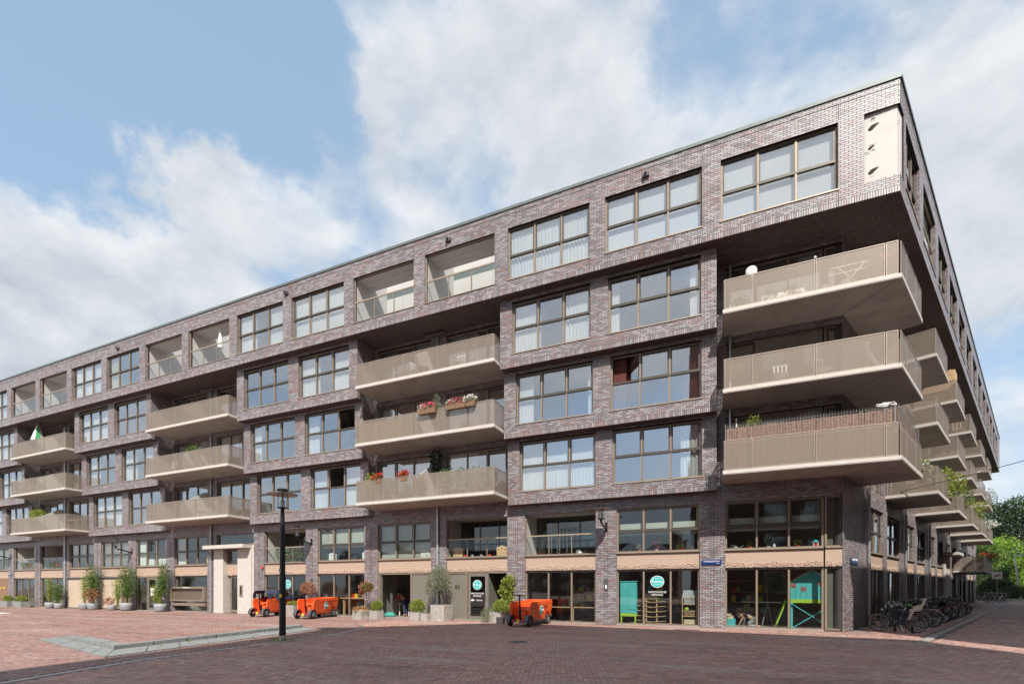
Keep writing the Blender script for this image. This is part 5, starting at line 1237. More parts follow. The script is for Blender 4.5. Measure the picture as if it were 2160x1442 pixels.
boxplanter(-9.0, 19.6, .30, .34, .30, R(3), 'small pale concrete block at the foot of the climber planter')
plant('shrub', 'rounded green bush beside the third orange cart', (-9.3, 20.3, .45), [(0, 0, .28, .36, .3, .28)], 'leafyel', 1500, .10, .03, seed=7)
plant('climbing_plant', 'tall leafy light green climber on the brick pier beside the 85 door', (-9.15, 20.75, .45), [(0, 0, .6, .26, .2, .45), (-.05, 0, 1.2, .30, .22, .4), (.1, 0, 1.5, .26, .2, .22), (-.35, 0, .95, .15, .15, .15)], 'leafyel', 900, .12, .07,
      [([(0, 0, 0), (.03, 0, .7), (0, 0, 1.5)], [.02, .015, .01])], seed=8)
plant('ornamental_grass', 'grey-green tuft of thin grass at the 85 doorstep', (-9.95, 20.2, .0), [(0, 0, .3, .25, .25, .3)], 'leafgrey', 700, .22, .012, seed=9)
boxplanter(-22.35, 20.35, .75, .6, .62, R(0), 'white-grey planter standing between the two left orange carts', 'stonelight')
plant('flowers', 'low flowering plants in the planter between the two carts', (-22.35, 20.35, .6), [(0, 0, .1, .34, .25, .12)], 'leafyel', 500, .09, .03, seed=10)
roundpot(-21.2, 20.2, .26, .45, 'pale pot half hidden behind the second orange cart', 'stonelight')
plant('topiary', 'round rust-brown topiary ball on a thin stem before the brick pier', (-21.2, 20.35, .4), [(0, 0, 1.15, .45, .4, .38)], 'leafred', 2000, .07, .03, [([(0, 0, 0), (0, 0, .9)], [.02, .015])], seed=11)
def bamboo(label, x, y, z, w, h, n, seed, m='leaf', lean=0, stems=12):
    t = thing('bamboo', label, 'plant', (x, y, z)); rr_ = random.Random(seed); s = MB(); lf = MB()
    for i in range(stems):
        a = rr_.uniform(0, 6.28); q = rr_.uniform(.3, 1) * w; hh = h * rr_.uniform(.65, 1); ex, ey = q * math.cos(a) + lean * hh, q * math.sin(a) * .7
        pts = [(q * .3 * math.cos(a), q * .3 * math.sin(a), 0), (ex * .5, ey * .5, hh * .5), (ex, ey, hh)]; s.tube(pts, [.012, .01, .005], 5)
        for j in range(n // stems):
            f = rr_.uniform(.22, 1.0); px = ex * f + rr_.gauss(0, .13 * w / .4); py = ey * f + rr_.gauss(0, .12 * w / .4); lf.leaf((px, py, hh * f + rr_.gauss(0, .05)), (rr_.gauss(0, 1), rr_.gauss(0, 1), rr_.uniform(-.7, .8)), (rr_.gauss(0, 1), rr_.gauss(0, 1), 1), rr_.uniform(.09, .19), rr_.uniform(.025, .042))
    s.build('cane', 'leafyel', t); lf.build('foliage', m, t); return t
PY = 20.45
for (x, r_, h_, lb) in ((-48.2, .33, .46, 'grey round pot with thin yellow canes, left of the far drainpipe'), (-47.0, .28, .40, 'grey round pot with the reddish bush beside the far drainpipe'),
                        (-43.5, .33, .46, 'grey pot with pale bamboo before the left tan roller screen'), (-42.4, .34, .47, 'pale pot with dense bamboo at the pier between the tan screens'),
                        (-40.0, .26, .38, 'smaller grey pot with a red-leaved plant before the right tan screen'), (-38.3, .40, .55, 'largest round grey pot with dense tall bamboo beside the right tan screen'), (-34.5, .37, .54, 'wide grey pot with leaning bamboo beside the letterboxes')):
    roundpot(x, PY, r_, h_, lb)
bamboo('tall yellowish bamboo canes left of the far drainpipe', -48.2, PY, .4, .34, 2.0, 900, 21, 'leafyel')
bamboo('round green bush with drooping leaves beside the far drainpipe', -47.1, PY, .35, .50, 1.7, 1500, 22)
bamboo('pale bamboo before the left tan roller screen', -43.5, PY, .4, .36, 2.2, 1000, 23, 'leafyel')
bamboo('dense green bamboo at the pier between the tan screens', -42.3, PY, .4, .48, 3.1, 2800, 24)
plant('shrub', 'rust-red shrub growing at the foot of the dense bamboo', (-42.2, PY - .2, .5), [(0, 0, .6, .5, .35, .5)], 'leafred', 600, .12, .045, seed=25)
bamboo('small pale bamboo left of the largest pot', -39.3, PY, .35, .38, 2.0, 800, 26, 'leafyel')
plant('red_leaved_plant', 'little red-leaved plant in the smaller grey pot', (-40.1, PY - .1, .33), [(0, 0, .3, .3, .25, .25)], 'leafred', 200, .12, .05, seed=27)
bamboo('dense tall dark green bamboo in the largest pot', -38.1, PY, .5, .56, 2.9, 3300, 28)
bamboo('bamboo leaning right beside the letterboxes', -34.5, PY, .48, .40, 2.9, 2400, 29, 'leaf', .22)
bamboo('low bright bamboo shoots in the leaning bamboo pot', -34.9, PY, .48, .34, 1.4, 900, 30, 'leafyel')
for i, (x, lb) in enumerate(((-54.9, 'far left blue-grey trough with yellow flowers'), (-52.7, 'second blue-grey trough from the left with yellow flowers'))):
    boxplanter(x, 20.5, 1.35, .6, .50, 0, lb, 'stone'); plant('flowers', 'yellow flowering plants in the ' + ('far left' if i == 0 else 'second') + ' trough', (x, 20.5, .55), [(0, 0, .15, .55, .25, .2)], 'leafyel', 800, .12, .05, seed=31 + i)

# ================================================================== LETTERBOX BANK
ux = ghole(7); mbk = thing('letterbox_bank', 'bronze letterbox bank with five rows of flaps beside the white entrance', 'letterboxes', FM((ux[0] + ux[1]) / 2, 0, 0)); mbk['_w'] = FM((ux[0] + ux[1]) / 2, 0, 0)
a_, b_ = ux[0] - .1, ux[1] - .02
fr = MB(); fr.fbox(FM, a_, b_, -.05, .22, 1.55, 1.68); fr.fbox(FM, a_, b_, -.05, .22, .72, .82); fr.fbox(FM, a_, a_ + .14, -.05, .22, .82, 1.55); fr.fbox(FM, b_ - .14, b_, -.05, .22, .82, 1.55); fr.fbox(FM, a_ + .14, b_ - .14, -.05, .02, .82, 1.55); fr.fbox(FM, a_ + .05, b_, -.03, .16, .42, .60); fr.build('casing', 'bronze', mbk)
fl = MB().fbox(lambda u, d, z: (u, -d, z), -.088, .088, 0, .03, -.055, .045).mesh('letterbox', 'bronze'); sl2 = MB().fbox(lambda u, d, z: (u, -d, z), -.07, .07, .028, .035, -.012, .012).mesh('slot', 'black')
for r_ in range(5):
    for c_ in range(14):
        o = link('letterbox', fl, mbk); o.location = FM(a_ + .32 + c_ * .2, .02, .90 + r_ * .135); s_o = link('slot', sl2, o)
lettering('lettering', 'PARADIJSPLEIN 1 - 81', .085, FM, (a_ + b_) / 2, .223, 1.585, 'whitepaint', mbk)
cam_ = thing('security_camera', 'small white camera on the pier right of the letterbox bay', 'camera', FM(pier(8), 0, 2.9)); MB().box(-.06, .06, -.16, 0, -.05, .06).build('housing', 'whitepaint', cam_)
al = thing('alarm_light', 'small red alarm light on the pier beside the white entrance', 'alarm light', FM(pier(6) + .35, 0, 2.85)); MB().lathe([(.06, -.06), (.06, .03), (.03, .08)], (0, -.07, 0), 12).build('housing', 'red', al)

# ================================================================== BICYCLES
def make_bike(label, frame='black', lady=False, mud=True):
    t = thing('bicycle', label, 'bicycle', (0, 0, 0), 0, 'bicycles parked along the side street wall')
    RW = .335; fx, bx = .55, -.52
    for x, nm in ((fx, 1), (bx, 0)):
        w = MB().torus((x, 0, RW + .005), RW - .018, .018, 32, 6).build('tyre', 'rubber', t, True)
        MB().torus((x, 0, RW + .005), RW - .042, .010, 32, 4).build('rim', 'chrome', w, True)
        s = MB()
        for k in range(18):
            a = k * math.pi / 9; s.tube([(x, .02 * (-1) ** k, RW), (x + (RW - .045) * math.cos(a), 0, RW + (RW - .045) * math.sin(a))], .0022, 3, False)
        s.build('spokes', 'chrome', w); MB().lathe([(.02, -.045), (.025, 0), (.02, .045)], (x, 0, RW), 10, 'y').build('hub', 'chrome', w)
        if mud:
            f = MB()
            for k in range(9):
                a0, a1 = R(-10 + 20 * k + (0 if nm else 20)), R(10 + 20 * k + (0 if nm else 20)); q = RW + .03
                if nm == 0 and k > 7: continue
                p = lambda a, y: (x + q * math.cos(a) * (1), y, RW + q * math.sin(a))
                f.quad(p(a0, -.028), p(a1, -.028), p(a1, .028), p(a0, .028))
            f.build('mudguard', frame, t)
    fm_ = MB(); BBk = (-.06, 0, .29); HT, HB = (.36, 0, .88), (.40, 0, .70); ST = (-.20, 0, .80)
    fm_.tube([HT, HB], .019, 8); fm_.tube([BBk, (.40, 0, .72)], .018, 8); fm_.tube([BBk, ST], .016, 8)
    if lady: fm_.tube([(.385, 0, .80), (.05, 0, .50), (-.12, 0, .45)], .016, 8)
    else: fm_.tube([(.365, 0, .86), (-.19, 0, .77)], .016, 8)
    for s in (-1, 1):
        fm_.tube([(-.06, s * .03, .29), (bx, s * .055, RW)], .010, 6); fm_.tube([(-.185, s * .02, .74), (bx, s * .055, RW)], .009, 6)
        fm_.tube([(.405, s * .03, .68), (.45, s * .05, .55), (fx, s * .05, RW)], [.013, .012, .009], 6)
    fm_.build('frame', frame, t)
    h = MB(); h.tube([(.355, 0, .88), (.335, 0, 1.0)], .013, 8); h.tube([(.14, -.29, 1.02), (.28, -.27, 1.06), (.37, -.10, 1.03), (.345, 0, 1.01), (.37, .10, 1.03), (.28, .27, 1.06), (.14, .29, 1.02)], .011, 6); hb = h.build('handlebar', 'chrome', t)
    g = MB()
    for s in (-1, 1): g.tube([(.13, s * .29, 1.02), (.24, s * .278, 1.05)], .017, 8)
    g.build('grip', 'rubber', hb)
    s = MB(); s.tube([ST, (-.225, 0, .90)], .012, 8); s.build('seat_post', 'chrome', t)
    s = MB(); b0 = [(-.36, .10), (-.34, .115), (-.24, .10), (-.12, .035), (-.07, .02)]
    pts = [(x, y) for x, y in b0] + [(x, -y) for x, y in b0[::-1]]; s.prism(pts, lambda p: (p[0] - .01, p[1] * .8, .90), lambda p: (p[0], p[1], .955 - (.015 if p[0] > -.2 else 0))); s.build('saddle', 'black', t)
    c = MB(); c.lathe([(.085, -.006), (.085, .006)], (-.06, -.05, .29), 18, 'y'); c.bar((-.06, -.07, .29), (.09, -.075, .22), .02, .015); c.bar((-.06, .07, .29), (-.21, .075, .36), .02, .015); c.box(.05, .14, -.15, -.08, .205, .23); c.box(-.26, -.17, .08, .15, .35, .375)
    c.build('crank', 'darkgrey', t); k = MB(); k.bar((-.06, -.05, .30), (bx, -.055, RW + .01), .012, .14 if lady else .03); k.build('chain_guard', 'black', t)
    r_ = MB()
    for sgn in (-1, 1): r_.tube([(-.24, sgn * .06, .72), (-.72, sgn * .06, .72)], .007, 5); r_.tube([(-.66, sgn * .06, .72), (bx, sgn * .06, RW)], .006, 5)
    for x in (-.3, -.45, -.6, -.72): r_.tube([(x, -.06, .72), (x, .06, .72)], .006, 5)
    r_.build('luggage_rack', 'black', t)
    l = MB(); l.lathe([(.03, -.03), (.04, .03)], (.46, 0, .80), 12, 'x'); l.build('headlight', 'chrome', t); MB().box(-.76, -.74, -.035, .035, .68, .73).build('rear_light', 'red', t)
    for x in (fx, bx): MB().box(x + .14, x + .17, -.02, .02, RW + .12, RW + .15).build('spoke_reflector', 'amber', t)
    ks = MB(); ks.tube([(-.08, .03, .26), (-.16, .16, .02)], .008, 5); ks.build('kickstand', 'chrome', t)
    return t
RWZ = math.pi - 0  # heading: front wheel towards the wall
hd = math.atan2(-NR[1], -NR[0])
def bpos(s, off): a = FR_(s, off, 0); return (a[0], a[1], 0)
b1 = make_bike('blue-grey bicycle nearest the corner with a beige child seat', 'bikeblue'); b1.location = bpos(1.35, 1.36); b1.rotation_euler = (0, 0, hd + R(12))
cs = thing('child_seat', 'beige child seat fixed behind the saddle of the nearest bicycle', 'child seat', b1.location, b1.rotation_euler.z)
m = MB(); m.hexa([(-.62, -.15, .78), (-.34, -.15, .74), (-.34, .15, .74), (-.62, .15, .78), (-.64, -.16, .86), (-.34, -.16, .84), (-.34, .16, .84), (-.64, .16, .86)])
m.hexa([(-.66, -.15, .82), (-.60, -.15, .82), (-.60, .15, .82), (-.66, .15, .82), (-.80, -.11, 1.22), (-.74, -.11, 1.24), (-.74, .11, 1.24), (-.80, .11, 1.22)])
for s in (-1, 1): m.hexa([(-.62, s * .13, .80), (-.42, s * .13, .80), (-.42, s * .17, .80), (-.62, s * .17, .80), (-.66, s * .13, 1.0), (-.44, s * .13, .92), (-.44, s * .17, .92), (-.66, s * .17, 1.0)]); m.bar((-.42, s * .17, .78), (-.30, s * .19, .48), .10, .05)
m.build('seat_shell', 'beige', cs); MB().box(-.56, -.36, -.21, -.15, .46, .56).build('footrest', 'beige', cs)
b2 = make_bike('dark bicycle with a bright green saddle cover behind the nearest one', 'black', True); b2.location = bpos(3.1, 1.15); b2.rotation_euler = (0, 0, hd + R(-6))
for ch in b2.children:
    if ch.name.startswith('saddle'):
        ch.data = ch.data.copy(); ch.data.materials.clear(); ch.data.materials.append(M['limeplastic'])
bk_b = make_bike('plain black bicycle in the row', 'black', False, True)
rr = random.Random(11); s_ = 5.0; i = 0
desc = ['third bicycle from the corner, black with its front wheel to the wall', 'fourth bicycle from the corner, silver framed', 'maroon framed bicycle in the near part of the row', 'black step-through bicycle with raised silver handlebar', 'black bicycle carrying a pale front crate', 'bicycle with a tall dark child seat in mid row']
src = {0: (b2, {'lime_saddle': 'black'}), 1: (bk_b, {}), 2: (bk_b, {'black_metal': 'silver'}), 3: (b2, {'black_metal': 'maroon', 'lime_saddle': 'black'}), 4: (bk_b, {'black_metal': 'bikeblue'})}
seq = [1, 2, 3, 0, 1, 0, 1, 4, 0, 2, 1, 0, 1, 3, 0, 1, 4, 0, 1, 2, 0, 1, 0, 1, 2, 0, 1, 3, 0, 1, 4, 0]
names = {0: 'black step-through', 1: 'black', 2: 'silver', 3: 'maroon step-through', 4: 'blue-grey'}
ords = ['third', 'fourth', 'fifth', 'sixth', 'seventh', 'eighth', 'ninth', 'tenth', 'eleventh', 'twelfth', 'thirteenth', 'fourteenth', 'fifteenth', 'sixteenth', 'seventeenth', 'eighteenth', 'nineteenth', 'twentieth', 'twenty-first', 'twenty-second', 'twenty-third', 'twenty-fourth', 'twenty-fifth', 'twenty-sixth', 'twenty-seventh', 'twenty-eighth', 'twenty-ninth', 'thirtieth', 'thirty-first', 'thirty-second', 'thirty-third', 'thirty-fourth']
def merge_swap(k):
    sr, sw = src[k]; m_ = {}
    for a, b in sw.items(): m_[a] = b
    return sr, m_
for i, k in enumerate(seq):
    sr, sw = merge_swap(k); off = 1.12 + rr.uniform(-.22, .3)
    lab = '%s bicycle, %s from the corner in the wall row' % (names[k], ords[i])
    if i == 0: o = bk_b; o['label'] = lab; o.location = bpos(4.4, 1.15); o.rotation_euler = (0, 0, hd + rr.uniform(-.15, .15)); s_ = 4.4; continue
    s_ += rr.choice([.38, .45, .55, .65, .85])
    o = dup(sr, bpos(s_, off), hd + rr.uniform(-.22, .22) + (math.pi if rr.random() < .2 else 0), lab, swap=sw)
    o.rotation_euler[0] = rr.uniform(-.10, .04)
    if i == 5: cratep = (bpos(s_, off), o.rotation_euler.z)
    if i == 7: seatp = (bpos(s_, off), o.rotation_euler.z)
cs2 = dup(cs, seatp[0], seatp[1], 'dark child seat standing tall in the middle of the bicycle row', swap={'beige_plastic': 'black'}); cs2['category'] = 'child seat'
pc = thing('crate', 'pale printed crate carried on a bicycle in mid row', 'crate', cratep[0], cratep[1]); m = MB(); m.box(-.80, -.36, -.20, .20, .74, .76); m.box(-.80, -.78, -.20, .20, .76, 1.0); m.box(-.38, -.36, -.20, .20, .76, 1.0); m.box(-.78, -.38, -.20, -.18, .76, 1.0); m.box(-.78, -.38, .18, .20, .76, 1.0); m.build('crate_body', 'whitepaint', pc)
st = thing('bicycle_stand', 'low black bicycle stand posts under the nearest bicycle', 'bicycle stand', bpos(1.2, 1.3)); MB().box(-.03, .03, -.02, .02, 0, .26).build('post', 'black', st); MB().box(.36, .42, -.42, -.38, 0, .26).build('post', 'black', st)
fwd_a = math.atan2(RT.y, RT.x)
for i in range(6):
    u = 2068 + i * 9.5; D = 52.5 + (i % 3) * .7; t_ = (u - 1080) / 1020; x = FW.x * D + RT.x * t_ * D; y = FW.y * D + RT.y * t_ * D
    o = dup(bk_b if i % 2 else b2, (x, y, 0), fwd_a + R(8) * (i % 3 - 1), '%s bicycle of the six beside the far crossed sign' % ['first', 'second', 'third', 'fourth', 'fifth', 'last'][i], 'far bicycles by the crossed sign', {'lime_saddle': 'black', 'black_metal': 'silver'} if i in (0, 4) else {'lime_saddle': 'black'})

# ================================================================== FAR END: SIGN, LAMP, TREES, VERGE, CABLE
def P3(u, v, D): t_ = (u - 1080) / 1020; return (FW.x * D + RT.x * t_ * D, FW.y * D + RT.y * t_ * D, 1.6 + (1239 - v) * D / 1020)
p = P3(2103, 1213, 54.5); sg = thing('traffic_sign', 'white square sign with a crossed-out bicycle on a green post', 'sign', (p[0], p[1], 0), AZ - R(20))
MB().tube([(0, 0, 0), (0, 0, p[2] - .1)], .05, 10).build('post', 'coping', sg); MB().box(-.45, .45, -.06, -.04, p[2] - .38, p[2] + .42).build('board', 'whitepaint', sg)
m = MB(); c0 = p[2] + .02
m.torus((-.17, -.065, c0 - .04), .12, .022, 16, 4); m.torus((.17, -.065, c0 - .04), .12, .022, 16, 4); m.bar((-.17, -.068, c0 - .04), (.02, -.068, c0 - .04), .03); m.bar((.02, -.068, c0 - .04), (.1, -.068, c0 + .12), .03); m.bar((-.08, -.068, c0 + .1), (.17, -.068, c0 - .04), .03); m.build('bicycle_symbol', 'black', sg)
m = MB(); m.bar((-.32, -.075, c0 - .24), (.32, -.075, c0 + .26), .05); m.build('cross_bar', 'red', sg)
p = P3(2151.7, 1266, 60.4); wp = thing('lamp_post', 'slender white lamp post leaning left before the trees at the far right', 'lamp post', (p[0], p[1], 0))
tp = P3(2140.5, 1173, 60.4); dx, dy = tp[0] - p[0], tp[1] - p[1]; MB().tube([(0, 0, 0), (dx, dy, tp[2])], [.10, .07], 10).build('pole', 'whitepaint', wp)
tq = P3(2158, 1171, 60.4); MB().tube([(dx, dy, tp[2]), (tq[0] - p[0], tq[1] - p[1], tp[2] + .15)], .05, 8).build('arm', 'whitepaint', wp)
m = MB(); m.box(tq[0] - p[0] - .3, tq[0] - p[0] + .3, tq[1] - p[1] - .15, tq[1] - p[1] + .15, tp[2] + .1, tp[2] + .25); m.build('lamp_head', 'whitepaint', wp)
def tree(label, x, y, h, w, m, n, seed, ls=.35, base=.25, trunk=.25, kind='tree'):
    t = thing('broadleaf_tree', label, 'tree', (x, y, 0)); rr_ = random.Random(seed); tr = MB(); tr.tube([(0, 0, -.1), (.1, .05, h * .3), (-.05, 0, h * .6), (0, .1, h * .85)], [trunk, trunk * .75, trunk * .4, .04], 9)
    cl = []
    for i in range(34):
        a = rr_.uniform(0, 6.28); f = rr_.uniform(base, 1); q = w * (1 - .55 * max(0, (f - .45) / .55) ** 1.4) * rr_.uniform(.25, 1.0); c = (q * math.cos(a), q * math.sin(a), h * f); cl.append(c)
        tr.tube([(0, 0, h * (f * .62)), (c[0] * .5, c[1] * .5, h * f * .82), c], [trunk * .25, trunk * .15, .02], 5)
    tr.build('trunk', 'bark', t); lf = MB(); per = n // 34
    for c in cl: r_ = rr_.uniform(.13, .24) * h * .8; foliage(lf, c, (r_, r_, r_ * .62), per, ls, ls * .55, .2, .5, rr_)
    lf.build('crown', m, t); return t
for (u, v, D, h, w, m, n, sd_, ls, lb) in ((2075, 1150, 98, 14, 6, 'leafdark', 6000, 1, .5, 'dark tree rising behind the far end of the balconies'), (2118, 1150, 88, 16.5, 5.5, 'leafdark', 7000, 2, .45, 'tall dark green tree behind the lime one, left of the white lamp post'),
        (2165, 1150, 84, 16.5, 6.5, 'leafdark', 7000, 3, .45, 'dark conifer-like tree cut by the right frame edge'), (2116, 1180, 72, 8.6, 4.4, 'leaflime', 8000, 4, .32, 'bright lime-green tree behind the crossed sign'), (2066, 1200, 66, 7.2, 3.2, 'leaf', 4500, 5, .28, 'mid green tree touching the far brick corner'),
        (2215, 1150, 90, 15, 7, 'leafdark', 5000, 6, .5, 'dark tree just beyond the right frame edge'), (2100, 1235, 62, 3.6, 3.4, 'leafdark', 4500, 7, .22, 'dark low bush behind the far bicycles')):
    p = P3(u, v, D); tree(lb, p[0], p[1], h, w, m, n, sd_, ls, base=.12 if h < 4 else (.16 if m == 'leaflime' else .22))
hg = MB(); rr = random.Random(9)
a0 = P3(2040, 1250, 74); b0 = P3(2300, 1250, 72)
for i in range(9000):
    f = rr.random(); hg.leaf((a0[0] + (b0[0] - a0[0]) * f + rr.gauss(0, .8), a0[1] + (b0[1] - a0[1]) * f + rr.gauss(0, .8), rr.uniform(0, 2.8) * (1 - .2 * math.sin(f * 30))), (rr.gauss(0, 1), rr.gauss(0, 1), rr.uniform(0, 1)), (rr.gauss(0, 1), rr.gauss(0, 1), 1), .35, .2)
tag(hg.build('hedge', 'leafdark'), 'dark hedge closing the street behind the trees', 'hedge', kind='stuff')
vg = MB(); q0 = P3(1990, 1250, 70); q1 = P3(2400, 1250, 62); q2 = P3(2500, 1250, 120); q3 = P3(1990, 1250, 130); vg.prism([q0[:2], q1[:2], q2[:2], q3[:2]], lambda p: (p[0], p[1], -.03), lambda p: (p[0], p[1], .02)); tag(vg.build('verge', 'leafdark'), None, None, kind='structure')
fp = MB(); q0 = P3(1990, 1250, 66); q1 = P3(2400, 1250, 58.5); q2 = P3(2400, 1250, 61.5); q3 = P3(1990, 1250, 69.4); fp.prism([q0[:2], q1[:2], q2[:2], q3[:2]], lambda p: (p[0], p[1], -.03), lambda p: (p[0], p[1], .03)); tag(fp.build('pavement', 'stonelight'), None, None, kind='structure')
ca_ = FR_(7.4, .02, 5.95); cb_ = FR_(2.0, 12.0, 7.6); cbl = thing('overhead_cable', 'thin overhead cable leaving the street facade to the right', 'cable', ca_); m = MB()
m.tube([(0, 0, 0)] + [((cb_[0] - ca_[0]) * f, (cb_[1] - ca_[1]) * f, (cb_[2] - ca_[2]) * f - 1.0 * f * (1 - f)) for f in (.25, .5, .75, 1)], .013, 5); m.build('wire', 'black', cbl)

# ================================================================== BUILDINGS ACROSS THE SQUARE AND THE STREET (behind and beside the camera)
def block(label, poly, h, win=True):
    cx_ = sum(p[0] for p in poly) / len(poly); cy_ = sum(p[1] for p in poly) / len(poly)
    t = thing('brick_building', label, 'building', (cx_, cy_, 0)); t['_w'] = (cx_, cy_, 0)
    MB().prism(poly, lambda p: (p[0], p[1], 0), lambda p: (p[0], p[1], h)).build('wall', 'brickfar', t); 
    MB().prism([(cx_ + (p[0] - cx_) * 1.01, cy_ + (p[1] - cy_) * 1.01) for p in poly], lambda p: (p[0], p[1], h + .002), lambda p: (p[0], p[1], h + .25)).build('roof', 'coping', t)
    return t
def winrow(t, a, b, h, n, z0=1.2):
    a = Vector(a); b = Vector(b); d = (b - a).normalized(); nn = Vector((d.y, -d.x)); L_ = (b - a).length; F = lambda u, o, z: (a.x + d.x * u + nn.x * o, a.y + d.y * u + nn.y * o, z)
    z = z0
    while z + 1.8 < h:
        for i in range(n):
            u = L_ * (i + .25) / n; w_ = L_ * .5 / n; f = MB(); f.fbox(F, u, u + w_, -.02, .05, z, z + 1.7); o = f.build('window', 'whitepaint', t); g = MB(); g.fbox(F, u + .08, u + w_ - .08, .05, .06, z + .08, z + 1.62); g.build('pane', 'glass', o)
        z += 3.0
t1 = block('tall brown brick block behind the viewer, shading the square', [(2.5, -1.7), (17, -3.4), (20, -25), (-1.1, -25), (-1.1, -17), (-1.8, -10.4), (-2.6, -6.9)], 24.2); winrow(t1, (17, -3.4), (2.5, -1.7), 24, 5)
pA, pB, pC, pD = FR_(-8, 12, 0)[:2], FR_(70, 12, 0)[:2], FR_(70, 24, 0)[:2], FR_(-8, 24, 0)[:2]
t2 = block('brown brick terrace on the far side of the side street', [pA, pB, pC, pD], 17.2); winrow(t2, pB, pA, 17, 18)
t3 = block('low red brick row closing the far side of the square', [(-95, -62), (-8, -62), (-8, -74), (-95, -74)], 10.5); winrow(t3, (-8, -62), (-95, -62), 10.5, 20)
# ================================================================== THINGS BEHIND THE GLASS AND ON THE SILLS
def wthing(name, label, cat, F, u, d, z, group=None):
    p = F(u, d, z); return thing(name, label, cat, p, 0, group)
def M_(t, name, m, fn, smooth=False):
    mb = MB(); fn(mb); return mb.build(name, m, t, smooth)
# playhouse
ph = wthing('playhouse', 'turquoise plank playhouse with painted flowers on crossed legs in the corner window', 'playhouse', FM, 3.22, -.55, 0)
for i in range(8):
    x0 = -.72 + i * .18; x1 = x0 + .172; zt = lambda x: 2.27 - abs(x) * .62
    MB().hexa([(x0, -.02, 1.02), (x1, -.02, 1.02), (x1, .02, 1.02), (x0, .02, 1.02), (x0, -.02, zt(x0)), (x1, -.02, zt(x1)), (x1, .02, zt(x1)), (x0, .02, zt(x0))]).build('plank', 'tealpaint', ph)
M_(ph, 'grass_band', 'limepaint', lambda b: b.box(-.72, .72, -.028, -.021, 1.02, 1.16)); M_(ph, 'gable_trim', 'whitepaint', lambda b: (b.bar((-.76, -.03, 1.81), (0, -.03, 2.29), .05, .03), b.bar((0, -.03, 2.29), (.76, -.03, 1.81), .05, .03)))
M_(ph, 'leg', 'tealpaint', lambda b: b.box(-.72, -.64, -.04, .04, 0, 1.02)); M_(ph, 'leg', 'tealpaint', lambda b: b.box(.64, .72, -.04, .04, 0, 1.02))
M_(ph, 'cross_brace', 'tealpaint', lambda b: (b.bar((-.68, -.05, .04), (.68, -.05, .98), .07, .03), b.bar((-.68, -.085, .98), (.68, -.085, .04), .07, .03)))
for (x, z, r_) in ((-.28, 1.55, .09), (-.62, 1.68, .09), (.28, 1.75, .08)):
    def fl_(b, x=x, z=z, r_=r_):
        for k in range(6): a = k * math.pi / 3; b.prism([(x, z), (x + r_ * math.cos(a - .35), z + r_ * math.sin(a - .35)), (x + r_ * 1.25 * math.cos(a), z + r_ * 1.25 * math.sin(a)), (x + r_ * math.cos(a + .35), z + r_ * math.sin(a + .35))], lambda p: (p[0], -.022, p[1]), lambda p: (p[0], -.027, p[1]))
    M_(ph, 'painted_flower', 'flowerred', fl_)
sl3 = wthing('slide_ladder', 'lime green ladder leaning beside the turquoise playhouse', 'ladder', FM, 2.25, -.9, 0); M_(sl3, 'rail', 'limepaint', lambda b: (b.bar((-.25, 0, 0), (.15, 0, 1.1), .05), b.bar((-.25, .4, 0), (.15, .4, 1.1), .05))); M_(sl3, 'rung', 'limepaint', lambda b: [b.bar((-.25 + .4 * f, 0, 1.1 * f), (-.25 + .4 * f, .4, 1.1 * f), .03) for f in (.2, .4, .6, .8)])
tb = wthing('storage_box', 'turquoise toy box at the left foot of the corner window', 'box', FM, .38, -.4, 0); M_(tb, 'box', 'tealpaint', lambda b: b.box(-.13, .17, -.15, .15, .08, .36)); M_(tb, 'caster', 'black', lambda b: (b.box(-.1, -.06, -.12, -.08, 0, .08), b.box(.1, .14, -.12, -.08, 0, .08))); 
tb2 = wthing('wooden_box', 'pale wooden box on top of the turquoise toy box', 'box', FM, .38, -.4, .36); M_(tb2, 'box', 'canebrown', lambda b: (b.box(-.12, .1, -.1, .1, 0, .12), b.box(-.14, .02, -.12, .08, .12, .2)))
tr_ = wthing('trestle_table', 'grey trestle table deep inside the corner window room', 'table', FM, 1.5, -1.8, 0); M_(tr_, 'tabletop', 'whitepaint', lambda b: b.box(-.7, .8, -.3, .4, .98, 1.02)); 
for x in (-.4, .3): M_(tr_, 'leg', 'potgrey', lambda b: (b.bar((x - .2, 0, 0), (x, 0, .98), .04), b.bar((x + .2, 0, 0), (x, 0, .98), .04)))
# dresser
ds = wthing('cabinet', 'turquoise painted cabinet on lime legs behind the left shop pane', 'cabinet', FM, -3.72, -.55, 0)
M_(ds, 'cabinet_body', 'tealpaint', lambda b: b.box(-.32, .38, -.2, .25, .50, 1.86)); M_(ds, 'lower_panel', 'limepaint', lambda b: b.box(-.32, .38, -.2, .25, .36, .495)); M_(ds, 'top', 'tealpaint', lambda b: b.box(-.36, .42, -.23, .28, 1.865, 1.9)); M_(ds, 'door', 'tealpaint', lambda b: b.box(.04, .36, -.225, -.202, .66, 1.82))
for x in (-.28, .32): M_(ds, 'leg', 'limepaint', lambda b: b.box(x - .03, x + .03, -.19, -.12, 0, .36))
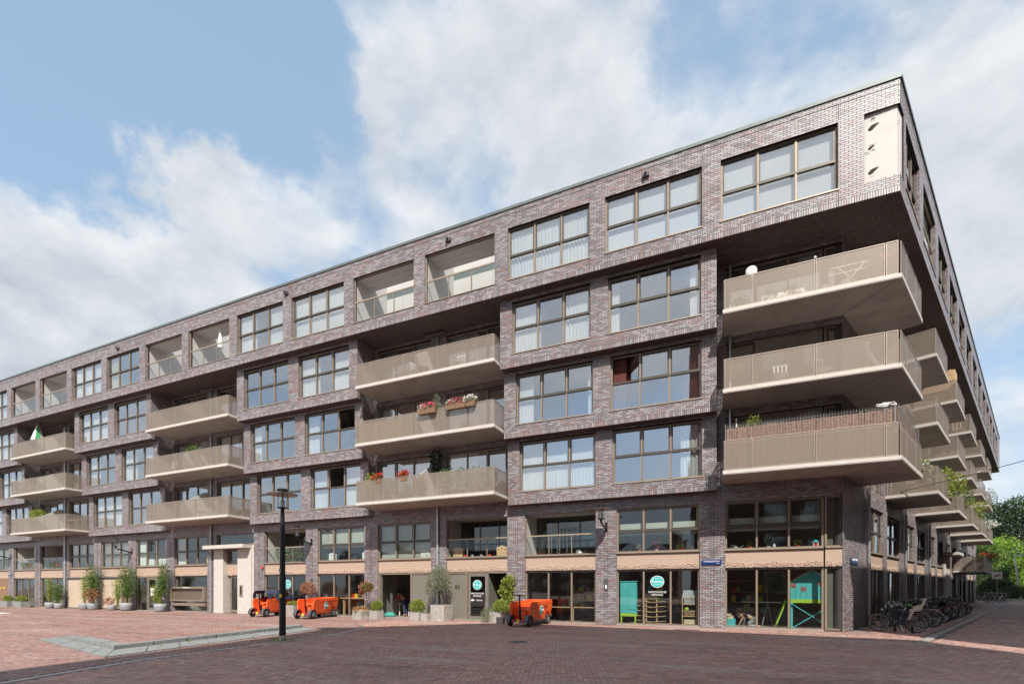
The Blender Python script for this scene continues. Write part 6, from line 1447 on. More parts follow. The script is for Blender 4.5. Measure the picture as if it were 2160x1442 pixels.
# peg rack
pr_ = wthing('peg_rack', 'pale wooden peg rack with projecting rods below the teal emblem', 'rack', FM, -2.72, -.42, 0)
for x in (-.22, .22): M_(pr_, 'post', 'wood', lambda b: b.box(x - .025, x + .025, -.03, .03, 0, 1.12))
M_(pr_, 'top_bar', 'wood', lambda b: b.box(-.26, .26, -.05, .05, 1.12, 1.15))
for i in range(5):
    z = .12 + i * .21; M_(pr_, 'rod', 'wood', lambda b: b.tube([(-.2, -.04, z), (.6, -.10, z + .07)], .016, 6)); M_(pr_, 'rod', 'wood', lambda b: b.tube([(.2, -.04, z), (-.6, -.10, z + .09)], .016, 6))
sh = wthing('shelf_unit', 'pale wooden shelf unit with boxes behind the right shop pane', 'shelf', FM, -1.22, -.5, 0)
M_(sh, 'side_panel', 'wood', lambda b: b.box(-.26, -.23, -.15, .2, .05, 1.2)); M_(sh, 'side_panel', 'wood', lambda b: b.box(.3, .33, -.15, .2, .05, 1.2)); M_(sh, 'sloped_lid', 'potgrey', lambda b: b.hexa([(-.26, -.15, 1.2), (.33, -.15, 1.2), (.33, .2, 1.2), (-.26, .2, 1.2), (-.2, .0, 1.5), (.33, .0, 1.5), (.33, .05, 1.5), (-.2, .05, 1.5)]))
for z in (.08, .40, .62, .9, 1.17): M_(sh, 'shelf', 'wood', lambda b: b.box(-.23, .3, -.15, .2, z, z + .03))
for k, (z, m_) in enumerate(((.11, 'canebrown'), (.43, 'wooddark'), (.93, 'potgrey'))):
    o = wthing('storage_box', ['light printed box on the lowest shelf', 'brown box on the second shelf', 'grey box on the upper shelf'][k], 'box', FM, -1.2, -.48, z); M_(o, 'box', m_, lambda b: b.box(-.2, .25, -.12, .15, 0, .17 if z < .9 else .22))
o = wthing('toy', 'yellow-green toy on the middle shelf', 'toy', FM, -1.3, -.45, .65); M_(o, 'toy_body', 'limepaint', lambda b: b.lathe([(.02, 0), (.08, .03), (.09, .08), (.03, .14)], (0, 0, 0), 10))
# bunting balls
bt = wthing('bead_garland', 'string of small coloured balls hanging along the top of the shop windows', 'garland', FM, -2, -.3, 2.25)
for i in range(26): 
    x = -1.7 + i * .24 + random.uniform(-.03, .03)
    if 1.65 < x < 2.2: continue
    M_(bt, 'ball', random.choice(['red', 'orange', 'potgrey', 'whitepaint', 'tealpaint']), lambda b: b.lathe([(.004, -.02), (.02, 0), (.004, .02)], (x, 0, .02 * math.sin(x * 9)), 6))
# third window: long bar table and chairs
tl = wthing('bar_table', 'long thin wooden window table behind the third orange cart', 'table', FM, -6.3, -.32, 0); M_(tl, 'tabletop', 'wood', lambda b: b.box(-1.1, 1.45, -.15, .25, .70, .73))
for x in (.15, -1.0): M_(tl, 'leg', 'wood', lambda b: b.box(x - .03, x + .03, -.1, -.04, 0, .70))
def chair(label, u, d, rz, m='black', h=.82):
    t = wthing('chair', label, 'chair', FM, u, d, 0, 'chairs behind the shop windows'); t.rotation_euler = (0, 0, rz)
    M_(t, 'seat', m, lambda b: b.box(-.2, .2, -.2, .2, .44, .47))
    for x in (-1, 1):
        for y in (-1, 1): M_(t, 'leg', m, lambda b: b.bar((x * .16, y * .16, .44), (x * .23, y * .22, 0), .025))
    M_(t, 'backrest', m, lambda b: (b.bar((-.18, .19, .47), (-.16, .25, h), .025), b.bar((.18, .19, .47), (.16, .25, h), .025), b.box(-.17, .17, .22, .25, h - .16, h), b.bar((0, .2, .47), (0, .25, h), .06, .02)))
    return t
chair('left black chair at the window table behind the third cart', -6.75, -.75, 0); chair('right black chair at the window table near the doorbell pier', -5.6, -.75, .3)
tl = wthing('high_table', 'wooden high table with stools in the window right of the second cart', 'table', FM, -18.7, -.35, 0); M_(tl, 'tabletop', 'wood', lambda b: b.box(-1.0, 1.6, -.2, .35, 1.0, 1.05))
for x in (-.8, .75, 1.5): M_(tl, 'leg', 'wood', lambda b: b.box(x - .05, x + .05, -.12, -.03, 0, 1.0))
def stool(label, u, d):
    t = wthing('bar_stool', label, 'stool', FM, u, d, 0, 'stools at the high table'); M_(t, 'seat', 'wood', lambda b: b.lathe([(.17, .72), (.18, .74), (.17, .76)], (0, 0, 0), 16))
    for k in range(4): a = k * math.pi / 2 + .78; M_(t, 'leg', 'wood', lambda b: b.tube([(.1 * math.cos(a), .1 * math.sin(a), .72), (.2 * math.cos(a), .2 * math.sin(a), 0)], .016, 6))
stool('left bar stool under the high table', -18.95, -.8); stool('right bar stool under the high table', -18.1, -.8)
for i, (u, m_) in enumerate(((-18.9, 'red'), (-18.7, 'yellow'))): o = wthing('tin', ('red tin' if i == 0 else 'yellow-red tin') + ' standing on the high table', 'tin', FM, u, -.35, 1.05); M_(o, 'tin_body', m_, lambda b: b.box(-.08, .08, -.06, .06, 0, .22))
for i, u in enumerate((-18.2, -17.45, -17.25)): o = wthing('table_lamp', ['left', 'middle', 'right'][i] + ' small white bulb lamp on the high table', 'lamp', FM, u, -.35, 1.05); M_(o, 'bulb', 'whitepaint', lambda b: b.lathe([(.03, 0), (.03, .05), (.06, .1), (.06, .15), (.02, .19)], (0, 0, 0), 12), True)
fl2 = wthing('pendant_lamp', 'black pendant lamp with wide shade hanging in the table window', 'lamp', FM, -18.4, -2.0, 1.9); M_(fl2, 'lamp_shade', 'black', lambda b: b.lathe([(.3, 0), (.05, .12), (.02, .2)], (0, 0, 0), 18)); M_(fl2, 'cord', 'black', lambda b: b.tube([(0, 0, .2), (0, 0, .75)], .008, 4))
# open doorway: bench table, green mat
mt = wthing('play_mat', 'rounded green cushion on the floor inside the open doorway', 'cushion', FM, -16.5, -.45, 0); M_(mt, 'cushion', 'greencloth', lambda b: b.lathe([(.05, 0), (.36, .02), (.34, .15), (.2, .24), (.02, .27)], (0, 0, .03), 18, sy=.6), True)
ct = wthing('table', 'white-legged table inside the open doorway', 'table', FM, -16.85, -2.2, 0); M_(ct, 'tabletop', 'whitepaint', lambda b: b.box(-.6, .6, -.3, .4, .72, .75))
for x in (-.55, -.1, .55): M_(ct, 'leg', 'whitepaint', lambda b: b.box(x - .02, x + .02, -.28, -.24, 0, .72))
for i, (u, lb) in enumerate(((.9, 'tall toy shelf deep inside the corner window room'), (-2.6, 'tall toy shelf deep in the room behind the teal emblem'), (-6.2, 'tall shelf deep in the room behind the third cart'), (-22.8, 'tall shelf deep in the room behind the first cart'), (-19.0, 'tall shelf deep in the high table room'))):
    t = wthing('shelf_unit', lb, 'shelf', FM, u, -3.0, 0); rr_ = random.Random(i)
    M_(t, 'side_panel', 'wood', lambda b: b.box(-1.0, -.96, -.15, .15, 0, 1.95)); M_(t, 'side_panel', 'wood', lambda b: b.box(.96, 1.0, -.15, .15, 0, 1.95))
    for z in (.05, .5, .95, 1.4, 1.9): M_(t, 'shelf', 'wood', lambda b: b.box(-.96, .96, -.15, .15, z, z + .03))
    x = -.9
    for z in (.53, .98, 1.43):
        x = -.92
        while x < .75:
            w_ = rr_.uniform(.08, .3)
            if rr_.random() < .75: M_(t, 'toy_box', rr_.choice(['whitepaint', 'tealpaint', 'canebrown', 'red', 'limepaint', 'potgrey', 'yellow', 'navycloth']), lambda b: b.box(x, x + w_ - .02, -.12, .1, z, z + rr_.uniform(.12, .34)))
            x += w_
# ---- people
def person(label, loc, rz, J, clothes, scale=1.0):
    t = thing('person', label, 'person', loc, rz)
    def skin(name, verts, edges, m, sub=1):
        me = bpy.data.meshes.new(name); me.from_pydata([v[0] for v in verts], edges, []); me.materials.append(M[m]); o = link(name, me, t)
        md = o.modifiers.new('skin', 'SKIN'); md.use_smooth_shade = True
        for i, v in enumerate(verts): me.skin_vertices[0].data[i].radius = (v[1], v[1]); me.skin_vertices[0].data[i].use_root = (i == 0)
        s = o.modifiers.new('sub', 'SUBSURF'); s.levels = sub; s.render_levels = sub; return o
    names = list(J); idx = {n: i for i, n in enumerate(names)}
    rad = {'pelvis': .13, 'waist': .12, 'chest': .14, 'neck': .055, 'head0': .075, 'head1': .10, 'head2': .085}
    for n in names:
        for k, r_ in (('sh', .065), ('el', .045), ('wr', .032), ('ha', .035), ('hip', .10), ('kn', .065), ('an', .042), ('to', .04)):
            if n.startswith(k): rad[n] = r_
    E_ = [('pelvis', 'waist'), ('waist', 'chest'), ('chest', 'neck'), ('neck', 'head0'), ('head0', 'head1'), ('head1', 'head2')]
    for s in 'LR': E_ += [('chest', 'sh' + s), ('sh' + s, 'el' + s), ('el' + s, 'wr' + s), ('wr' + s, 'ha' + s), ('pelvis', 'hip' + s), ('hip' + s, 'kn' + s), ('kn' + s, 'an' + s), ('an' + s, 'to' + s)]
    skin('body', [(J[n], rad[n] * scale) for n in names], [(idx[a], idx[b]) for a, b in E_], 'skin')
    for nm, m_, parts, k in clothes:
        ii = {n: i for i, n in enumerate(parts)}; skin(nm, [(J[n], rad[n] * k * scale) for n in parts], [(ii[a], ii[b]) for a, b in E_ if a in ii and b in ii], m_)
    h2 = Vector(J['head2']); h1 = Vector(J['head1']); hm = MB(); hm.lathe([(.02, .13), (.08, .11), (.115, .05), (.118, -.02), (.09, -.07)], tuple(h1 + Vector((-.01, .025, .02))), 14); hm.build('hair', 'hair', t, True)
    fm_ = MB(); f0 = h1 + Vector((0, -.095 * scale, 0)); fm_.hexa([f0 + Vector(v) for v in ((-.012, 0, -.02), (.012, 0, -.02), (.012, .02, -.02), (-.012, .02, -.02), (-.006, .0, .02), (.006, .0, .02), (.006, .02, .02), (-.006, .02, .02))]); fm_.build('nose', 'skin', t)
    for s in (-1, 1): MB().lathe([(.002, -.008), (.009, 0), (.002, .008)], tuple(f0 + Vector((s * .032, .004, .022))), 8, 'y').build('eye', 'black', t)
    MB().box(f0.x - .02, f0.x + .02, f0.y - .001, f0.y + .02, f0.z - .048, f0.z - .040).build('mouth', 'redcloth', t)
    for s in 'LR':
        hp = Vector(J['ha' + s]); wr = Vector(J['wr' + s]); d = (hp - wr).normalized(); sd_ = d.cross(Vector((0, 0, 1))); sd_ = sd_.normalized() if sd_.length > .01 else Vector((1, 0, 0)); q = MB()
        for k in range(4): b = hp + sd_ * (k - 1.5) * .018; q.tube([b, b + d * .045 + Vector((0, 0, -.006)), b + d * (.07 + .01 * (k in (1, 2))) + Vector((0, 0, -.02))], [.009, .008, .006], 6)
        b = hp - sd_ * .03 - d * .01; q.tube([b, b + d * .03 - sd_ * .02], [.010, .007], 6); q.build('fingers', 'skin', t)
    return t
kneel = dict(pelvis=(.28, .0, .30), waist=(.16, -.02, .42), chest=(-.02, -.04, .50), neck=(-.15, -.06, .50), head0=(-.20, -.08, .48), head1=(-.27, -.09, .45), head2=(-.33, -.10, .42),
             shL=(-.06, .14, .49), elL=(-.16, .17, .25), wrL=(-.24, .12, .06), haL=(-.31, .10, .03), shR=(-.06, -.18, .49), elR=(-.18, -.20, .26), wrR=(-.26, -.16, .07), haR=(-.33, -.15, .03),
             hipL=(.28, .10, .28), knL=(.02, .14, .08), anL=(.42, .13, .06), toL=(.54, .13, .04), hipR=(.28, -.12, .28), knR=(.0, -.15, .08), anR=(.42, -.14, .06), toR=(.54, -.14, .04))
person('person in navy top kneeling and bending to the floor inside the corner window', FM(.95, -.95, 0), 0, kneel, [('top', 'navycloth', ['pelvis', 'waist', 'chest', 'shL', 'shR'], 1.10), ('trousers', 'stripecloth', ['pelvis', 'hipL', 'knL', 'anL', 'hipR', 'knR', 'anR'], 1.1)])
stoop = dict(pelvis=(.20, 0, .86), waist=(.12, -.02, .98), chest=(-.06, -.04, 1.16), neck=(-.17, -.05, 1.24), head0=(-.21, -.06, 1.27), head1=(-.26, -.07, 1.31), head2=(-.30, -.08, 1.36),
             shL=(-.10, .15, 1.16), elL=(-.25, .18, .95), wrL=(-.42, .12, .86), haL=(-.49, .10, .83), shR=(-.10, -.19, 1.16), elR=(-.26, -.22, .95), wrR=(-.43, -.18, .86), haR=(-.50, -.16, .83),
             hipL=(.20, .09, .84), knL=(.16, .10, .46), anL=(.22, .10, .09), toL=(.12, .10, .04), hipR=(.20, -.10, .84), knR=(.17, -.11, .46), anR=(.22, -.11, .09), toR=(.12, -.12, .04))
person('person in red top leaning over the table inside the open doorway', FM(-16.6, -1.75, 0), 0, stoop, [('top', 'redcloth', ['pelvis', 'waist', 'chest', 'shL', 'elL', 'shR', 'elR'], 1.12), ('trousers', 'navycloth', ['pelvis', 'hipL', 'knL', 'anL', 'hipR', 'knR', 'anR'], 1.1)])
# ---- mezzanine sills
def can(label, u, k=0):
    t = wthing('watering_can', label, 'watering can', FM, u, -.3, 3.13 if k == 0 else 3.12)
    M_(t, 'can_body', 'whitepaint' if k else 'potgrey', lambda b: b.lathe([(.10, 0), (.11, .08), (.07, .13)], (0, 0, 0), 14), True); M_(t, 'spout', 'whitepaint' if k else 'potgrey', lambda b: b.tube([(.08, 0, .03), (.30, 0, .16)], [.02, .01], 6)); M_(t, 'handle', 'whitepaint' if k else 'potgrey', lambda b: b.torus((-.08, 0, .1), .09, .01, 12, 4))
can('grey watering can on the sill of the corner mezzanine window', .55); can('white watering can beside the scaffold in the dark mezzanine opening', -5.85, 1)
def pottedplant(label, u, pm='red', fm='leaf', F=FM, d=-.3, z=3.13, h=.2, r=.12, n=60, s=1):
    t = wthing('potted_plant', label, 'potted plant', F, u, d, z); M_(t, 'pot', pm, lambda b: b.lathe([(.06, 0), (.08, .1), (.07, .1)], (0, 0, 0), 12)); rr_ = random.Random(s); M_(t, 'foliage', fm, lambda b: foliage(b, (0, 0, .1 + h / 2), (r, r, h / 2), n, .08, .03, rnd=rr_)); return t
pottedplant('small green plant in an orange pot beside the grey watering can', 1.08, 'orange'); pottedplant('dark branching plant in a white pot in the corner mezzanine window', 1.72, 'whitepaint', 'leafdark', h=.45, r=.22, n=90); pottedplant('flowering plant in a red pot in the corner mezzanine window', 2.72, 'red', 'leafyel', r=.16)
o = wthing('lantern', 'small white house-shaped lantern with red panes on the corner mezzanine sill', 'lantern', FM, 3.3, -.28, 3.13); M_(o, 'lantern_body', 'whitepaint', lambda b: b.box(-.09, .09, -.07, .07, 0, .2)); M_(o, 'roof', 'tealpaint', lambda b: b.lathe([(.13, .2), (.03, .29), (.03, .33)], (0, 0, 0), 8)); M_(o, 'pane', 'red', lambda b: b.box(-.06, .06, -.075, -.071, .03, .16))
o = wthing('bottle', 'white bottle on the corner mezzanine sill beside the dark plant', 'bottle', FM, 1.92, -.28, 3.13); M_(o, 'bottle_body', 'whitepaint', lambda b: b.lathe([(.05, 0), (.05, .12), (.02, .16), (.02, .19)], (0, 0, 0), 12))
pottedplant('red flowers in a white vase in the second mezzanine window', -2.5, 'whitepaint', 'flowerred', h=.5, r=.15, n=40, s=2); pottedplant('small green plant in the second mezzanine window, left of the vase', -3.2, 'orange', 'leafyel', s=3); pottedplant('little plant in a red pot in the second mezzanine window, right of the vase', -1.55, 'red', s=4)
o = wthing('lantern', 'dark little lantern at the left end of the second mezzanine sill', 'lantern', FM, -3.62, -.28, 3.13); M_(o, 'lantern_body', 'black', lambda b: b.box(-.07, .07, -.06, .06, 0, .16)); M_(o, 'roof', 'black', lambda b: b.lathe([(.1, .16), (.02, .24)], (0, 0, 0), 8))
sc = wthing('scaffold_rack', 'tall bare steel tube rack in the dark mezzanine opening', 'rack', FM, -7.05, -.75, 2.96)
for (x, y) in ((-.3, 0), (-.05, .1), (.1, 0), (.42, .1)): M_(sc, 'upright', 'chrome', lambda b: b.tube([(x, y, 0), (x, y, 1.62)], .016, 6))
M_(sc, 'cross_tube', 'chrome', lambda b: [b.tube([(-.38, 0, z), (.5, 0, z)], .014, 6) for z in (1.15, 1.52, 1.6)]); M_(sc, 'ladder_chain', 'darkgrey', lambda b: [b.box(.0, .09, -.01, .01, z, z + .03) for z in np.arange(.1, 1.1, .07)])
o = wthing('bowl', 'red bowl at the left of the dark mezzanine opening', 'bowl', FM, -7.75, -.3, 3.11); M_(o, 'bowl_body', 'red', lambda b: b.lathe([(.05, 0), (.13, .1), (.11, .1)], (0, 0, 0), 14))
def hbox(label, u):
    t = wthing('wooden_box', label, 'box', FM, u, -.35, 3.12, 'pale wooden boxes with heart cut-outs')
    pts = [(-.27, 0), (.27, 0), (.29, .46), (.14, .49), (0, .55), (-.14, .49), (-.29, .46)]
    M_(t, 'front_board', 'wood', lambda b: b.prism(pts, lambda p: (p[0], -.02, p[1]), lambda p: (p[0], .0, p[1]))); M_(t, 'box_body', 'wood', lambda b: b.box(-.26, .26, .0, .2, 0, .4))
    for x, z in ((-.17, .36), (0, .41), (.17, .36)): M_(t, 'heart_opening', 'black', lambda b: b.prism([(0, -.04), (.035, 0), (.03, .02), (.012, .025), (0, .012), (-.012, .025), (-.03, .02), (-.035, 0)], lambda p: (x + p[0], -.021, z + p[1]), lambda p: (x + p[0], -.026, z + p[1])))
hbox('left pale wooden box with heart cut-outs in the opening above door 85', -12.2); hbox('right pale wooden box with heart cut-outs in the opening above door 85', -9.75)
for i, (u, m_) in enumerate(((-11.75, 'red'), (-11.35, 'potgrey'), (-10.85, 'potgrey'), (-10.4, 'red'))): o = wthing('pot', ['left red', 'left grey', 'right grey', 'right red'][i] + ' little pot between the two heart boxes', 'pot', FM, u, -.3, 3.12); M_(o, 'pot_body', m_, lambda b: b.lathe([(.05, 0), (.08, .05), (.07, .12)], (0, 0, 0), 12), True)
def board(label, u, w=.55, h=.45, m='whitepaint'): o = wthing('panel', label, 'panel', FM, u, -.22, 3.13); M_(o, 'board', m, lambda b: b.prism([(-w / 2, 0), (w / 2, 0), (w / 2, h * .8), (w * .35, h), (-w * .35, h), (-w / 2, h * .8)], lambda p: (p[0], -.01, p[1]), lambda p: (p[0], .01, p[1]))); M_(o, 'cut_out', 'black', lambda b: [b.prism([(x - .05, z + .03), (x, z), (x + .05, z + .03), (x + .02, z - .04), (x - .02, z - .04)], lambda p: (p[0], -.011, p[1]), lambda p: (p[0], -.015, p[1])) for x, z in ((-.1, h * .72), (.08, h * .35))])
board('white board with butterflies in the window above the open doorway', -14.05); board('left white rounded board in the window above the high table', -20.3); board('right white rounded board in the window above the high table', -17.9)
tr2 = plant('rose_bush', 'leafy rose bush with red blooms filling the opening behind the street lamp', FM(pier(5) - 2.0, -.35, 3.1), [(-.6, 0, .5, .7, .25, .45), (.3, 0, .45, .7, .25, .4)], 'leaf', 900, .12, .06, [([(-.3, 0, 0), (-.5, 0, .8)], .02)], seed=51)
M_(tr2, 'flower', 'flowerred', lambda b: foliage(b, (0.2, -.05, .5), (1.0, .2, .4), 60, .07, .06, rnd=random.Random(4)))
for k, lb in ((11, 'flowers in the opening right of the far left street sign'), (12, 'green plants in the opening beside the far drainpipe')):
    u0, u1 = ghole(23 - k)[:2]; t = plant('balcony_flowers', lb, FM((u0 + u1) / 2, -.35, 3.1), [(0, 0, .35, 1.2, .25, .32)], 'leaf', 500, .13, .06, seed=k); M_(t, 'flower', 'flowerred', lambda b: foliage(b, (.3, -.1, .35), (1.0, .2, .28), 70, .09, .08, rnd=random.Random(k)))
for i, x in enumerate((-36.9, -36.0, -35.3)): board(['left', 'middle', 'right'][i] + ' white screen with little figures in the mezzanine above the notices', x, .75, .5)
o = wthing('vase', 'yellow vase in the mezzanine window above the letterboxes', 'vase', FM, -30.95, -.25, 3.13); M_(o, 'vase_body', 'yellow', lambda b: b.lathe([(.06, 0), (.08, .2), (.1, .36), (.08, .36)], (0, 0, 0), 12))

# ================================================================== THINGS ON THE BALCONIES
BZ = {1: 5.86, 2: 8.82, 3: 11.71}
def fbx(label, u, z, w, F=FM, d=1.86, seed=1, cols=('flowerpink', 'flowerwhite')):
    t = wthing('flower_box', label, 'flower box', F, u, d, z); M_(t, 'box', 'wooddark', lambda b: b.hexa([(-w / 2 + .05, -.14, -.22), (w / 2 - .05, -.14, -.22), (w / 2 - .05, .04, -.22), (-w / 2 + .05, .04, -.22), (-w / 2, -.18, 0), (w / 2, -.18, 0), (w / 2, .05, 0), (-w / 2, .05, 0)]))
    M_(t, 'foliage', 'leaf', lambda b: foliage(b, (0, -.06, .08), (w / 2, .16, .14), 160, .09, .05, rnd=random.Random(seed)))
    M_(t, 'flower', cols[0], lambda b: foliage(b, (.05, -.08, .14), (w / 2.2, .16, .14), 170, .07, .065, rnd=random.Random(seed + 1))); M_(t, 'flower', cols[1], lambda b: foliage(b, (-.25, -.1, .1), (w / 4, .16, .12), 70, .07, .06, rnd=random.Random(seed + 2)))
    return t
fbx('left woven flower box with pink petunias on the middle balcony rail', -12.55, 9.92, 1.0, seed=3); fbx('right woven flower box with deep pink geraniums on the middle balcony rail', -11.0, 9.92, 1.05, seed=7)
fbx('small white-flowered box at the right of the middle balcony rail', -10.25, 9.92, .5, seed=12, cols=('flowerwhite', 'flowerwhite'))
plant('olive_shrub', 'grey-green olive shrub standing behind the middle balcony rail', FM(-12.35, 1.35, 8.82), [(0, 0, 1.15, .5, .4, .42), (-.05, 0, 1.65, .16, .16, .3), (.2, 0, .7, .3, .3, .3)], 'leafgrey', 1500, .10, .025, [([(0, 0, 0), (0, 0, 1.2)], .03)], seed=61)
for i, (u, h, m_, lb) in enumerate(((-16.3, 1.35, 'leafyel', 'leafy climber at the left end of the lowest middle balcony'), (-15.2, .9, 'leaf', 'green pot plant left on the lowest middle balcony'), (-13.3, .8, 'leafred', 'reddish pot plant on the lowest middle balcony'), (-11.9, 1.1, 'leaf', 'tall green plant behind the lowest middle balcony panel'), (-11.1, 1.05, 'leaf', 'dense green plant behind the lowest middle balcony panel'), (-10.3, 1.0, 'leafgrey', 'greyish plant near the right end of the lowest middle balcony'), (-9.6, .95, 'leafdark', 'dark plant at the right end of the lowest middle balcony'))):
    t = plant('potted_plant', lb, FM(u, 1.35, BZ[1]), [(0, 0, .3 + h * .5, .38, .25, h * .45)], m_, 420, .11, .05, seed=70 + i); M_(t, 'pot', 'wooddark', lambda b: b.lathe([(.14, 0), (.2, .3), (.18, .3)], (0, 0, 0), 14))
    if i in (3, 5): M_(t, 'flower', 'flowerwhite', lambda b: foliage(b, (0, -.15, .6), (.35, .15, .2), 40, .09, .08, rnd=random.Random(i)))
for i, u in enumerate((-15.5, -14.0)): fbx(['left', 'right'][i] + ' red flowers just above the lowest middle balcony rail', u, 6.96, .4, d=1.66, seed=20 + i, cols=('flowerred', 'flowerred'))
o = plant('hanging_ivy', 'dark ivy hanging round the drainpipe above the lowest middle balcony', FM(pier(3), .3, 7.2), [(0, 0, .8, .35, .15, .5), (.1, 0, .2, .25, .15, .3)], 'leafdark', 350, .13, .08, seed=81)
o = wthing('reed_screen', 'tan reed matting tied behind the middle balcony panels', 'reed screen', FM, -15.2, 1.70, BZ[2])
M_(o, 'reeds', 'reed', lambda b: [b.box(x, x + .03, -.01, .01 + .006 * (i % 3), .06, 1.02 - .02 * (i % 4)) for i, x in enumerate(np.arange(-1.5, 1.7, .034))]); o['kind'] = 'stuff' if False else o.get('kind', '') or ''
if 'kind' in o: del o['kind']
def garden_chair(label, u, d, z, m='whitepaint', rz=0):
    t = wthing('garden_chair', label, 'chair', FM, u, d, z); t.rotation_euler = (0, 0, rz); M_(t, 'seat', m, lambda b: b.box(-.24, .24, -.22, .22, .42, .45))
    for x in (-1, 1):
        for y in (-1, 1): M_(t, 'leg', m, lambda b: b.bar((x * .2, y * .18, .42), (x * .26, y * .25, 0), .035))
    M_(t, 'backrest', m, lambda b: [b.bar((x, .22, .45), (x * 1.1, .3, .86), .05, .02) for x in (-.18, -.06, .06, .18)] + [b.bar((-.24, .3, .88), (.24, .3, .88), .05)]); return t
garden_chair('white plastic chair at the right of the top middle balcony', -11.3, 1.2, BZ[3]); garden_chair('white chair on the top middle balcony left of centre', -13.6, 1.2, BZ[3], rz=1.2)
t = wthing('garden_table', 'low white table on the top middle balcony', 'table', FM, -14.3, 1.3, BZ[3]); M_(t, 'tabletop', 'whitepaint', lambda b: b.box(-.4, .4, -.25, .25, .42, .46))
for x in (-.35, .35): M_(t, 'leg', 'whitepaint', lambda b: b.box(x - .03, x + .03, -.03, .03, 0, .42))
o = wthing('barrel', 'dark round barrel on the top middle balcony', 'barrel', FM, -13.2, 1.2, BZ[3]); M_(o, 'barrel_body', 'darkgrey', lambda b: b.lathe([(.2, 0), (.25, .25), (.22, .55)], (0, 0, 0), 16))
for j, (u, f, lb) in enumerate(((-32.5, 2, 'chair on the second left balcony'), (-31.0, 1, 'left garden chair on the lowest left balcony'), (-29.5, 1, 'wicker chair on the lowest left balcony, middle'), (-27.6, 1, 'garden chair at the right end of the lowest left balcony'))): garden_chair(lb, u, 1.2, BZ[f], 'beige', j)
t = wthing('garden_table', 'pink-topped round table on the far left lowest balcony', 'table', FM, -44.0, 1.0, BZ[1]); M_(t, 'tabletop', 'beige', lambda b: b.lathe([(.45, .7), (.45, .74)], (0, 0, 0), 20)); M_(t, 'leg', 'beige', lambda b: b.tube([(0, 0, 0), (0, 0, .7)], .04, 8))
plant('potted_plant', 'bushy green plant above the second left balcony rail', FM(-30.2, 1.2, BZ[2]), [(0, 0, 1.25, .5, .3, .35)], 'leaf', 500, .13, .05, [([(0, 0, 0), (0, 0, 1.1)], .03)], seed=91)
plant('potted_plant', 'yellow-green bush above the far left lowest balcony rail', FM(-48.9, 1.0, BZ[1]), [(0, 0, 1.35, .8, .4, .5), (-.9, 0, 1.1, .5, .3, .3)], 'leafyel', 900, .16, .06, [([(0, 0, 0), (0, 0, 1.1)], .03)], seed=92)
um = wthing('parasol', 'closed green and white parasol on the top far left balcony', 'parasol', FM, -49.0, 1.0, BZ[3]); M_(um, 'pole', 'whitepaint', lambda b: b.tube([(0, 0, 0), (0, 0, 2.9)], .025, 8))
for k in range(8):
    a0, a1 = k * math.pi / 4, (k + 1) * math.pi / 4; M_(um, 'canopy_panel', 'umbgreen' if k % 2 else 'whitepaint', lambda b: b.prism([(0, 0), (1, 0), (1, 1)], lambda p: ((.46 * (p[0] > 0)) * math.cos(a0 if p[1] == 0 else a1), (.46 * (p[0] > 0)) * math.sin(a0 if p[1] == 0 else a1), 2.85 if p[0] == 0 else 1.35), lambda p: ((.42 * (p[0] > 0)) * math.cos(a0 if p[1] == 0 else a1), (.42 * (p[0] > 0)) * math.sin(a0 if p[1] == 0 else a1), 2.80 if p[0] == 0 else 1.35)))
um2 = wthing('parasol', 'folded white parasol inside the upper loggia left of centre', 'parasol', FM, -27.6, 1.3, 15.0); M_(um2, 'pole', 'silver', lambda b: b.tube([(0, 0, 0), (0, 0, 2.1)], .02, 8)); M_(um2, 'folded_canopy', 'whitepaint', lambda b: b.lathe([(.04, 2.1), (.10, 1.6), (.16, 1.0), (.10, .95)], (0, 0, 0), 10))
# corner balconies
o = wthing('satellite_dish', 'white round dish on the top corner balcony rail', 'satellite dish', FM, 1.02, 1.62, 12.92); o.rotation_euler = (R(12), 0, 0); M_(o, 'dish', 'whitepaint', lambda b: b.lathe([(.02, .06), (.12, .045), (.19, 0), (.19, -.01), (.02, .04)], (0, 0, .06), 24, 'y'), True); M_(o, 'bracket', 'zinc', lambda b: b.tube([(0, .03, -.3), (0, .05, .05)], .02, 6))
o = wthing('ball_finial', 'small white ball lamp on the middle post of the top corner balcony', 'lamp', FM, 2.97, 1.78, 12.82); M_(o, 'ball', 'whitepaint', lambda b: b.lathe([(.005, 0), (.04, .02), (.045, .06), (.01, .1)], (0, 0, 0), 12), True)
t = wthing('drying_rack', 'white folding drying rack on the top corner balcony', 'drying rack', FM, 4.1, 1.25, BZ[3])
M_(t, 'frame', 'whitepaint', lambda b: (b.tube([(-.6, 0, .95), (.5, 0, .95)], .015, 6), b.tube([(-.6, .4, .95), (.5, .4, .95)], .015, 6), b.tube([(-.45, 0, .0), (.4, 0, .95)], .015, 6), b.tube([(.45, 0, .0), (-.4, 0, .95)], .015, 6), [b.tube([(-.6 + .16 * i, 0, .95), (-.6 + .16 * i, .4, .95)], .006, 4) for i in range(8)]))
for i, (u, r_, h_, lb) in enumerate(((3.25, .17, .28, 'white ribbed pot on the top corner balcony, left of the drying rack'), (3.9, .17, .30, 'second white ribbed pot under the drying rack'))): o = wthing('plant_pot', lb, 'plant pot', FM, u, 1.45, BZ[3]); M_(o, 'pot', 'whitepaint', lambda b: b.lathe([(r_ * .75, 0), (r_, h_), (r_ * .9, h_)], (0, 0, 0), 16))
o = wthing('basket', 'tan basket between the two white pots on the top corner balcony', 'basket', FM, 3.58, 1.45, BZ[3]); M_(o, 'basket_body', 'reed', lambda b: b.lathe([(.16, 0), (.2, .1), (.12, .16)], (0, 0, 0), 16))
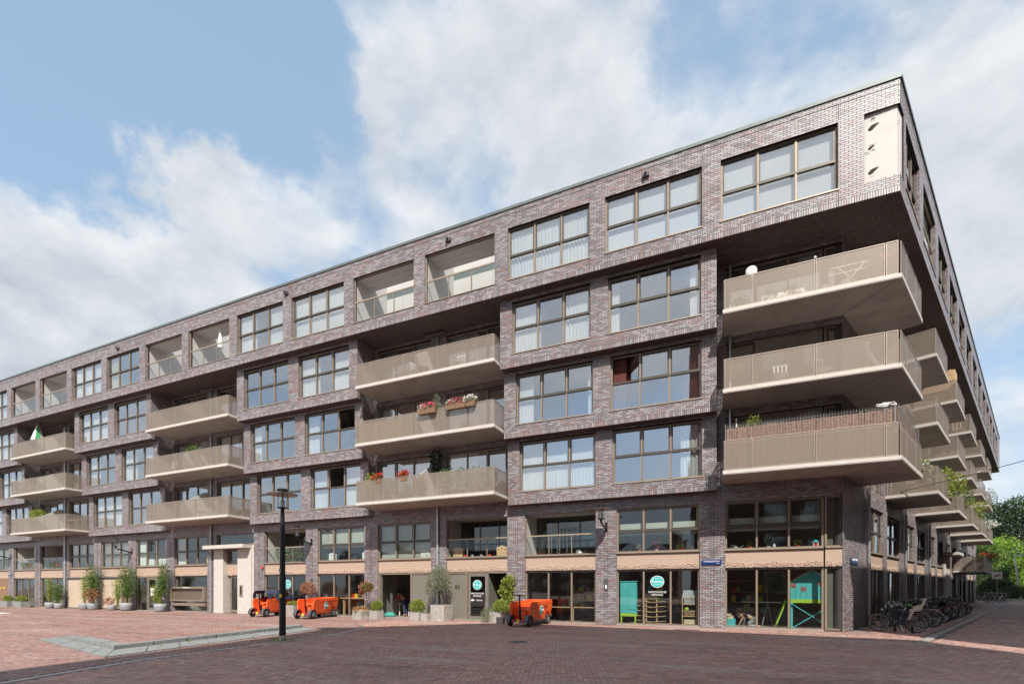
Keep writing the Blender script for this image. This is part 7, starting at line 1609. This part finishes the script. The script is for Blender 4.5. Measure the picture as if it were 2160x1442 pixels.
t = wthing('bench', 'pale blue bench on the top corner balcony', 'bench', FM, 2.1, .9, BZ[3]); M_(t, 'seat', 'whitepaint', lambda b: b.box(-.7, .7, -.2, .2, .42, .46)); M_(t, 'backrest', 'whitepaint', lambda b: b.box(-.7, .7, .2, .23, .55, .8))
for x in (-.6, .6): M_(t, 'leg', 'whitepaint', lambda b: b.box(x - .03, x + .03, -.18, .18, 0, .42))
for i, (u, m_, lb) in enumerate(((.7, 'leafgrey', 'dry-looking plant at the left end of the top corner balcony'), (1.6, 'leafyel', 'small plant on the top corner balcony beside the bench'), (2.3, 'leafyel', 'low bushy plant before the bench on the top corner balcony'))): plant('potted_plant', lb, FM(u, 1.45, BZ[3]), [(0, 0, .28, .25, .2, .22)], m_, 160, .10, .03, seed=100 + i)
o = plant('potted_plant', 'red-flowered plant at the right corner of the top corner balcony', FM(5.0, 1.5, BZ[3]), [(0, 0, .75, .15, .15, .2)], 'flowerred', 60, .08, .05, seed=104)
garden_chair('left folding chair on the middle corner balcony', 2.0, 1.2, BZ[2], 'silver'); garden_chair('right folding chair on the middle corner balcony', 3.3, 1.2, BZ[2], 'silver', .5)
o = plant('potted_plant', 'small palm in a pot at the left end of the middle corner balcony', FM(.55, 1.45, BZ[2]), [(0, 0, .75, .2, .2, .2)], 'leafyel', 120, .14, .03, [([(0, 0, 0), (0, 0, .65)], .02)], seed=105)
# heather screen and wire mesh on lowest corner balcony
hs_ = wthing('heather_screen', 'reddish heather matting behind wire mesh above the lowest corner balcony rail', 'screen', FM, 0, 0, 5.86); hs_['_w'] = FM(0, 0, 5.86)
rr = random.Random(8); mb = MB()
for (F, a, b, d) in ((FM, .2, 5.2, 1.66), (FR_, -1.0, 2.75, 1.70)):
    u = a
    while u < b: 
        k = rr.uniform(.014, .026); mb.fbox(F, u, u + k * .97, d, d + .008 + rr.uniform(0, .012), 5.90, 7.42 + rr.uniform(-.035, .03)); u += k
mb.build('heather_stems', 'heather', hs_); ms = MB()
for (F, a, b, d) in ((FM, .16, 5.22, 1.72), (FR_, -1.04, 2.78, 1.755)):
    u = a
    while u <= b: ms.fbox(F, u, u + .007, d, d + .005, 6.9, 7.55); u += .085
    z = 6.95
    while z <= 7.53: ms.fbox(F, a, b, d + .006, d + .012, z, z + .007); z += .085
    for uu in (a, b - .02): ms.fbox(F, uu, uu + .02, d, d + .02, 6.0, 7.55)
ms.build('wire_mesh', 'meshgrey', hs_)
o = wthing('tied_cord', 'white knotted cord on the top corner of the wire mesh', 'cord', FM, 5.0, 1.74, 7.55); rr = random.Random(2)
M_(o, 'cord', 'whitepaint', lambda b: [b.tube([(rr.uniform(-.35, .25), rr.uniform(-.03, .03), rr.uniform(-.05, .1)) for _ in range(5)], .012, 5) for _ in range(7)])
o = plant('potted_plant', 'yellow-green shrub rising above the mesh at the left of the lowest corner balcony', FM(1.0, 1.4, BZ[1]), [(.1, 0, 1.75, .22, .15, .28), (-.3, 0, 1.5, .2, .15, .15)], 'leafyel', 160, .11, .04, [([(0, 0, 0), (.1, 0, 1.6)], .02)], seed=106)
o = wthing('pole', 'thin white pole standing at the left end of the lowest corner balcony', 'pole', FM, .55, 1.0, BZ[1]); M_(o, 'pole', 'whitepaint', lambda b: b.tube([(0, 0, 0), (0, 0, 2.1)], .018, 6))
# street side balconies
def rplant(label, s, off, z, r, h, m, n, seed, fl=None, zc=.6): 
    t = plant('potted_plant', label, FR_(s, off, z), [(0, 0, zc, r, r, h)], m, n, .14, .06, seed=seed)
    if fl: M_(t, 'flower', fl, lambda b: foliage(b, (0, -.1, zc + .1), (r, r, h * .7), n // 5, .12, .11, rnd=random.Random(seed)))
rplant('white hydrangea on the first low street-side balcony', 7.5, 1.2, BZ[1], .42, .5, 'leafyel', 500, 110, 'flowerwhite', 1.0); rplant('trailing green vine at the far corner of the first low street-side balcony', 11.2, 1.7, BZ[1], .4, .7, 'leafyel', 500, 111, None, 1.0)
rplant('yellow-green vine on the second low street-side balcony', 15.2, 1.6, BZ[1], .55, .7, 'leafyel', 600, 112, None, 1.4); rplant('leafy vine over the far rail of the second low street-side balcony', 19.0, 1.7, BZ[1], .45, .7, 'leaf', 500, 113, None, 1.2)
rplant('overhanging plant on the third low street-side balcony', 25.5, 1.5, BZ[1], 1.0, .5, 'leafyel', 700, 114, None, 1.4); rplant('white flowers over the rail of a far street-side balcony', 38.5, 1.8, BZ[1], .7, .35, 'flowerwhite', 300, 115, None, 1.3)
rplant('yellow-green plant above a far street-side balcony', 33, 1.4, BZ[1], .5, .5, 'leafyel', 300, 116, None, 1.5); rplant('dark creeper at the far end of the upper street-side balconies', 40.5, 1.7, BZ[2], .6, .9, 'leafdark', 400, 117, None, .9)
rplant('red flowers on the farthest low deck rail', 41.0, 1.6, 3.0, .7, .35, 'flowerred', 250, 118, None, 1.5); rplant('green plant hanging over the farthest low deck rail', 39.5, 1.6, 3.0, .9, .5, 'leafdark', 400, 119, None, 1.3)
tf = wthing('timber_fence_screen', 'tall tan timber screen on the second top street-side balcony', 'timber screen', FR_, 0, 0, BZ[3]); tf['_w'] = FR_(0, 0, BZ[3])
for i, s in enumerate(np.arange(.06, 1.7, .13)): mb = MB(); mb.fbox(FR_, 14.55, 14.58, s, s + .12, BZ[3] + .05, BZ[3] + 1.75 + .03 * (i % 2)); mb.build('board', 'wood', tf)
for i, s in enumerate(np.arange(14.6, 15.6, .13)): mb = MB(); mb.fbox(FR_, s, s + .12, 1.70, 1.73, BZ[3] + .05, BZ[3] + 1.75 + .03 * (i % 2)); mb.build('board', 'wood', tf)
o = wthing('garden_chair', 'orange-framed chair on the third top street-side balcony', 'chair', FR_, 22.8, 1.2, BZ[3]); M_(o, 'seat', 'wood', lambda b: b.box(-.25, .25, -.25, .25, .42, .46)); M_(o, 'backrest', 'wood', lambda b: [b.bar((x, .25, .46), (x, .3, .95), .05) for x in (-.2, 0, .2)])
for x in (-.2, .2): M_(o, 'leg', 'wood', lambda b: b.bar((x, -.2, 0), (x, -.2, .42), .05))

# drop the helper property used while building
for o in bpy.data.objects:
    if '_w' in o: del o['_w']
